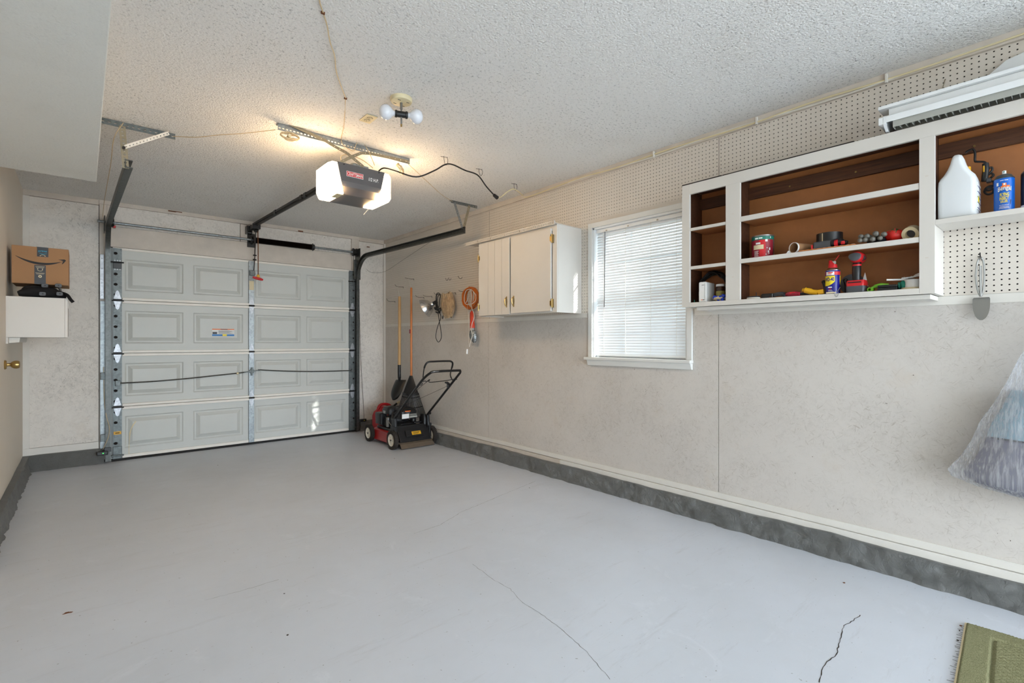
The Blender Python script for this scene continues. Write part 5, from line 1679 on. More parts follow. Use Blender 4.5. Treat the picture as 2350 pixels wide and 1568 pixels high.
m.build('axle_bracket', 'black_metal', mw, bevel=.004)['kind'] = 'stuff'
# rear discharge door sloping to the room, trailing flap
rd = MB().prism([(2.662, 5.065, .225), (2.662, 5.045, .232), (2.662, 4.955, .080), (2.662, 4.975, .070)], (.395, 0, 0)).build('rear_door', 'blackplastic', mw, 'black sloping rear door', bevel=.004)
MB().prism([(2.745, 5.010, .190), (2.745, 4.972, .125), (2.745, 4.976, .122), (2.745, 5.014, .187)], (.23, 0, 0)).xf(Matrix.Translation((0, -.008, .003))).build('raised_field', 'blackplastic', rd, bevel=.002)
dn = Vector((0, -.152, .090)).normalized()            # outward normal of the sloping door
dv = Vector((0, .090, .152)).normalized()
c = Vector((2.875, 4.9955, .150)) + dn * .0195
u_, w_ = Vector((1, 0, .0)), dv
lb = MB().add([c - u_ * .058 - w_ * .020, c + u_ * .058 - w_ * .020, c + u_ * .058 + w_ * .020, c - u_ * .058 + w_ * .020], [(0, 1, 2, 3)]).build('caution_label', 'yellow', rd, 'yellow caution label')
m = MB()
for k in range(4):
    s = c + dn * .0008 + w_ * (.011 - .0075 * k)
    m.add([s - u_ * (.050 - .01 * (k % 2)) - w_ * .0018, s + u_ * (.046 - .008 * k) - w_ * .0018, s + u_ * (.046 - .008 * k) + w_ * .0018, s - u_ * (.050 - .01 * (k % 2)) + w_ * .0018], [(0, 1, 2, 3)])
m.build('label_text', 'ink', lb)['kind'] = 'stuff'
MB().box(2.650, 3.075, 5.045, 5.075, .215, .243).build('hinge_bar', 'black_metal', mw, 'black hinge bar of the rear door', bevel=.006)
MB().prism([(2.655, 4.985, .072), (2.655, 4.945, .052), (2.655, 4.915, .010), (2.655, 4.922, .006), (2.655, 4.956, .046), (2.655, 4.99, .064)], (.425, 0, 0)).build('trailing_flap', 'mud', mw, 'dusty rubber trailing flap', bevel=.002)
m = MB().box(2.645, 3.075, 4.975, 5.06, .060, .075)
m.build('rear_skirt', 'black_metal', mw, bevel=.004)
# engine: block, shroud, tank, air filter, labels
m = MB().box(2.745, 2.985, 5.28, 5.55, .185, .26).box(2.77, 2.96, 5.14, 5.30, .19, .25)
m.cyl((2.86, 5.40, .25), (2.86, 5.40, .33), .10, 20)
for k in range(7): m.box(2.70, 2.80, 5.30 + k * .03, 5.312 + k * .03, .20, .31)
m.build('engine_block', 'black_metal', mw, 'black finned engine block', bevel=.004)
m = MB()
def sq(z, x0, x1, y0, y1, r):
    pts = []
    for cx_, cy_, a0 in ((x1 - r, y1 - r, 0), (x0 + r, y1 - r, PI / 2), (x0 + r, y0 + r, PI), (x1 - r, y0 + r, 3 * PI / 2)):
        for k in range(5):
            a = a0 + PI / 2 * k / 4
            pts.append((cx_ + r * math.cos(a), cy_ + r * math.sin(a), z))
    return pts
def loft(m, rings):
    n = len(rings[0])
    m.add(sum(rings, []), [(i * n + k, i * n + (k + 1) % n, (i + 1) * n + (k + 1) % n, (i + 1) * n + k) for i in range(len(rings) - 1) for k in range(n)] + [tuple(range(n))[::-1], tuple((len(rings) - 1) * n + k for k in range(n))])
    return m
eng = loft(MB(), [sq(.300, 2.765, 2.975, 5.135, 5.46, .03), sq(.385, 2.760, 2.980, 5.130, 5.47, .035), sq(.408, 2.770, 2.970, 5.145, 5.46, .04), sq(.425, 2.80, 2.94, 5.19, 5.42, .05)]).build('engine_shroud', 'blackplastic', mw, 'black engine shroud', smooth=True, ang=40)
loft(MB(), [sq(.345, 2.690, 2.82, 5.30, 5.47, .03), sq(.395, 2.685, 2.83, 5.295, 5.475, .035), sq(.425, 2.70, 2.82, 5.31, 5.46, .04), sq(.435, 2.73, 2.80, 5.34, 5.43, .03)]).build('fuel_tank', 'blackplastic', mw, 'black fuel tank', smooth=True, ang=40)
MB().box(2.683, 2.6845, 5.36, 5.42, .352, .385).build('tank_label', 'steel', mw)
loft(MB(), [sq(.220, 2.655, 2.745, 5.43, 5.575, .02), sq(.340, 2.650, 2.745, 5.425, 5.580, .025), sq(.352, 2.660, 2.735, 5.435, 5.57, .02)]).build('air_filter', 'blackplastic', mw, 'black air filter box', smooth=True, ang=40)
y = 5.1285
MB().box(2.775, 2.865, y - .0015, y + .004, .308, .360).build('white_label', 'white_print', eng, 'white engine label')
MB().box(2.872, 2.972, y - .0015, y + .004, .312, .330).build('grey_label', 'louver', eng)
m = MB()
for k in range(4): m.box(2.875, 2.965, y - .002, y + .004, .335 + k * .006, .3375 + k * .006)
m.build('label_text', 'louver', eng)['kind'] = 'stuff'
MB().box(2.815, 2.885, y - .0015, y + .004, .385, .395).build('orange_label', 'orange_label', eng)
MB().box(2.830, 2.875, y - .0015, y + .004, .363, .383).build('grey_label', 'greyplastic', eng)
m = MB().cyl((2.70, 5.33, .20), (2.70, 5.33, .31), .022, 12)
m.tube(spl([(2.70, 5.33, .30), (2.69, 5.30, .27), (2.71, 5.26, .22)], 4), .004, 6)
m.tube(spl([(2.72, 5.28, .33), (2.70, 5.22, .26), (2.73, 5.17, .21)], 4), .0035, 6)
m.build('carburettor', 'steel', mw, 'small steel carburettor', smooth=True)
m = MB().cyl((2.96, 5.20, .20), (2.96, 5.20, .29), .035, 14)
m.build('oil_filler', 'black_metal', mw, smooth=True)
# handle: two side tubes and a grip loop leaning back into the room
XLh, XRh = 2.632, 3.052
def hpt(x, t): return Vector((x, 5.03 - .70 * t, .345 + .548 * t))
r_ = .0130
hl = [hpt(XLh, 0), hpt(XLh, .35), hpt(XLh, .70), hpt(XLh + .006, .86), hpt(XLh + .035, .965), hpt(XLh + .085, 1.0)]
hr = [hpt(XRh - .060, 1.0), hpt(XRh - .022, .992), hpt(XRh - .003, .955), hpt(XRh, .90), hpt(XRh, .60), hpt(XRh, .30), hpt(XRh, 0)]
MB().tube(spl(hl + hr, 6), r_, 10).build('handle', 'black_metal', mw, 'black tubular handle', smooth=True, ang=60)
for x in (XLh, XRh):
    a = Vector((x, 5.05, .12)); b = Vector((x, 5.035, .345))
    m = MB().prism([(x - .014, 5.005, .345), (x - .014, 5.085, .33), (x - .014, 5.10, .14), (x - .014, 5.03, .12), (x - .014, 4.995, .22)], (.028, 0, 0))
    m.build('handle_bracket', 'blackplastic', mw, 'black handle bracket', bevel=.006)
    kx = x + (.03 if x > 2.8 else .025)
    m = MB().lathe([(0, 0), (.016, 0), (.019, .008), (.014, .020), (0, .022)], hpt(x + .010, .03 if x > 2.8 else .30), 8, (1, -.2, 0))
    m.build('clamp_knob', 'blackplastic', mw, smooth=True, ang=30)
nrm = Vector((0, .616, .787)) * -1                      # across the handle, up and out into the room
up_ = Vector((0, .616, .787))
bq = [hpt(XLh + .012, .83), hpt(XLh + .004, .86) + Vector((0, -.012, .085)), hpt(XLh + .005, .90) + Vector((0, -.01, .118)), hpt(XLh + .03, .92) + Vector((0, -.01, .140)), hpt(XLh + .10, .93) + Vector((0, -.01, .140)),
      hpt(XRh - .16, .93) + Vector((0, -.01, .140)), hpt(XRh - .105, .92) + Vector((0, -.01, .138)), hpt(XRh - .080, .90) + Vector((0, -.01, .115)), hpt(XRh - .062, .80) + Vector((0, -.01, .06)), hpt(XRh - .012, .78)]
MB().tube(spl(bq, 6), [.006] * 9 + [.010] * 36 + [.006] * 10, 8).build('control_bail', 'black_metal', mw, 'black control bail', smooth=True, ang=60)
m = MB().tube(spl([hpt(XLh + .010, .80), hpt(XLh + .05, .815), hpt(XLh + .07, .79), hpt(XLh + .09, .84), hpt(XLh + .12, .78), hpt(XRh - .08, .80), hpt(XRh - .0, .82), hpt(XRh + .03, .80)], 5), .0045, 8)
m.build('lower_bail', 'black_metal', mw, smooth=True)
m = MB()
a = [hpt(XLh + .012, .76) + Vector((0, 0, 0)), hpt(XLh + .03, .775), hpt(XLh + .04, .75), hpt(XLh + .03, .73), hpt(XLh + .012, .74)]
m.tube(spl(a, 4), .004, 6)
m.build('rope_guide', 'black_metal', mw, smooth=True)
gp = hpt(XRh - .03, .685)
sg = MB().tube([gp + Vector((-.045, -.01, .034)), gp + Vector((-.02, -.01, .030)), gp + Vector((.015, 0, .008)), gp + Vector((.03, .005, -.006))], [.009, .014, .014, .009], 10).build('starter_grip', 'blackplastic', mw, 'black starter grip', smooth=True)
MB().box(gp.x - .012, gp.x + .008, gp.y - .006, gp.y + .010, gp.z - .025, gp.z + .015).build('grip_stem', 'blackplastic', sg, bevel=.003)
MB().cyl(gp + Vector((-.01, .005, -.01)), (2.86, 5.28, .428), .0018, 6).build('starter_rope', 'ink', mw)
m = MB().tube(spl([hpt(XLh + .075, .79), hpt(XLh + .05, .5) + Vector((.03, 0, .06)), hpt(XLh + .02, .32) + Vector((0, 0, .02)), (2.70, 5.16, .40), (2.74, 5.25, .33)], 5), .0022, 6)
m.build('control_cable', 'ink', mw, smooth=True)
m = MB().tube(spl([hpt(XLh + .02, .31), hpt(XLh + .03, .18) + Vector((0, .03, 0)), (2.67, 5.12, .38), (2.70, 5.20, .36)], 5), .006, 8)
m.build('cable_sleeve', 'blackplastic', mw, smooth=True)
m = MB().tube(spl([(2.66, 5.05, .27), (2.65, 5.10, .30), (2.66, 5.14, .36), (2.69, 5.18, .39)], 4), .014, 8)
m.build('cable_boot', 'blackplastic', mw, smooth=True)
MB().box(2.92, 3.03, 5.10, 5.14, .245, .262).build('side_latch', 'blackplastic', mw, bevel=.004)
# height levers: dark cluster at the right bracket
m = loft(MB(), [sq(.10, 3.015, 3.070, 5.05, 5.15, .015), sq(.30, 3.010, 3.075, 5.04, 5.16, .02), sq(.345, 3.018, 3.060, 5.06, 5.13, .015)])
m.build('bracket_guard', 'blackplastic', mw, smooth=True, ang=40)

# =================================================================== FUEL CAN
gc = thing('fuel_can', 'red plastic fuel can with black spout behind the mower', 'fuel can', (2.93, 5.99, 0))
GX0, GX1, GY0, GY1 = 2.850, 3.112, 5.88, 6.09
rr = [sq(0.0, GX0 + .01, GX1 - .01, GY0 + .01, GY1 - .01, .03), sq(.012, GX0, GX1, GY0, GY1, .035), sq(.235, GX0, GX1, GY0, GY1, .035), sq(.285, GX0 + .018, GX1 - .01, GY0 + .012, GY1 - .012, .03), sq(.335, GX0 + .062, GX1 - .055, GY0 + .045, GY1 - .045, .025), sq(.352, GX0 + .080, GX1 - .070, GY0 + .065, GY1 - .065, .02)]
loft(MB(), rr).build('can_body', 'gas_red', gc, 'red plastic body', smooth=True, ang=50)
hd = spl([(GX0 + .035, 5.985, .285), (GX0 + .055, 5.985, .352), (GX0 + .095, 5.985, .378), (GX1 - .10, 5.985, .376), (GX1 - .055, 5.985, .355), (GX1 - .03, 5.985, .300)], 5)
MB().tube(hd, .019, 10).build('grip', 'gas_red', gc, 'moulded carry grip', smooth=True)
sp = spl([(GX1 - .045, 5.955, .318), (GX1 - .02, 5.945, .345), (GX1 + .002, 5.92, .375), (GX1 + .018, 5.90, .394)], 5)
so = MB().tube(sp, .013, 10).build('spout', 'blackplastic', gc, 'black spout', smooth=True)
MB().cyl((GX1 - .050, 5.957, .305), (GX1 - .040, 5.953, .328), .022, 14).build('spout_collar', 'blackplastic', gc)
MB().cyl((GX1 + .012, 5.907, .390), (GX1 + .040, 5.885, .408), .015, 12).build('spout_cap', 'cream', so, 'cream cap')

# =================================================================== HANGING TOOLS ON THE PEGBOARD
hooks = [((3.178, 6.062, 1.739), .127, .027, 'empty wire pegboard hook nearest the back corner'), ((3.178, 5.833, 1.915), .125, .019, 'wire pegboard hook holding the shovel'), ((3.178, 5.561, 1.993), .128, .002, 'wire pegboard hook holding the rake'), ((3.178, 5.315, 1.743), .121, .015, 'empty wire pegboard hook next to the clamp lamp'), ((3.178, 5.131, 1.742), .125, .007, 'wire pegboard hook above the aluminium reflector'), ((3.178, 4.901, 1.745), .118, .017, 'wire pegboard hook holding the black cord'),
         ((3.178, 4.627, 1.746), .11, -.010, 'wire pegboard hook behind the tan plastic bag'), ((3.178, 4.400, 1.743), .12, .004, 'wire pegboard hook inside the orange cord coil'), ((3.178, .309, 1.598), .045, .012, 'small dark hook holding the cake server')]
for p, L, dz, lab in hooks:
    p = Vector(p)
    t = thing('pegboard_hook', lab, 'hook', p, group='wire hooks in the pegboard')
    a = [p + Vector((-.001, 0, 0)), p + Vector((-L * .35, 0, -.002)), p + Vector((-L * .8, 0, 0)), p + Vector((-L, 0, dz + .004))]
    MB().tube(spl(a, 4), .0022, 6).build('prong', 'black_metal', t, smooth=True)
    MB().tube([p + Vector((-.003, .012, .004)), p + Vector((-.003, 0, 0)), p + Vector((-.004, -.004, -.018))], .0024, 6).build('foot', 'black_metal', t)
for (y, z, L, lab) in ((4.788, 1.924, .03, 'small J hook above the tan bag, farther from the orange coil'), (4.728, 1.922, .03, 'small J hook above the tan bag, nearer the orange coil'), (4.507, 1.917, .05, 'single small J hook above the orange coil')):
    p = Vector((XW, y, z))
    m = MB().tube(spl([p, p + Vector((-.006, 0, -.016)), p + Vector((-L * .6, .004, -.020)), p + Vector((-L, .006, .006))], 4), .0022, 6)
    tag(m.build('pegboard_hook', 'black_metal', None, smooth=True), lab, 'hook', 'wire hooks in the pegboard')
p = onX(1980 + 1060 / 5.6, 60 + 690 / 5.6, XW)
m = MB().tube(spl([p, p + Vector((-.010, 0, -.004)), p + Vector((-.006, .008, -.035)), p + Vector((0, .014, -.042))], 4), .0018, 6)
tag(m.build('pegboard_hook', 'cream_steel', None, smooth=True), 'thin rusty wire hook above the shop light', 'hook', 'wire hooks in the pegboard')

# shovel
SHX = XW - .105
sy = 5.745
sv = thing('shovel', 'round point shovel with pale wood handle hanging on the pegboard', 'shovel', (SHX, sy, .46))
MB().tube([(SHX, sy, 1.778), (SHX, sy, 1.70), (SHX, sy, 1.3), (SHX, sy + .006, .885)], [.0165, .0190, .0190, .0190], 14).build('shaft', 'tan_wood', sv, 'pale ash wood shaft', smooth=True)
MB().tube(spl([(SHX, sy + .006, .900), (SHX, sy + .008, .80), (SHX + .004, sy + .012, .735), (SHX + .012, sy + .030, .690), (SHX + .012, sy + .045, .650)], 5), [.0215] * 11 + [.019] * 5 + [.014] * 5, 12).build('socket', 'black_metal', sv, 'black steel socket', smooth=True)
# blade faces the back-left corner, dished; outline round point
def blade(u, v):
    z = .705 - .255 * v
    hw = .084 * (1.0 if v < .45 else math.sqrt(max(0, 1 - ((v - .45) / .56) ** 2)))
    if v < .06: hw *= .92
    s = (u - .5) * 2
    ax = Vector((-.42, .907, 0))                        # across the blade
    nn = Vector((.907, .42, 0))
    c = Vector((SHX + .012 - .105 * v, sy + .020 - .01 * v, z))
    return c + ax * (s * hw) + nn * (.030 * s * s - .012 * math.sin(PI * v))
MB().grid(blade, 14, 16).build('blade', 'black_metal', sv, 'black dished blade', smooth=True, ang=80)
sv.children[-1].modifiers.new('thick', 'SOLIDIFY').thickness = .003
top = Vector((SHX, sy, 1.772))
m = MB()
for s in (-1, 1):
    m.cyl((SHX, sy + s * .008, 1.772), (SHX + .005, 5.80, 1.913), .0014, 5)
m.build('hanging_loop', 'white_cord', sv)

# leaf rake
RX = XW - .085
ry = 5.475
rk = thing('leaf_rake', 'black plastic leaf rake with orange wood handle hanging on the pegboard', 'rake', (RX, ry, .28))
MB().tube([(RX - .02, ry - .03, 1.868), (RX - .02, ry - .03, 1.855), (RX - .012, ry - .015, 1.3), (RX, ry + .005, .76)], [.010, .0135, .0135, .0135], 12).build('shaft', 'orange_wood', rk, 'orange varnished shaft', smooth=True)
MB().box(RX - .020, RX - .014, ry - .040, ry - .020, 1.30, 1.35).xf(Matrix.Translation((-.012, .018, 0))).build('shaft_print', 'maroon', rk)
zt, zb = .775, .272
m = MB()
WD = Vector((-.58, .815, 0))                              # across the fan, turned out from the wall
ND = Vector((-.815, -.58, 0))                             # towards the room
RC = Vector((RX - .040, ry - .05, 0))
def web(u, v):
    z = zt - .245 * v
    w = .020 + .088 * v
    s = (u - .5) * 2
    return RC + Vector((.040 * (1 - v), .05 * (1 - v), 0)) + WD * (s * w) + ND * (.014 - .016 * v + .010 * (1 - s * s)) + Vector((0, 0, z + .018 * s * s * v))
def tine_end(s): return RC + WD * (s * .186) + ND * -.020 + Vector((0, 0, zb + .030 * s * s))
m.grid(web, 12, 6)
m.build('head_web', 'blackplastic', rk, 'solid black web of the rake head', smooth=True, ang=80)
rk.children[-1].modifiers.new('thick', 'SOLIDIFY').thickness = .005
nt = 24
for k in range(nt):
    s = (k / (nt - 1) - .5) * 2
    a = web(k / (nt - 1), 1.0)
    b = tine_end(s)
    mid = a.lerp(b, .6) + ND * .004
    c = b + ND * .022 + Vector((0, 0, -.012))
    MB().tube(spl([a + Vector((0, 0, .02)), a, mid, b, c], 3), .0040, 5).build('tine', 'blackplastic', rk, None, smooth=True)
for t in (.10, .58):
    pts = []
    for k in range(15):
        s = (k / 14 - .5) * 2
        pts.append(web(k / 14, 1.0).lerp(tine_end(s), t) + ND * .006)
    MB().tube(pts, .0055, 6).build('cross_brace', 'blackplastic', rk, smooth=True)
m = MB()
for s in (-1, 1): m.cyl((RX - .02, ry - .03 + s * .006, 1.862), (RX - .01, 5.535, 1.992), .0014, 5)
m.build('hanging_loop', 'white_cord', rk)

# clamp lamp with aluminium reflector
cl2 = thing('clamp_lamp', 'clamp work lamp with aluminium reflector hanging on the pegboard', 'work lamp', (XW - .10, 4.98, 1.52))
rc = Vector((XW - .125, 5.012, 1.612))
ax = Vector((-.50, .62, -.42)).normalized() * -1         # axis from the mouth to the socket
dish = [(.112, 0.0), (.109, .004), (.104, .020), (.092, .046), (.070, .072), (.045, .088), (.030, .096), (.028, .120), (0, .120)]
MB().lathe(dish, rc - ax * .05, 32, ax, False).build('reflector', 'alu', cl2, 'shiny aluminium reflector bowl', smooth=True, ang=60)
cl2.children[-1].modifiers.new('thick', 'SOLIDIFY').thickness = .0012
q = rc + ax * .07
MB().tube([q - ax * .01, q + ax * .05], .021, 12).build('socket', 'blackplastic', cl2, 'black socket', smooth=True)
cxx = XW - .075
m = MB().tube([q + ax * .03, (cxx, 4.905, 1.575), (cxx, 4.86, 1.545), (cxx, 4.80, 1.57)], .010, 8)
m.build('clamp', 'black_metal', cl2, 'black spring clamp', smooth=True)
def cc(px, py, x=cxx): return onX(920 + px / 9.8, 640 + py / 9.8, x)
cordp = [cc(815, 610), cc(790, 480), cc(800, 350), cc(840, 318), cc(890, 360), cc(872, 480), cc(862, 610), cc(835, 640), cc(815, 520), cc(830, 400), cc(870, 360), cc(820, 345), cc(800, 420), cc(808, 560), cc(840, 680), cc(838, 760), cc(865, 960), cc(905, 1200), cc(905, 1340), cc(845, 1425), cc(788, 1330), cc(800, 1180), cc(850, 1010), cc(900, 870), cc(870, 760), cc(830, 700)]
MB().tube(spl(cordp, 5), .0042, 8).build('cord', 'blackplastic', cl2, 'looped black cord', smooth=True)
MB().tube(spl([cc(880, 350), cc(915, 380), cc(928, 470), cc(940, 600), cc(950, 760), cc(945, 850)], 5), .0034, 7).build('cord_tail', 'blackplastic', cl2, smooth=True)
MB().cyl(cc(945, 845), cc(938, 905), .009, 8, .006).build('plug', 'blackplastic', cl2)
m = MB().tube(spl([cc(760, 650), cc(800, 700), cc(850, 680), cc(900, 665)], 4), .011, 8)
m.tube(spl([cc(790, 745), cc(830, 765), cc(875, 750)], 4), .009, 8)
m.build('cord_wrap', 'blackplastic', cl2, smooth=True)['kind'] = 'stuff'

# tan plastic bag
tb = thing('plastic_bag', 'crumpled tan plastic bag hanging on a pegboard hook', 'bag', (XW - .07, 4.68, 1.475))
bc = Vector((XW - .075, 4.680, 1.605))
def bagf(u, v):
    a = 2 * PI * u
    z = .135 - .270 * v
    w = .118 * (math.sin(PI * min(1, (v * .70 + .22))) ** .55)
    f = 1 + .13 * noise.noise((math.cos(a) * 2.3, math.sin(a) * 2.3, z * 7)) + .06 * math.sin(a * 7 + v * 3)
    return bc + Vector((math.cos(a) * w * .42 * f, math.sin(a) * w * f - .03 * (v - .5), z + .012 * math.sin(a * 3)))
MB().grid(bagf, 40, 22, True).build('film', 'brown_film', tb, 'thin tan film', smooth=True, ang=80)
def inn(u, v):
    p = bagf(u, .12 + v * .84)
    return bc + (p - bc) * .80
MB().grid(inn, 24, 12, True).build('contents', 'cardboard', tb, 'tan folded contents', smooth=True, ang=80)
for (dy, dz, s) in ((-.060, .070, .016), (.070, .010, .012)):
    MB().sphere(bc + Vector((-.006, dy, dz)), (.030, s, s * 1.5), 10, 8).build('printed_patch', 'orange_red', tb, 'orange red printed patch', smooth=True)
MB().tube(spl([(XW - .09, 4.66, 1.735), (XW - .085, 4.63, 1.750), (XW - .08, 4.62, 1.738), (XW - .075, 4.64, 1.722)], 4), .010, 8).build('gathered_handle', 'brown_film', tb, smooth=True)

# orange extension cord coil
oc2 = thing('cord_coil', 'coiled orange extension cord hanging by the white cabinet', 'cord', (XW - .05, 4.27, 1.55))
rnd = random.Random(11)
pts = []
for k in range(9):
    for j in range(14):
        a = 2 * PI * j / 14 + PI / 2
        rw = .112 + rnd.uniform(-.014, .012); rh = .110 + rnd.uniform(-.012, .010)
        pts.append(Vector((XW - .030 - .060 * ((k * 5) % 9) / 9 + rnd.uniform(-.004, .004), 4.272 + math.cos(a) * rw, 1.663 + math.sin(a) * rh + (.004 if math.sin(a) > .6 else 0))))
MB().tube(spl(pts, 3), .0062, 7).build('loops', 'orange_cord', oc2, 'orange cord loops', smooth=True, ang=80)
MB().tube(spl([(XW - .06, 4.235, 1.775), (XW - .07, 4.225, 1.66), (XW - .07, 4.235, 1.55)], 5), .0062, 8).build('lead_end', 'orange_cord', oc2, smooth=True)
# white cord loosely looped over it
wcx = XW - .105
def wc_(px, py): return onX(920 + px / 9.8, 640 + py / 9.8, wcx)
wp = [wc_(1440, 560), wc_(1425, 420), wc_(1470, 270), wc_(1560, 240), wc_(1640, 300), wc_(1690, 400), wc_(1660, 520), wc_(1560, 575), wc_(1460, 570), wc_(1500, 460), wc_(1540, 300), wc_(1580, 290), wc_(1595, 420), wc_(1585, 560), wc_(1600, 680), wc_(1640, 780), wc_(1640, 900), wc_(1600, 1010), wc_(1580, 1120), wc_(1605, 1270), wc_(1580, 1380), wc_(1558, 1450), wc_(1540, 1530)]
wt = thing('lamp_cord', 'thin white cord looped over the orange coil with a small plug', 'cord', wc_(1540, 1560))
MB().tube(spl(wp, 5), .0034, 7).build('lead', 'white_cord', wt, smooth=True)
MB().tube(spl([wc_(1500, 560), wc_(1500, 700), wc_(1530, 1000), wc_(1525, 1300), wc_(1530, 1500)], 4), .0014, 5).build('thread', 'white_cord', wt, smooth=True)
a = onX(820 + 1520 / 6.03, 600 + 1215 / 6.03, wcx); b = onX(820 + 1516 / 6.03, 600 + 1280 / 6.03, wcx)
MB().cyl(a, b, .008, 10, .010).build('plug', 'white', wt, 'small white plug', smooth=True)
# trouble light: orange handle, wire cage
tx = XW - .06
def tp_(px, py): return onX(920 + px / 9.8, 640 + py / 9.8, tx)
tw = thing('trouble_light', 'orange handled work light with metal guard hanging below the orange coil', 'work light', tp_(1640, 1440))
hp = [tp_(1600, 720), tp_(1600, 790), tp_(1602, 900), tp_(1606, 1010), tp_(1610, 1110)]
MB().tube(spl(hp, 5), [.012] * 3 + [.021] * 6 + [.024] * 6 + [.027] * 6, 14).build('handle', 'orange_red', tw, 'orange red grip', smooth=True)
MB().tube([tp_(1575, 760), tp_(1580, 880)], [.012, .014], 10).build('switch_panel', 'blackplastic', tw, smooth=True)
MB().cyl(tp_(1612, 1110), tp_(1615, 1160), .020, 14).build('collar', 'steel', tw, smooth=True)
c0_, c1_ = tp_(1618, 1160), tp_(1650, 1440)
def guard(u, v):
    p = c0_.lerp(c1_, v)
    w = .045 * math.sin(PI * (.18 + .78 * v)) ** .7 + .004
    a = PI * (u * 1.25 - .62)
    return p + Vector((-math.cos(a) * w * .8, -math.sin(a) * w * 1.05 , 0))
MB().grid(guard, 14, 12).build('reflector', 'galv', tw, 'dull metal reflector shell', smooth=True, ang=80)
tw.children[-1].modifiers.new('thick', 'SOLIDIFY').thickness = .0015
for k in range(5):
    v = .15 + .17 * k
    p = c0_.lerp(c1_, v); w = .045 * math.sin(PI * (.18 + .78 * v)) ** .7 + .006
    a = [p + Vector((-math.cos(t) * w * .8, math.sin(t) * w * 1.1, 0)) for t in np.linspace(0, 2 * PI, 14)[:-1]]
    MB().tube(a, .0016, 5, True).build('guard_wire', 'steel', tw)
MB().tube(spl([tp_(1630, 1440), tp_(1600, 1480), tp_(1615, 1500), tp_(1650, 1440)], 4), .0016, 5).build('hanging_hook', 'steel', tw)

# cake server on its hook by the shelf unit
csv = thing('cake_server', 'steel cake server hanging on the pegboard under the raised shelf', 'cake server', (XW - .03, .309, 1.302))
px_ = XW - .026
m = MB().tube(spl([(px_, .322, 1.560), (px_, .325, 1.50), (px_, .318, 1.440), (px_, .309, 1.412)], 5), .0034, 8)
m.tube(spl([(px_, .298, 1.560), (px_, .296, 1.50), (px_, .300, 1.440), (px_, .307, 1.412)], 5), .0034, 8)
m.tube(spl([(px_, .322, 1.560), (px_, .316, 1.585), (px_ - .003, .308, 1.590), (px_, .302, 1.585), (px_, .298, 1.560)], 4), .0034, 8)
m.tube([(px_, .310, 1.555), (px_, .308, 1.415)], .0050, 8)
m.build('handle', 'steel', csv, 'open steel handle', smooth=True)
def bld(u, v):
    z = 1.408 - .106 * v
    hw = .030 * (1 if v < .35 else math.sqrt(max(0, 1 - ((v - .35) / .66) ** 2))) * (1 - .05 * v)
    if v == 0: hw = .026
    return Vector((px_ - .006 + (.010 if v == 0 else 0), .306 + (u - .5) * 2 * hw, z))
MB().grid(bld, 10, 14).build('blade', 'steel', csv, 'rounded steel blade', smooth=True, ang=60)
csv.children[-1].modifiers.new('thick', 'SOLIDIFY').thickness = .0015

# translucent bag of bedding at the frame's right edge
pb = thing('laundry_bag', 'white translucent plastic bag of bedding hanging below the cake server', 'bag', (XW - .12, .05, .55))
bcx, bcy = XW - .125, .02
BPZ = [1.36, 1.144, 1.03, .915, .846, .75, .68, .605, .575, .548, .520]
BPY = [.03, .155, .195, .245, .282, .312, .345, .395, .380, .300, .120]
def bagprof(z):
    for i in range(len(BPZ) - 1):
        if z >= BPZ[i + 1] - 1e-6:
            t = (BPZ[i] - z) / (BPZ[i] - BPZ[i + 1])
            return BPY[i] + (BPY[i + 1] - BPY[i]) * t
    return BPY[-1]
def bagp(u, v, k=1.0):
    a = 2 * PI * u
    z = 1.36 - .84 * v
    w = bagprof(z)
    ey, ex = math.sin(a), math.cos(a)
    f = 1 + .030 * math.sin(a * 22) * (1 - v) + .04 * noise.noise((ex * 2, ey * 2, v * 3))
    d = (.020 + .085 * min(1, v * 1.15)) * (1 if v < .93 else 1 - .6 * ((v - .93) / .07) ** 2)
    d *= 1 - .55 * abs(ey) ** 6
    x = bcx + .014 - ex * d * f * k
    return Vector((min(x, XW - .012), bcy + ey * w * k * (.98 + .02 * f), z))
MB().grid(lambda u, v: bagp(u, v), 90, 30, True).build('bag_film', 'white_film', pb, 'thin white translucent film', smooth=True, ang=80)
m = MB().grid(lambda u, v: bagp(u, .70 + .28 * v, .86), 36, 10, True)
n0 = len(m.v); m.f.append(tuple(range(36))); m.f.append(tuple(range(n0 - 36, n0))[::-1])
m.build('dark_bedding', 'bedding', pb, 'grey purple folded bedding', smooth=True, ang=60)
m = MB().grid(lambda u, v: bagp(u, .44 + .25 * v, .86), 36, 8, True)
n0 = len(m.v); m.f.append(tuple(range(36))); m.f.append(tuple(range(n0 - 36, n0))[::-1])
m.build('light_bedding', 'bedding_blue', pb, 'pale blue folded bedding', smooth=True, ang=60)
MB().tube(spl([(bcx, bcy, 1.33), (bcx, bcy + .01, 1.38), (bcx + .05, bcy, 1.40), (XW - .004, bcy, 1.395)], 4), .014, 8).build('knotted_neck', 'white_film', pb, smooth=True)

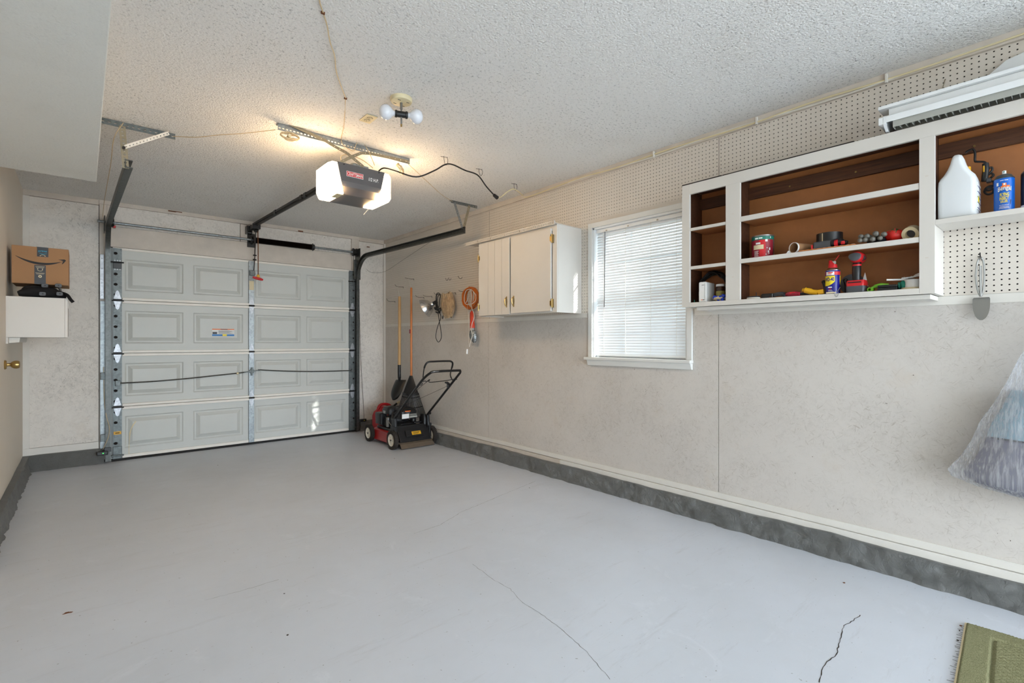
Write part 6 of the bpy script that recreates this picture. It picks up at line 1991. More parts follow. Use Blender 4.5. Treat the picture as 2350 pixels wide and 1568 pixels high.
# doormat
mt = thing('door_mat', 'olive green looped door mat on the floor below the hanging bag', 'mat', (2.836, .323, 0), rz=math.radians(3.5))
rnd = random.Random(4)
ML, MWd = .78, .95                                       # local: -x and -y from the corner
def mat_h(x, y):
    # border band, groove, dotted field
    d = min(-x, -y) if True else 0
    h = .011 + .0012 * math.sin((x if -y < -x else y) * 2 * PI / .011)
    if abs(d - .085) < .006: h = .004
    if d > .092:
        h = .010 + .0018 * math.sin(x * 2 * PI / .024) * math.sin(y * 2 * PI / .024)
    return h + rnd.uniform(-.0009, .0009)
mesh = MB()
nx, ny = 180, 150
vs = []
for j in range(ny + 1):
    for i in range(nx + 1):
        x, y = -MWd * i / nx, -ML * j / ny
        e = min(-x, -y, MWd + x, ML + y)
        vs.append((x, y, .001 + (mat_h(x, y) if e > .004 else .002)))
mesh.add(vs, [(j * (nx + 1) + i, (j + 1) * (nx + 1) + i, (j + 1) * (nx + 1) + i + 1, j * (nx + 1) + i + 1) for j in range(ny) for i in range(nx)])
NM = NT('olive_mat_pile')
nz = NM.noise(260, 3, 0.7)
NM.l(NM.mix(NM.ramp(nz, .3, .75), lin((112, 112, 80)), lin((166, 163, 128))), NM.b.inputs['Base Color'])
NM.b.inputs['Roughness'].default_value = 1.0
NM.b.inputs['Specular IOR Level'].default_value = 0.05
NM.bump(NM.noise(420, 2), .8, .003)
mesh.build('pile', NM.m, mt, 'looped olive pile', smooth=True, ang=80, local=True)
MB().box(-MWd, .004, -.004 - .001, .004, .0005, .006).build('binding', 'masking', mt, 'pale bound edge', local=True)
m = MB()
for k in range(40):
    x = -.03 - .02 * k + rnd.uniform(-.006, .006)
    L = rnd.uniform(.006, .022)
    m.tube([(x, .002, .002), (x + rnd.uniform(-.006, .006), .002 + L, .0012)], .0006, 4)
fr = m.build('loose_thread', 'grime', mt, local=True)
fr['kind'] = 'stuff'


# =================================================================== THINGS ON THE SHELVES
S_MID, S_BOT, S_LB, S_RT = 1.694, 1.453, 1.453, 1.763    # shelf heights

# paint can
pcn = thing('paint_can', 'dented paint can with green rim and red label on the middle shelf', 'paint can', (3.070, 1.250, S_MID))
c = Vector((3.070, 1.250, S_MID)); r = .060
MB().lathe([(0, 0), (r, 0), (r, .128), (r + .002, .130), (r + .002, .136), (r - .004, .137), (r - .006, .131), (0, .131)], c, 32).build('tin', 'steel', pcn, 'bare steel tin', smooth=True, ang=30)
A = math.radians
cyl_patch(MB(), c, r + .0006, A(120), A(262), .002, .108, 24).build('label_wrap', 'maroon', pcn, 'maroon label', smooth=True)
cyl_patch(MB(), c, r + .0010, A(185), A(216), .002, .106, 8).build('label_stripe', 'red_label', pcn, 'red stripe', smooth=True)
cyl_patch(MB(), c, r + .0006, A(100), A(275), .1085, .127, 24).build('rim_band', 'teal', pcn, 'green rim band', smooth=True)
cyl_patch(MB(), c, r + .0013, A(150), A(206), .052, .078, 8).build('tape_note', 'masking', pcn, 'strip of masking tape', smooth=True)
m = MB()
cyl_patch(m, c, r + .0014, A(214), A(226), .095, .108, 4)
cyl_patch(m, c, r + .0014, A(160), A(178), .113, .121, 5)
cyl_patch(m, c, r + .0014, A(181), A(200), .114, .121, 5)
cyl_patch(m, c, r + .0014, A(165), A(190), .082, .092, 5)
for k in range(5): cyl_patch(m, c, r + .0014, A(155), A(180 - 3 * (k % 2)), .012 + k * .007, .0145 + k * .007, 5)
for (a, z, s) in ((228, .030, .010), (234, .045, .012), (222, .055, .005), (240, .115, .008), (216, .016, .006), (231, .022, .006)):
    cyl_patch(m, c, r + .0015, A(a), A(a + s * 600), z, z + s * 1.2, 3)
m.build('label_print', 'white_print', pcn)['kind'] = 'stuff'

# rolled paper tube
rt = thing('paper_tube', 'rolled brown paper tube lying on the middle shelf', 'tube', (3.05, 1.02, S_MID))
a, b = Vector((2.985, 1.050, S_MID + .029)), Vector((3.145, .985, S_MID + .029))
def hollow(a, b, r, t, n=24):
    d = (b - a)
    return [(r - t, 0), (r, 0), (r, d.length), (r - t, d.length), (r - t, 0)], a, d
pr, c_, d_ = hollow(a, b, .028, .0022)
MB().lathe(pr, c_, 28, d_, False).build('roll', 'cardboard', rt, 'brown paper roll', smooth=True, ang=30)
pr, c_, d_ = hollow(a, a + (b - a) * .05, .0305, .002)
MB().lathe(pr, c_ - (b - a).normalized() * .002, 28, d_, False).build('paper_lip', 'paper', rt, 'white paper lip', smooth=True, ang=30)
MB().lathe([(0, 0), (.0255, 0), (.0255, .002), (0, .002)], b - (b - a).normalized() * .01, 20, b - a).build('end_plug', 'cardboard', rt)
MB().prism([a + Vector((-.002, .020, -.026)), a + Vector((-.004, .040, -.029)), a + Vector((-.002, .028, -.012))], (.012, -.006, 0)).build('torn_flap', 'paper', rt)

# coil of black strapping with a tape measure in front, on a straightedge
br = thing('black_tape_roll', 'wide black roll standing behind a tape measure on the middle shelf', 'roll', (3.085, .905, S_MID))
c = Vector((3.085, .905, S_MID)); r = .062
MB().lathe([(r - .022, 0), (r, 0), (r, .098), (r - .022, .098), (r - .022, 0)], c, 36, (0, 0, 1), False).build('roll', 'blackplastic', br, 'glossy black roll', smooth=True, ang=30)
cyl_patch(MB(), c, r + .0008, A(163), A(167), .004, .094, 3).build('loose_end', 'masking', br, 'pale loose end')
tmn = thing('tape_measure', 'black and red tape measure on the middle shelf', 'tape measure', (3.00, .88, S_MID))
z = S_MID + .006
m = MB().box(2.985, 3.015, .868, .955, z, z + .040)
m.build('case', 'greyplastic', tmn, 'dark grey case', bevel=.007, segs=3)
MB().box(2.982, 3.018, .956, .964, z, z + .026).build('end_guard', 'red', tmn, bevel=.003)
m = MB().tube(spl([(3.0, .868, z + .020), (3.0, .845, z + .026), (3.0, .820, z + .022), (3.0, .800, z + .016)], 4), [.020] * 5 + [.017] * 4 + [.012] * 4, 10)
m.build('grip', 'blackplastic', tmn, smooth=True)
MB().cyl((2.984, .850, z + .018), (2.984, .838, z + .018), .018, 12).build('grip_band', 'red', tmn, smooth=True)
MB().box(2.980, 2.990, .806, .824, z + .008, z + .026).build('grip_inlay', 'red', tmn, bevel=.004)
rl = thing('steel_rule', 'thin copper coloured steel rule lying on the middle shelf edge', 'ruler', (2.99, .88, S_MID))
MB().bar((2.968, 1.015, S_MID + .003), (2.972, .755, S_MID + .003), .020, .004).build('rule', 'orange_wood', rl, bevel=.0008)
m = MB()
for k in range(10):
    y = 1.005 - .026 * k
    m.bar((2.970, y, S_MID + .0056), (2.970, y - .013, S_MID + .0056), .012, .001)
m.build('graduation', 'paper', rl)['kind'] = 'stuff'

# grey dipped gloves: a fan of fingertips
def glove(name, label, spots, x, z0, mt_dip, cuff, cuffmat):
    g = thing(name, label, 'glove', cuff)
    MB().sphere(cuff, (.075, .055, .018), 14, 8).build('palm', cuffmat, g, smooth=True)
    for k, (y, z, rr_, dx) in enumerate(spots):
        p = Vector((x + dx, y, z))
        base = Vector(cuff).lerp(p, .35); base.z = max(base.z, z0 + .008)
        pts = [base, base.lerp(p, .5) + Vector((0, 0, .004)), p + Vector((rr_ * .4, 0, 0)), p + Vector((-rr_ * .5, 0, 0)), p + Vector((-rr_ * 1.1, 0, -.001))]
        MB().tube(spl(pts, 4), [rr_ * .6] * 5 + [rr_ * .85] * 4 + [rr_] * 4 + [rr_ * .8, rr_ * .65, rr_ * .4, rr_ * .12], 12).build('finger', mt_dip, g, 'dipped fingertip', smooth=True, ang=80)
    return g
def gl(px, py, x): q = onX(1690 + px / 5.341, 480 + py / 5.339, x); return q.y, q.z
GX = 2.992
spots = []
for (px, py, rr_) in ((1530, 338, .0088), (1605, 335, .0098), (1710, 305, .0105), (1810, 310, .0095), (1530, 388, .0085), (1590, 382, .0088), (1680, 375, .0095), (1770, 362, .0085)):
    y, z = gl(px, py, GX); spots.append((y, max(z, S_MID + rr_ * 1.3), rr_ * 1.3, 0 if py < 345 else -.014))
glove('work_glove', 'grey dipped work glove with fingertips fanned on the middle shelf', spots, GX, S_MID, 'grey_dip', (3.075, .675, S_MID + .020), 'dark_grey')
# tomato pincushion
tmx = Vector((3.045, .610, S_MID))
tm = thing('tomato_pincushion', 'red tomato pincushion with green leaf on the middle shelf', 'pincushion', tmx)
def tomf(u, v):
    a, th = 2 * PI * u, PI * v
    rr_ = .041 * (1 + .035 * math.cos(a * 6) * math.sin(th))
    return tmx + Vector((math.sin(th) * math.cos(a) * rr_, math.sin(th) * math.sin(a) * rr_, .034 + math.cos(th) * .034 - .006 * math.exp(-(th / .35) ** 2)))
MB().grid(tomf, 36, 18, True).build('cushion', 'tomato', tm, smooth=True, ang=80)
ln_ = Vector((-.62, -.16, .77)).normalized()
le1 = ln_.cross(Vector((0, 1, 0))).normalized(); le2 = ln_.cross(le1)
def lp_(ang, dv_):                                     # point on the cushion's skin, ang from the calyx along dv_
    q = ln_ * math.cos(ang) + dv_ * math.sin(ang)
    return tmx + Vector((q.x * .0425, q.y * .0425, .034 + q.z * .0355))
m = MB()
for k in range(5):
    a = 2 * PI * k / 5 + .3
    d = le1 * math.cos(a) + le2 * math.sin(a)
    d1 = le1 * math.cos(a + .55) + le2 * math.sin(a + .55); d2 = le1 * math.cos(a - .55) + le2 * math.sin(a - .55)
    m.add([lp_(0, d), lp_(.30, d1), lp_(.72, d), lp_(.30, d2)], [(0, 1, 2, 3)])
m.build('leaf', 'leaf', tm, 'green felt leaf')
MB().sphere(lp_(0, le1), .004, 8, 6).build('stalk', 'red', tm)
# masking tape leaning at the end
mk = thing('masking_tape', 'cream masking tape roll leaning at the end of the middle shelf', 'tape roll', (3.05, .535, S_MID))
axk = Vector((-.80, .12, -.30)).normalized()
MB().lathe([(.020, 0), (.035, 0), (.036, .005), (.036, .036), (.035, .042), (.020, .042), (.020, 0)], Vector((3.040, .535, S_MID + .0385)), 30, axk, False).build('roll', 'masking', mk, smooth=True, ang=40)
MB().lathe([(0, .018), (.020, .018), (.020, .020), (0, .020)], Vector((3.040, .535, S_MID + .0385)), 20, axk).build('core_filling', 'greyplastic', mk)

# ---- bottom shelf
def bl_(px, py, x): return onX(1700 + px / 9.038, 520 + py / 9.041, x)
gm = thing('staple_gun', 'small black tool with thin wire arm on the lowest shelf', 'tool', (3.03, 1.16, S_BOT))
m = loft(MB(), [sq(S_BOT, 2.995, 3.05, 1.165, 1.232, .008), sq(S_BOT + .024, 2.995, 3.05, 1.165, 1.232, .008), sq(S_BOT + .028, 3.0, 3.045, 1.17, 1.227, .006)])
m.build('body', 'blackplastic', gm, smooth=True, ang=40)
MB().tube(spl([(3.02, 1.168, S_BOT + .018), (3.02, 1.13, S_BOT + .022), (3.02, 1.10, S_BOT + .012), (3.02, 1.085, S_BOT + .006)], 4), [.012] * 5 + [.013] * 4 + [.006] * 4, 8).build('lever', 'greyplastic', gm, smooth=True)
MB().tube([(3.01, 1.23, S_BOT + .014), (3.01, 1.262, S_BOT + .018), (3.01, 1.264, S_BOT + .040)], .002, 6).build('wire_arm', 'black_metal', gm)
rg = thing('cable_ring', 'white and blue ring of cord at the end of the lowest shelf', 'cord', (3.0, 1.28, S_BOT))
a = [(3.00 + .018 * math.cos(t), 1.275 + .034 * math.sin(t), S_BOT + .006) for t in np.linspace(0, 2 * PI, 20)[:-1]]
MB().tube(a, .005, 8, True).build('ring', 'white_cord', rg, smooth=True)
MB().tube([(x, y, zz + .008) for x, y, zz in a], .0035, 6, True).build('ring', 'dark_grey', rg, smooth=True)
sd = thing('screwdriver', 'screwdriver with translucent red handle on the lowest shelf', 'screwdriver', (3.01, 1.05, S_BOT))
MB().tube(spl([(3.00, 1.100, S_BOT + .014), (3.0, 1.085, S_BOT + .015), (3.0, 1.06, S_BOT + .015), (3.0, 1.035, S_BOT + .014), (3.0, 1.022, S_BOT + .013)], 4), [.009] * 4 + [.013] * 4 + [.015] * 4 + [.012] * 4 + [.008], 10).build('handle', 'maroon', sd, 'translucent red handle', smooth=True)
MB().cyl((3.0, 1.108, S_BOT + .014), (3.0, 1.096, S_BOT + .014), .012, 10).build('end_cap', 'dark_grey', sd)
MB().cyl((3.0, 1.022, S_BOT + .013), (3.01, .955, S_BOT + .010), .006, 8).build('shank', 'black_metal', sd)
MB().box(2.987, 2.990, 1.045, 1.072, S_BOT + .016, S_BOT + .026).build('print_patch', 'red_label', sd)
yt = thing('yellow_tool', 'yellow plastic handled tool lying beside the lubricant can', 'tool', (3.01, .95, S_BOT))
MB().tube(spl([(3.0, 1.010, S_BOT + .034), (3.0, .992, S_BOT + .030), (3.0, .962, S_BOT + .020), (3.0, .935, S_BOT + .014)], 4), [.010] * 3 + [.016] * 5 + [.014] * 5, 12).build('handle', 'yellow', yt, 'yellow moulded handle', smooth=True)
MB().bar((3.0, .935, S_BOT + .014), (3.0, .906, S_BOT + .018), .022, .026).build('head', 'yellow', yt, bevel=.004)
MB().sphere((3.0, .985, S_BOT + .045), .003, 6, 5).build('thumb_screw', 'black_metal', yt)

# lubricant spray can
wx = Vector((3.010, .868, S_BOT))
wcn = thing('spray_can', 'blue and yellow lubricant spray can with red nozzle on the lowest shelf', 'spray can', wx)
r = .0335
MB().lathe([(0, 0), (r - .002, 0), (r, .002), (r, .120), (r - .001, .124), (r - .002, .124)], wx, 32).build('can', 'blue_can', wcn, 'blue printed can', smooth=True, ang=30)
MB().lathe([(r - .002, .124), (r + .0004, .125), (r + .0004, .127), (r - .003, .129), (r - .010, .138), (.018, .141), (0, .141)], wx, 28).build('dome', 'alu', wcn, 'aluminium dome', smooth=True, ang=40)
R1 = r + .0006
cyl_patch(MB(), wx, R1, A(130), A(280), .100, .118, 24).build('red_band', 'red_label', wcn, 'red band', smooth=True)
cyl_patch(MB(), wx, r + .0010, A(140), A(208), .100, .118, 12).build('pink_band', 'white_print', wcn, 'pale band', smooth=True)
m = cyl_patch(MB(), wx, r + .0014, A(160), A(196), .110, .1155, 6)
cyl_patch(m, wx, r + .0014, A(160), A(188), .104, .1070, 6)
m.build('printed_line', 'red_label', wcn)['kind'] = 'stuff'
m = MB()
out = [(0, 1), (1, 1), (1, .34), (.72, .16), (.3, .02), (0, 0)]
def yp(u, v): return (wx.x + R1 * math.cos(A(118 + 94 * u)), wx.y + R1 * math.sin(A(118 + 94 * u)), wx.z + .044 + .052 * v)
nn = 24
vs, fs = [], []
for k in range(nn + 1):
    u = k / nn
    lo = .46 - .46 * math.sqrt(max(0, 1 - (2 * abs(u - .35) / 1.35) ** 2)) if u > .35 else 0
    lo = max(0, (u - .35) / .65) ** 2 * .42
    vs += [yp(u, lo), yp(u, 1)]
m.add(vs, [(2 * k, 2 * k + 2, 2 * k + 3, 2 * k + 1) for k in range(nn)])
m.build('shield', 'yellow_label', wcn, 'yellow shield', smooth=True)
text_wrap(MB(), 'WD-40', wx, r + .0013, A(128), A(207), .068, .088, .028).build('lettering', 'blue_can', wcn, 'dark blue lettering')
cyl_patch(MB(), wx, R1, A(262), A(300), .05, .096, 6).build('shield_far', 'yellow_label', wcn, smooth=True)
cyl_patch(MB(), wx, r + .0012, A(158), A(190), .033, .0385, 6).build('printed_line', 'white_print', wcn)
cyl_patch(MB(), wx, r + .0012, A(166), A(184), .0255, .0295, 4).build('printed_line', 'red_label', wcn)
m = MB()
for k in range(3): cyl_patch(m, wx, R1, A(160), A(205 - 8 * k), .010 + .005 * k, .0115 + .005 * k, 6)
m.build('small_print', 'white_print', wcn)['kind'] = 'stuff'
cp = loft(MB(), [sq(S_BOT + .140, wx.x - .020, wx.x + .020, wx.y - .020, wx.y + .020, .014), sq(S_BOT + .158, wx.x - .017, wx.x + .017, wx.y - .018, wx.y + .018, .012), sq(S_BOT + .160, wx.x - .015, wx.x + .015, wx.y - .012, wx.y + .018, .010), sq(S_BOT + .180, wx.x - .010, wx.x + .012, wx.y + .004, wx.y + .017, .005)]).build('nozzle_cap', 'red', wcn, 'red nozzle cap', smooth=True, ang=40)
MB().box(wx.x - .008, wx.x + .008, wx.y - .014, wx.y + .003, S_BOT + .160, S_BOT + .176).build('nozzle_tip', 'louver', cp, bevel=.002)
MB().tube([(wx.x - .004, wx.y - .006, S_BOT + .170), (wx.x - .008, wx.y - .032, S_BOT + .204)], .0020, 7).build('straw', 'red', wcn, 'red straw')

# carabiner in front, hanging over the edge
cbn = thing('carabiner', 'small steel key clip hooked over the lowest shelf edge', 'clip', (SX0 - .004, .835, S_BOT - .02))
a = [(SX0 - .005, .838, S_BOT + .012), (SX0 - .006, .828, S_BOT + .006), (SX0 - .006, .828, S_BOT - .010), (SX0 - .006, .836, S_BOT - .018), (SX0 - .006, .842, S_BOT - .006)]
MB().tube(spl(a, 5, True), .0016, 6, True).build('loop', 'steel', cbn, smooth=True)
MB().tube([(SX0 - .004, .830, S_BOT + .012), (2.975, .824, S_BOT + .032)], .0022, 6).build('tag', 'steel', cbn)
# pencil stub lying in front of the can
pst = MB().tube([(2.966, .885, S_BOT + .006), (2.966, .850, S_BOT + .006), (2.966, .838, S_BOT + .005)], [.004, .004, .0008], 7).build('pencil_stub', 'masking', None)
tag(pst, 'pale pencil stub lying in front of the lubricant can', 'pencil')

# cordless drill standing on its battery, back of the motor to the room
dd = Vector((3.015, .762, S_BOT))
dr_ = thing('cordless_drill', 'black and red cordless drill standing on its battery pack', 'drill', dd)
loft(MB(), [sq(S_BOT, dd.x - .035, dd.x + .055, dd.y - .040, dd.y + .040, .010), sq(S_BOT + .034, dd.x - .035, dd.x + .055, dd.y - .041, dd.y + .041, .010)]).build('battery', 'greyplastic', dr_, 'dark grey battery', smooth=True, ang=40)
bt = loft(MB(), [sq(S_BOT + .0345, dd.x - .034, dd.x + .050, dd.y - .038, dd.y + .038, .010), sq(S_BOT + .050, dd.x - .034, dd.x + .050, dd.y - .040, dd.y + .040, .010), sq(S_BOT + .064, dd.x - .026, dd.x + .040, dd.y - .038, dd.y + .038, .010)]).build('battery_seat', 'red', dr_, 'red battery seat', smooth=True, ang=40)
MB().box(dd.x - .0350, dd.x - .0330, dd.y - .028, dd.y + .030, S_BOT + .0500, S_BOT + .0555).build('printed_line', 'ink', bt)
MB().tube(spl([(dd.x + .004, dd.y, S_BOT + .060), (dd.x + .000, dd.y, S_BOT + .100), (dd.x + .004, dd.y, S_BOT + .140), (dd.x + .010, dd.y, S_BOT + .158)], 4), [.0185] * 4 + [.0195] * 4 + [.0185] * 5, 14).build('grip', 'blackplastic', dr_, 'black ribbed grip', smooth=True)
MB().lathe([(.020, 0), (.0205, .006), (.020, .008)], (dd.x + .004, dd.y, S_BOT + .139), 14, (0, 0, 1)).build('grip_ring', 'red', dr_, smooth=True)
mc = Vector((dd.x - .030, dd.y, S_BOT + .184))
MB().lathe([(0, 0), (.018, .002), (.026, .010), (.0305, .028), (.031, .075), (.027, .085), (.020, .120), (.012, .128), (0, .128)], mc, 24, (1, 0, 0)).build('motor_body', 'red', dr_, 'red motor body', smooth=True, ang=50)
loft(MB(), [[(mc.x + .002 - .004, mc.y + math.cos(t) * .028, mc.z + .004 + math.sin(t) * (.017 if math.sin(t) > 0 else .026)) for t in np.linspace(0, 2 * PI, 17)[:-1]], [(mc.x - .005, mc.y + math.cos(t) * .024, mc.z + .003 + math.sin(t) * (.014 if math.sin(t) > 0 else .022)) for t in np.linspace(0, 2 * PI, 17)[:-1]]]).build('rear_pad', 'greyplastic', dr_, 'dark rear pad', smooth=True, ang=60)
MB().tube([(mc.x + .03, mc.y - .022, mc.z - .006), (mc.x + .10, mc.y - .014, mc.z)], [.016, .012], 12).build('gear_case', 'blackplastic', dr_, smooth=True)
# saw disc leaning behind the drill, a pale set square on the other side
dc = thing('sanding_disc', 'dark cutting disc leaning behind the drill', 'disc', (3.09, .80, S_BOT))
MB().lathe([(.008, 0), (.056, 0), (.056, .003), (.008, .003), (.008, 0)], Vector((3.085, .800, S_BOT + .055)), 32, (-.95, 0, .25), False).build('disc', 'greyplastic', dc, smooth=True, ang=30)
ss = thing('set_square', 'pale triangular set square leaning behind the drill', 'set square', (3.08, .735, S_BOT))
MB().prism([(3.055, .765, S_BOT), (3.055, .715, S_BOT), (3.095, .745, S_BOT + .112)], (.004, 0, 0)).build('triangle', 'paper', ss, bevel=.0008)
# dark clamp jaws either side of the spray can
for y, lab in ((.916, 'black spring clamp jaw between yellow tool and lubricant can'), (.815, 'black spring clamp jaw between lubricant can and drill')):
    ck = thing('spring_clamp', lab, 'clamp', (3.05, y, S_BOT))
    MB().tube(spl([(3.055, y - .004, S_BOT + .004), (3.055, y, S_BOT + .040), (3.05, y + .006, S_BOT + .070)], 4), [.012] * 4 + [.009] * 5, 8).build('jaw', 'blackplastic', ck, smooth=True)
    MB().sphere((3.048, y + .006, S_BOT + .074), (.008, .011, .010), 10, 8).build('jaw_pad', 'blackplastic', ck, smooth=True)

# green tool, black box, white stick, teal pack, white rolls, papers
gt = thing('green_tool', 'lime green plastic tool on the lowest shelf beside the drill', 'tool', (3.0, .69, S_BOT))
MB().lathe([(.006, 0), (.011, 0), (.011, .03), (.006, .03), (.006, 0)], Vector((2.985, .700, S_BOT + .011)), 18, (1, -.2, 0), False).build('ring_end', 'green', gt, smooth=True, ang=30)
MB().tube(spl([(3.0, .700, S_BOT + .016), (3.005, .680, S_BOT + .026), (3.01, .655, S_BOT + .032), (3.02, .63, S_BOT + .030)], 4), [.006] * 4 + [.010] * 5 + [.008] * 4, 10).build('handle', 'green', gt, smooth=True)
bk = thing('black_case', 'small black plastic case on the lowest shelf', 'case', (3.0, .625, S_BOT))
MB().box(2.985, 3.06, .588, .668, S_BOT, S_BOT + .016).build('case_base', 'blackplastic', bk, bevel=.003)
MB().box(2.986, 3.059, .589, .667, S_BOT + .017, S_BOT + .029).build('case_lid', 'blackplastic', bk, bevel=.003)
stk = MB().tube([(2.996, .632, S_BOT + .054), (3.03, .530, S_BOT + .050)], .0042, 8).build('white_stick', 'white', None)
tag(stk, 'thin white plastic stick resting across the black case and tape', 'stick')
tpk = thing('teal_pack', 'small teal packet on the lowest shelf beside the black case', 'packet', (3.03, .565, S_BOT))
MB().tube(spl([(3.03, .590, S_BOT + .024), (3.03, .570, S_BOT + .026), (3.03, .545, S_BOT + .024)], 4), [.018] * 3 + [.024] * 3 + [.016] * 3, 10).build('packet', 'teal', tpk, smooth=True)
wr_ = thing('white_tape_roll', 'white tape roll at the end of the lowest shelf', 'tape roll', (3.045, .545, S_BOT))
MB().lathe([(.02, 0), (.046, 0), (.046, .010), (.02, .010), (.02, 0)], (3.030, .535, S_BOT), 30, (0, 0, 1), False).build('lower_roll', 'masking', wr_, smooth=True, ang=30)
MB().lathe([(.018, .011), (.040, .011), (.040, .048), (.018, .048), (.018, .011)], (3.035, .530, S_BOT), 30, (0, 0, 1), False).build('upper_roll', 'white', wr_, smooth=True, ang=30)
pp = thing('crumpled_paper', 'crumpled white paper on top of the white tape roll', 'paper', (3.03, .53, S_BOT + .05))
def papf(u, v):
    return Vector((2.992 + .075 * v, .575 - .088 * u, S_BOT + .0525 + .020 * abs(noise.noise((u * 3, v * 3, 1.3))) + .026 * u * v))
MB().grid(papf, 8, 8).build('sheet', 'paper', pp)
pp.children[-1].modifiers.new('thick', 'SOLIDIFY').thickness = .001
# rust-brown crumbs
for (y, s) in ((1.17, .006), (1.14, .004), (1.155, .005)):
    m = MB().sphere((2.970, y, S_BOT + .0025), (s * .7, s, .0025), 7, 5)
    tag(m.build('bark_crumb', 'rust', None), 'brown crumb on the lowest shelf edge in front of the small black tool', 'crumb', 'brown crumbs on the shelf')

# ---- left bay: modem, jar, blue gloves, black hose coil
rx = thing('modem', 'white upright modem with indicator dots in the small shelf bay', 'modem', (3.03, 1.588, S_LB))
def rsq(x, y0, y1, z0, z1, r):
    pts = []
    for cy_, cz_, a0 in ((y1 - r, z1 - r, 0), (y0 + r, z1 - r, PI / 2), (y0 + r, z0 + r, PI), (y1 - r, z0 + r, 3 * PI / 2)):
        for k in range(5):
            a = a0 + PI / 2 * k / 4
            pts.append((x, cy_ + r * math.cos(a), cz_ + r * math.sin(a)))
    return pts
ya, yb, zb_ = 1.562, 1.614, S_LB + .130
loft(MB(), [rsq(2.992, ya, yb, S_LB, zb_, .009), rsq(3.094, ya, yb, S_LB, zb_ - .003, .009)]).build('case', 'white', rx, 'white plastic case', smooth=True, ang=40)
fp = loft(MB(), [rsq(2.9885, ya + .004, yb - .004, S_LB + .005, zb_ - .005, .007), rsq(2.992, ya + .003, yb - .003, S_LB + .004, zb_ - .004, .007)]).build('front_panel', 'white_print', rx, 'pale front panel')
m = MB()
for k in range(12): m.box(2.9878, 2.989, ya + .0095, ya + .0125, S_LB + .016 + k * .0088, S_LB + .0195 + k * .0088)
m.build('indicator', 'dark_grey', fp)['kind'] = 'stuff'
MB().box(2.9878, 2.989, ya + .015, ya + .031, S_LB + .108, S_LB + .1105).build('printed_line', 'dark_grey', fp)
m = MB().box(2.9878, 2.989, ya + .026, ya + .036, S_LB + .014, S_LB + .018)
m.build('logo_patch', 'orange_label', fp)
MB().box(2.9878, 2.989, ya + .014, ya + .025, S_LB + .014, S_LB + .018).build('logo_patch', 'dark_grey', fp)
jc = Vector((3.075, 1.512, S_LB))
jr = thing('glass_jar', 'small dark jar with yellow label and white lid in the small shelf bay', 'jar', jc)
MB().lathe([(0, 0), (.026, 0), (.027, .004), (.027, .096), (.022, .102), (0, .102)], jc, 24).build('jar_body', 'jar_glass', jr, smooth=True, ang=40)
MB().lathe([(0, .100), (.028, .100), (.028, .113), (.026, .115), (0, .115)], jc, 24).build('lid', 'white', jr, 'white lid', smooth=True, ang=30)
cyl_patch(MB(), jc, .0275, A(120), A(270), .030, .070, 16).build('label_wrap', 'olive_label', jr, 'yellow label', smooth=True)
spots = []
for (px, py, rr_) in ((1180, 1210, .0075), (1260, 1230, .0085), (1440, 1225, .0095), (1600, 1170, .0085), (1345, 1320, .0075), (1530, 1330, .0090), (1150, 1245, .0065), (1560, 1140, .0075)):
    q = onX(1580 + px / 19.58, 620 + py / 19.58, 2.995)
    spots.append((q.y, max(q.z, S_LB + rr_ * 1.25), rr_ * 1.25, 0))
glove('work_glove', 'blue dipped work glove with fingertips bunched beside the modem', spots, 2.995, S_LB, 'blue_dip', (3.05, 1.485, S_LB + .020), 'masking')
hs_ = thing('cable_coil', 'coiled black cable leaning in the corner behind the modem', 'cable', (3.10, 1.62, S_LB))
rnd = random.Random(21)
pts = []
for k in range(6):
    for j in range(14):
        a = 2 * PI * j / 14
        R_ = .098 + rnd.uniform(-.014, .006)
        pts.append(Vector((3.106 + .009 * k + rnd.uniform(-.003, .003), 1.585 + math.cos(a) * R_ * .95, S_LB + .106 + math.sin(a) * R_)))
pts = [Vector((min(p.x, 3.160), min(p.y, 1.683), max(p.z, S_LB + .006))) for p in pts]
MB().tube(spl(pts, 3), .0052, 7).build('loops', 'blackplastic', hs_, 'black cable loops', smooth=True, ang=80)
MB().cyl((3.01, 1.655, S_LB + .004), (3.01, 1.655, S_LB + .02), .003, 8).build('cable_end', 'teal', hs_)

# ---- raised right bay: white jug, black cord bundle, two insect sprays
jg = Vector((3.055, .372, S_RT))
jug = thing('bleach_jug', 'large white plastic jug on the raised shelf', 'jug', jg)
def jr_(z, x0, x1, y0, y1, r): return sq(S_RT + z, jg.x + x0, jg.x + x1, jg.y + y0, jg.y + y1, r)
rings = [jr_(0, -.072, .072, -.060, .060, .022), jr_(.006, -.078, .078, -.066, .066, .026), jr_(.120, -.079, .079, -.067, .067, .026), jr_(.168, -.078, .078, -.066, .066, .028),
         jr_(.188, -.076, .074, -.060, .061, .030), jr_(.206, -.074, .064, -.046, .044, .030), jr_(.226, -.072, .050, -.034, .030, .024), jr_(.250, -.070, .030, -.026, .021, .020), jr_(.272, -.066, .004, -.021, .016, .016), jr_(.284, -.060, -.010, -.016, .012, .012), jr_(.288, -.052, -.022, -.009, .007, .007)]
loft(MB(), rings).build('jug_body', 'jug', jug, 'frosted white plastic body', smooth=True, ang=70)
rd_ = [(.0005, .060, -.0735), (.008, .066, -.0795), (.150, .0665, -.0800), (.172, .0640, -.0800), (.188, .054, -.0798), (.204, .043, -.0793), (.222, .033, -.0785), (.245, .024, -.0770), (.266, .0185, -.0745), (.280, .014, -.0700), (.286, .009, -.0640)]
loft(MB(), [jr_(z0, x0, -.030 + (.0 if z0 < .25 else -.012), -w0, w0, min(.020, w0 * .7)) for z0, w0, x0 in rd_]).build('handle_ridge', 'jug', jug, 'moulded handle ridge', smooth=True, ang=70)
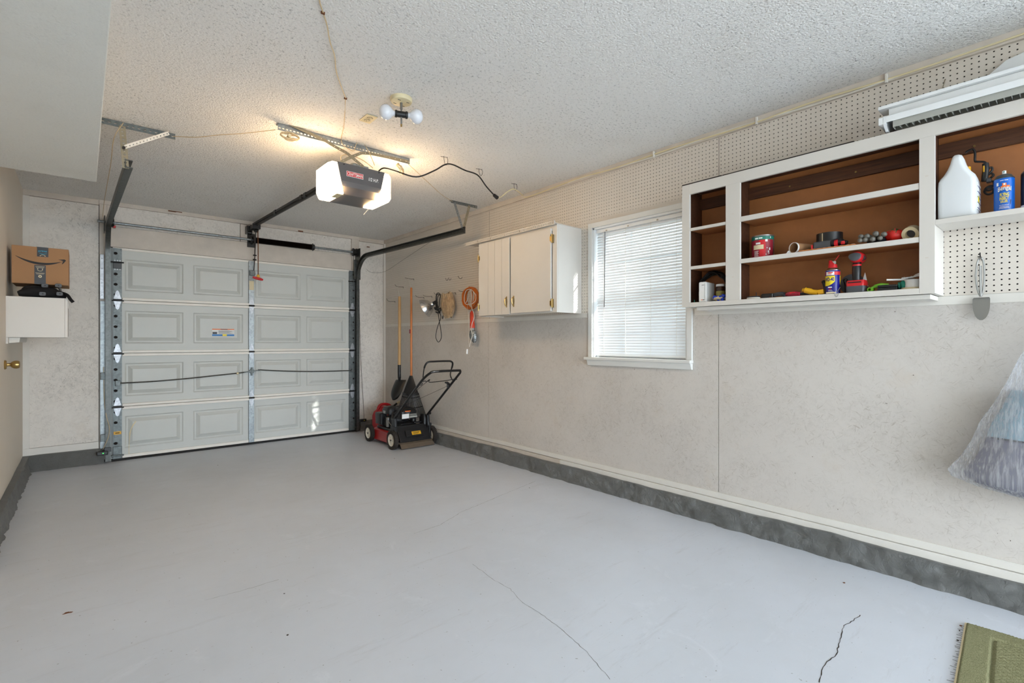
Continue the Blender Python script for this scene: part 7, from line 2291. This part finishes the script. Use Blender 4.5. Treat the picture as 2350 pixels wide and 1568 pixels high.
MB().cyl((jg.x + .045, jg.y - .02, S_RT + .205), (jg.x + .045, jg.y - .02, S_RT + .248), .016, 16).build('screw_cap', 'yellow', jug, 'yellow screw cap', smooth=True, ang=30)
lb = MB().box(jg.x - .050, jg.x + .055, jg.y - .0685, jg.y - .0655, S_RT + .030, S_RT + .150).build('side_label', 'paper', jug, 'printed side label')
m = MB()
for k in range(5): m.box(jg.x - .050, jg.x + .055, jg.y - .0695, jg.y - .067, S_RT + .035 + k * .024, S_RT + .038 + k * .024)
m.build('print_line', 'blue_can', lb)['kind'] = 'stuff'
MB().box(jg.x - .045, jg.x - .01, jg.y - .0695, jg.y - .067, S_RT + .060, S_RT + .09).build('print_block', 'yellow_label', lb)
# black cord bundle behind
bb = thing('cord_bundle', 'tangled black power cord with yellow tag behind the white jug', 'cord', (3.13, .27, S_RT))
def bp(px, py, x=3.125): return onX(2140 + px / 9.224, 330 + py / 9.224, x)
pts = [bp(700, 190), bp(780, 140), bp(860, 120), bp(900, 200), bp(900, 360), bp(950, 380), bp(1080, 385), bp(1150, 430), bp(1180, 520), bp(1250, 500), bp(1260, 570), bp(1180, 650), bp(1250, 630), bp(1290, 670), bp(1220, 730), bp(1140, 760), bp(1200, 800), bp(1290, 800), bp(1300, 880), bp(1200, 900), bp(1120, 960), bp(1180, 990), bp(1290, 960), bp(1270, 1040), bp(1170, 1070), bp(1100, 1020), bp(1150, 940), bp(1280, 930)]
MB().tube(spl(pts, 5), .0046, 8).build('cord', 'blackplastic', bb, 'looped black cord', smooth=True)
m = MB().tube(spl([bp(1120, 420, 3.12), bp(1130, 520, 3.12), bp(1120, 620, 3.12), bp(1110, 700, 3.12), bp(1100, 800, 3.12)], 4), .012, 10)
m.build('charger_body', 'blackplastic', bb, smooth=True)
MB().tube([bp(1090, 470, 3.112), bp(1092, 600, 3.112)], .004, 8).build('yellow_tag', 'yellow', bb)
MB().box(3.105, 3.135, bp(1250, 760).y, bp(1140, 760).y, bp(1200, 830).z, bp(1200, 740).z).build('plug', 'greyplastic', bb, bevel=.004)
# blue flying insect spray
bx_ = Vector((3.060, .224, S_RT)); r = .0335
bg_ = thing('insect_spray', 'bright blue insect spray can with white nozzle on the raised shelf', 'spray can', bx_)
MB().lathe([(0, 0), (r - .002, 0), (r, .003), (r, .150), (r - .002, .153)], bx_, 32).build('can', 'sky_can', bg_, 'bright blue can', smooth=True, ang=30)
MB().lathe([(r - .002, .153), (r, .155), (r - .002, .158), (r - .004, .160), (r - .010, .170), (.013, .172), (.012, .175), (0, .175)], bx_, 28).build('dome', 'galv_dark', bg_, 'dull metal dome', smooth=True, ang=40)
nz_ = MB().cyl((bx_.x, bx_.y, S_RT + .174), (bx_.x, bx_.y, S_RT + .190), .0068, 12).build('nozzle', 'white', bg_, 'white nozzle', smooth=True, ang=30)
MB().box(bx_.x - .0075, bx_.x - .006, bx_.y - .002, bx_.y + .002, S_RT + .182, S_RT + .187).build('nozzle_hole', 'teal', nz_)
a0, a1 = A(150), A(222)
R1 = r + .0012
text_wrap(MB(), 'Bengal', bx_, R1 - .0002, A(149), A(223), .086, .114, .035, .006).build('lettering_shadow', 'dark_grey', bg_)
text_wrap(MB(), 'Bengal', bx_, R1 + .0004, A(150), A(222), .088, .113, .012, .006).build('lettering', 'white_print', bg_, 'white brand lettering')
m = MB()
text_wrap(m, 'FLYING', bx_, R1, A(161), A(210), .071, .086, .028, .002)
text_wrap(m, 'INSECT', bx_, R1, A(159), A(208), .055, .0695, .028, .002)
text_wrap(m, 'KILLER', bx_, R1, A(165), A(203), .0435, .0535, .028, .002)
m.build('lettering', 'yellow_label', bg_, 'yellow lettering')
m = MB()
text_wrap(m, 'KILLS ON CONTACT', bx_, R1, A(158), A(210), .032, .0365, .01)
for k in range(3): cyl_patch(m, bx_, R1, A(155 + 2 * k), A(212 - 2 * k), .019 + .004 * k, .0205 + .004 * k, 10)
cyl_patch(m, bx_, R1, A(162), A(182), .141, .1435, 4)
cyl_patch(m, bx_, R1, A(185), A(205), .141, .1435, 4)
cyl_patch(m, bx_, R1, A(141), A(153), .121, .135, 4)
m.build('small_print', 'white_print', bg_)['kind'] = 'stuff'
m = MB()
cyl_patch(m, bx_, R1 - .0004, A(174), A(196), .112, .130, 5); cyl_patch(m, bx_, R1 - .0004, A(166), A(176), .108, .118, 4); cyl_patch(m, bx_, R1 - .0004, A(198), A(214), .108, .119, 4)
m.build('animal_patch', 'orange_label', bg_)['kind'] = 'stuff'
cyl_patch(MB(), bx_, R1, A(180), A(190), .121, .129, 3).build('white_patch', 'white_print', bg_)
m = MB()
for k in range(5): cyl_patch(m, bx_, R1, A(216 + 2 * (k % 2)), A(220 + k), .036 + .004 * k, .039 + .004 * k, 2)
m.build('fly_mark', 'dark_grey', bg_)['kind'] = 'stuff'
cyl_patch(MB(), bx_, R1, A(186), A(200), .001, .010, 4).build('foot_patch', 'dark_grey', bg_)
# black wasp spray, partly out of the picture
bs_ = Vector((3.065, .140, S_RT)); r = .0340
ws = thing('wasp_spray', 'black wasp and hornet spray can on the raised shelf', 'spray can', bs_)
MB().lathe([(0, 0), (r - .002, 0), (r, .003), (r, .158), (r - .002, .161)], bs_, 32).build('can', 'blackplastic', ws, 'black can', smooth=True, ang=30)
MB().lathe([(r - .002, .161), (r, .163), (r - .003, .166), (r - .014, .180), (0, .181)], bs_, 28).build('dome', 'steel', ws, smooth=True, ang=40)
MB().lathe([(.017, .178), (.018, .200), (.012, .216), (0, .220)], bs_, 16).build('trigger_cap', 'blackplastic', ws, 'black cap', smooth=True, ang=40)
R1 = r + .0008
cyl_patch(MB(), bs_, R1 - .0003, A(110), A(270), .003, .024, 16).build('white_foot', 'white_print', ws, smooth=True)
m = MB()
text_wrap(m, 'ELIMINATOR', bs_, R1, A(170), A(226), .142, .150, .012)
text_wrap(m, 'WASP &', bs_, R1, A(151), A(222), .108, .124, .014)
text_wrap(m, 'HORNET', bs_, R1, A(151), A(222), .091, .106, .014)
text_wrap(m, 'KILLER', bs_, R1, A(162), A(218), .079, .089, .014)
text_wrap(m, '27', bs_, R1 + .0006, A(184), A(200), .036, .050, .02)
m.build('lettering', 'white_print', ws, 'white lettering')
m = MB()
for k in range(2): cyl_patch(m, bs_, R1, A(160), A(214), .066 - .006 * k, .0675 - .006 * k, 8)
cyl_patch(m, bs_, R1, A(174), A(215), .139, .1405, 8)
m.build('small_print', 'louver', ws)['kind'] = 'stuff'
cyl_patch(MB(), bs_, R1, A(178), A(210), .028, .056, 8).build('red_burst', 'red_label', ws, 'red burst', smooth=True)
cyl_patch(MB(), bs_, R1, A(145), A(156), .028, .042, 4).build('yellow_mark', 'yellow_label', ws, smooth=True)
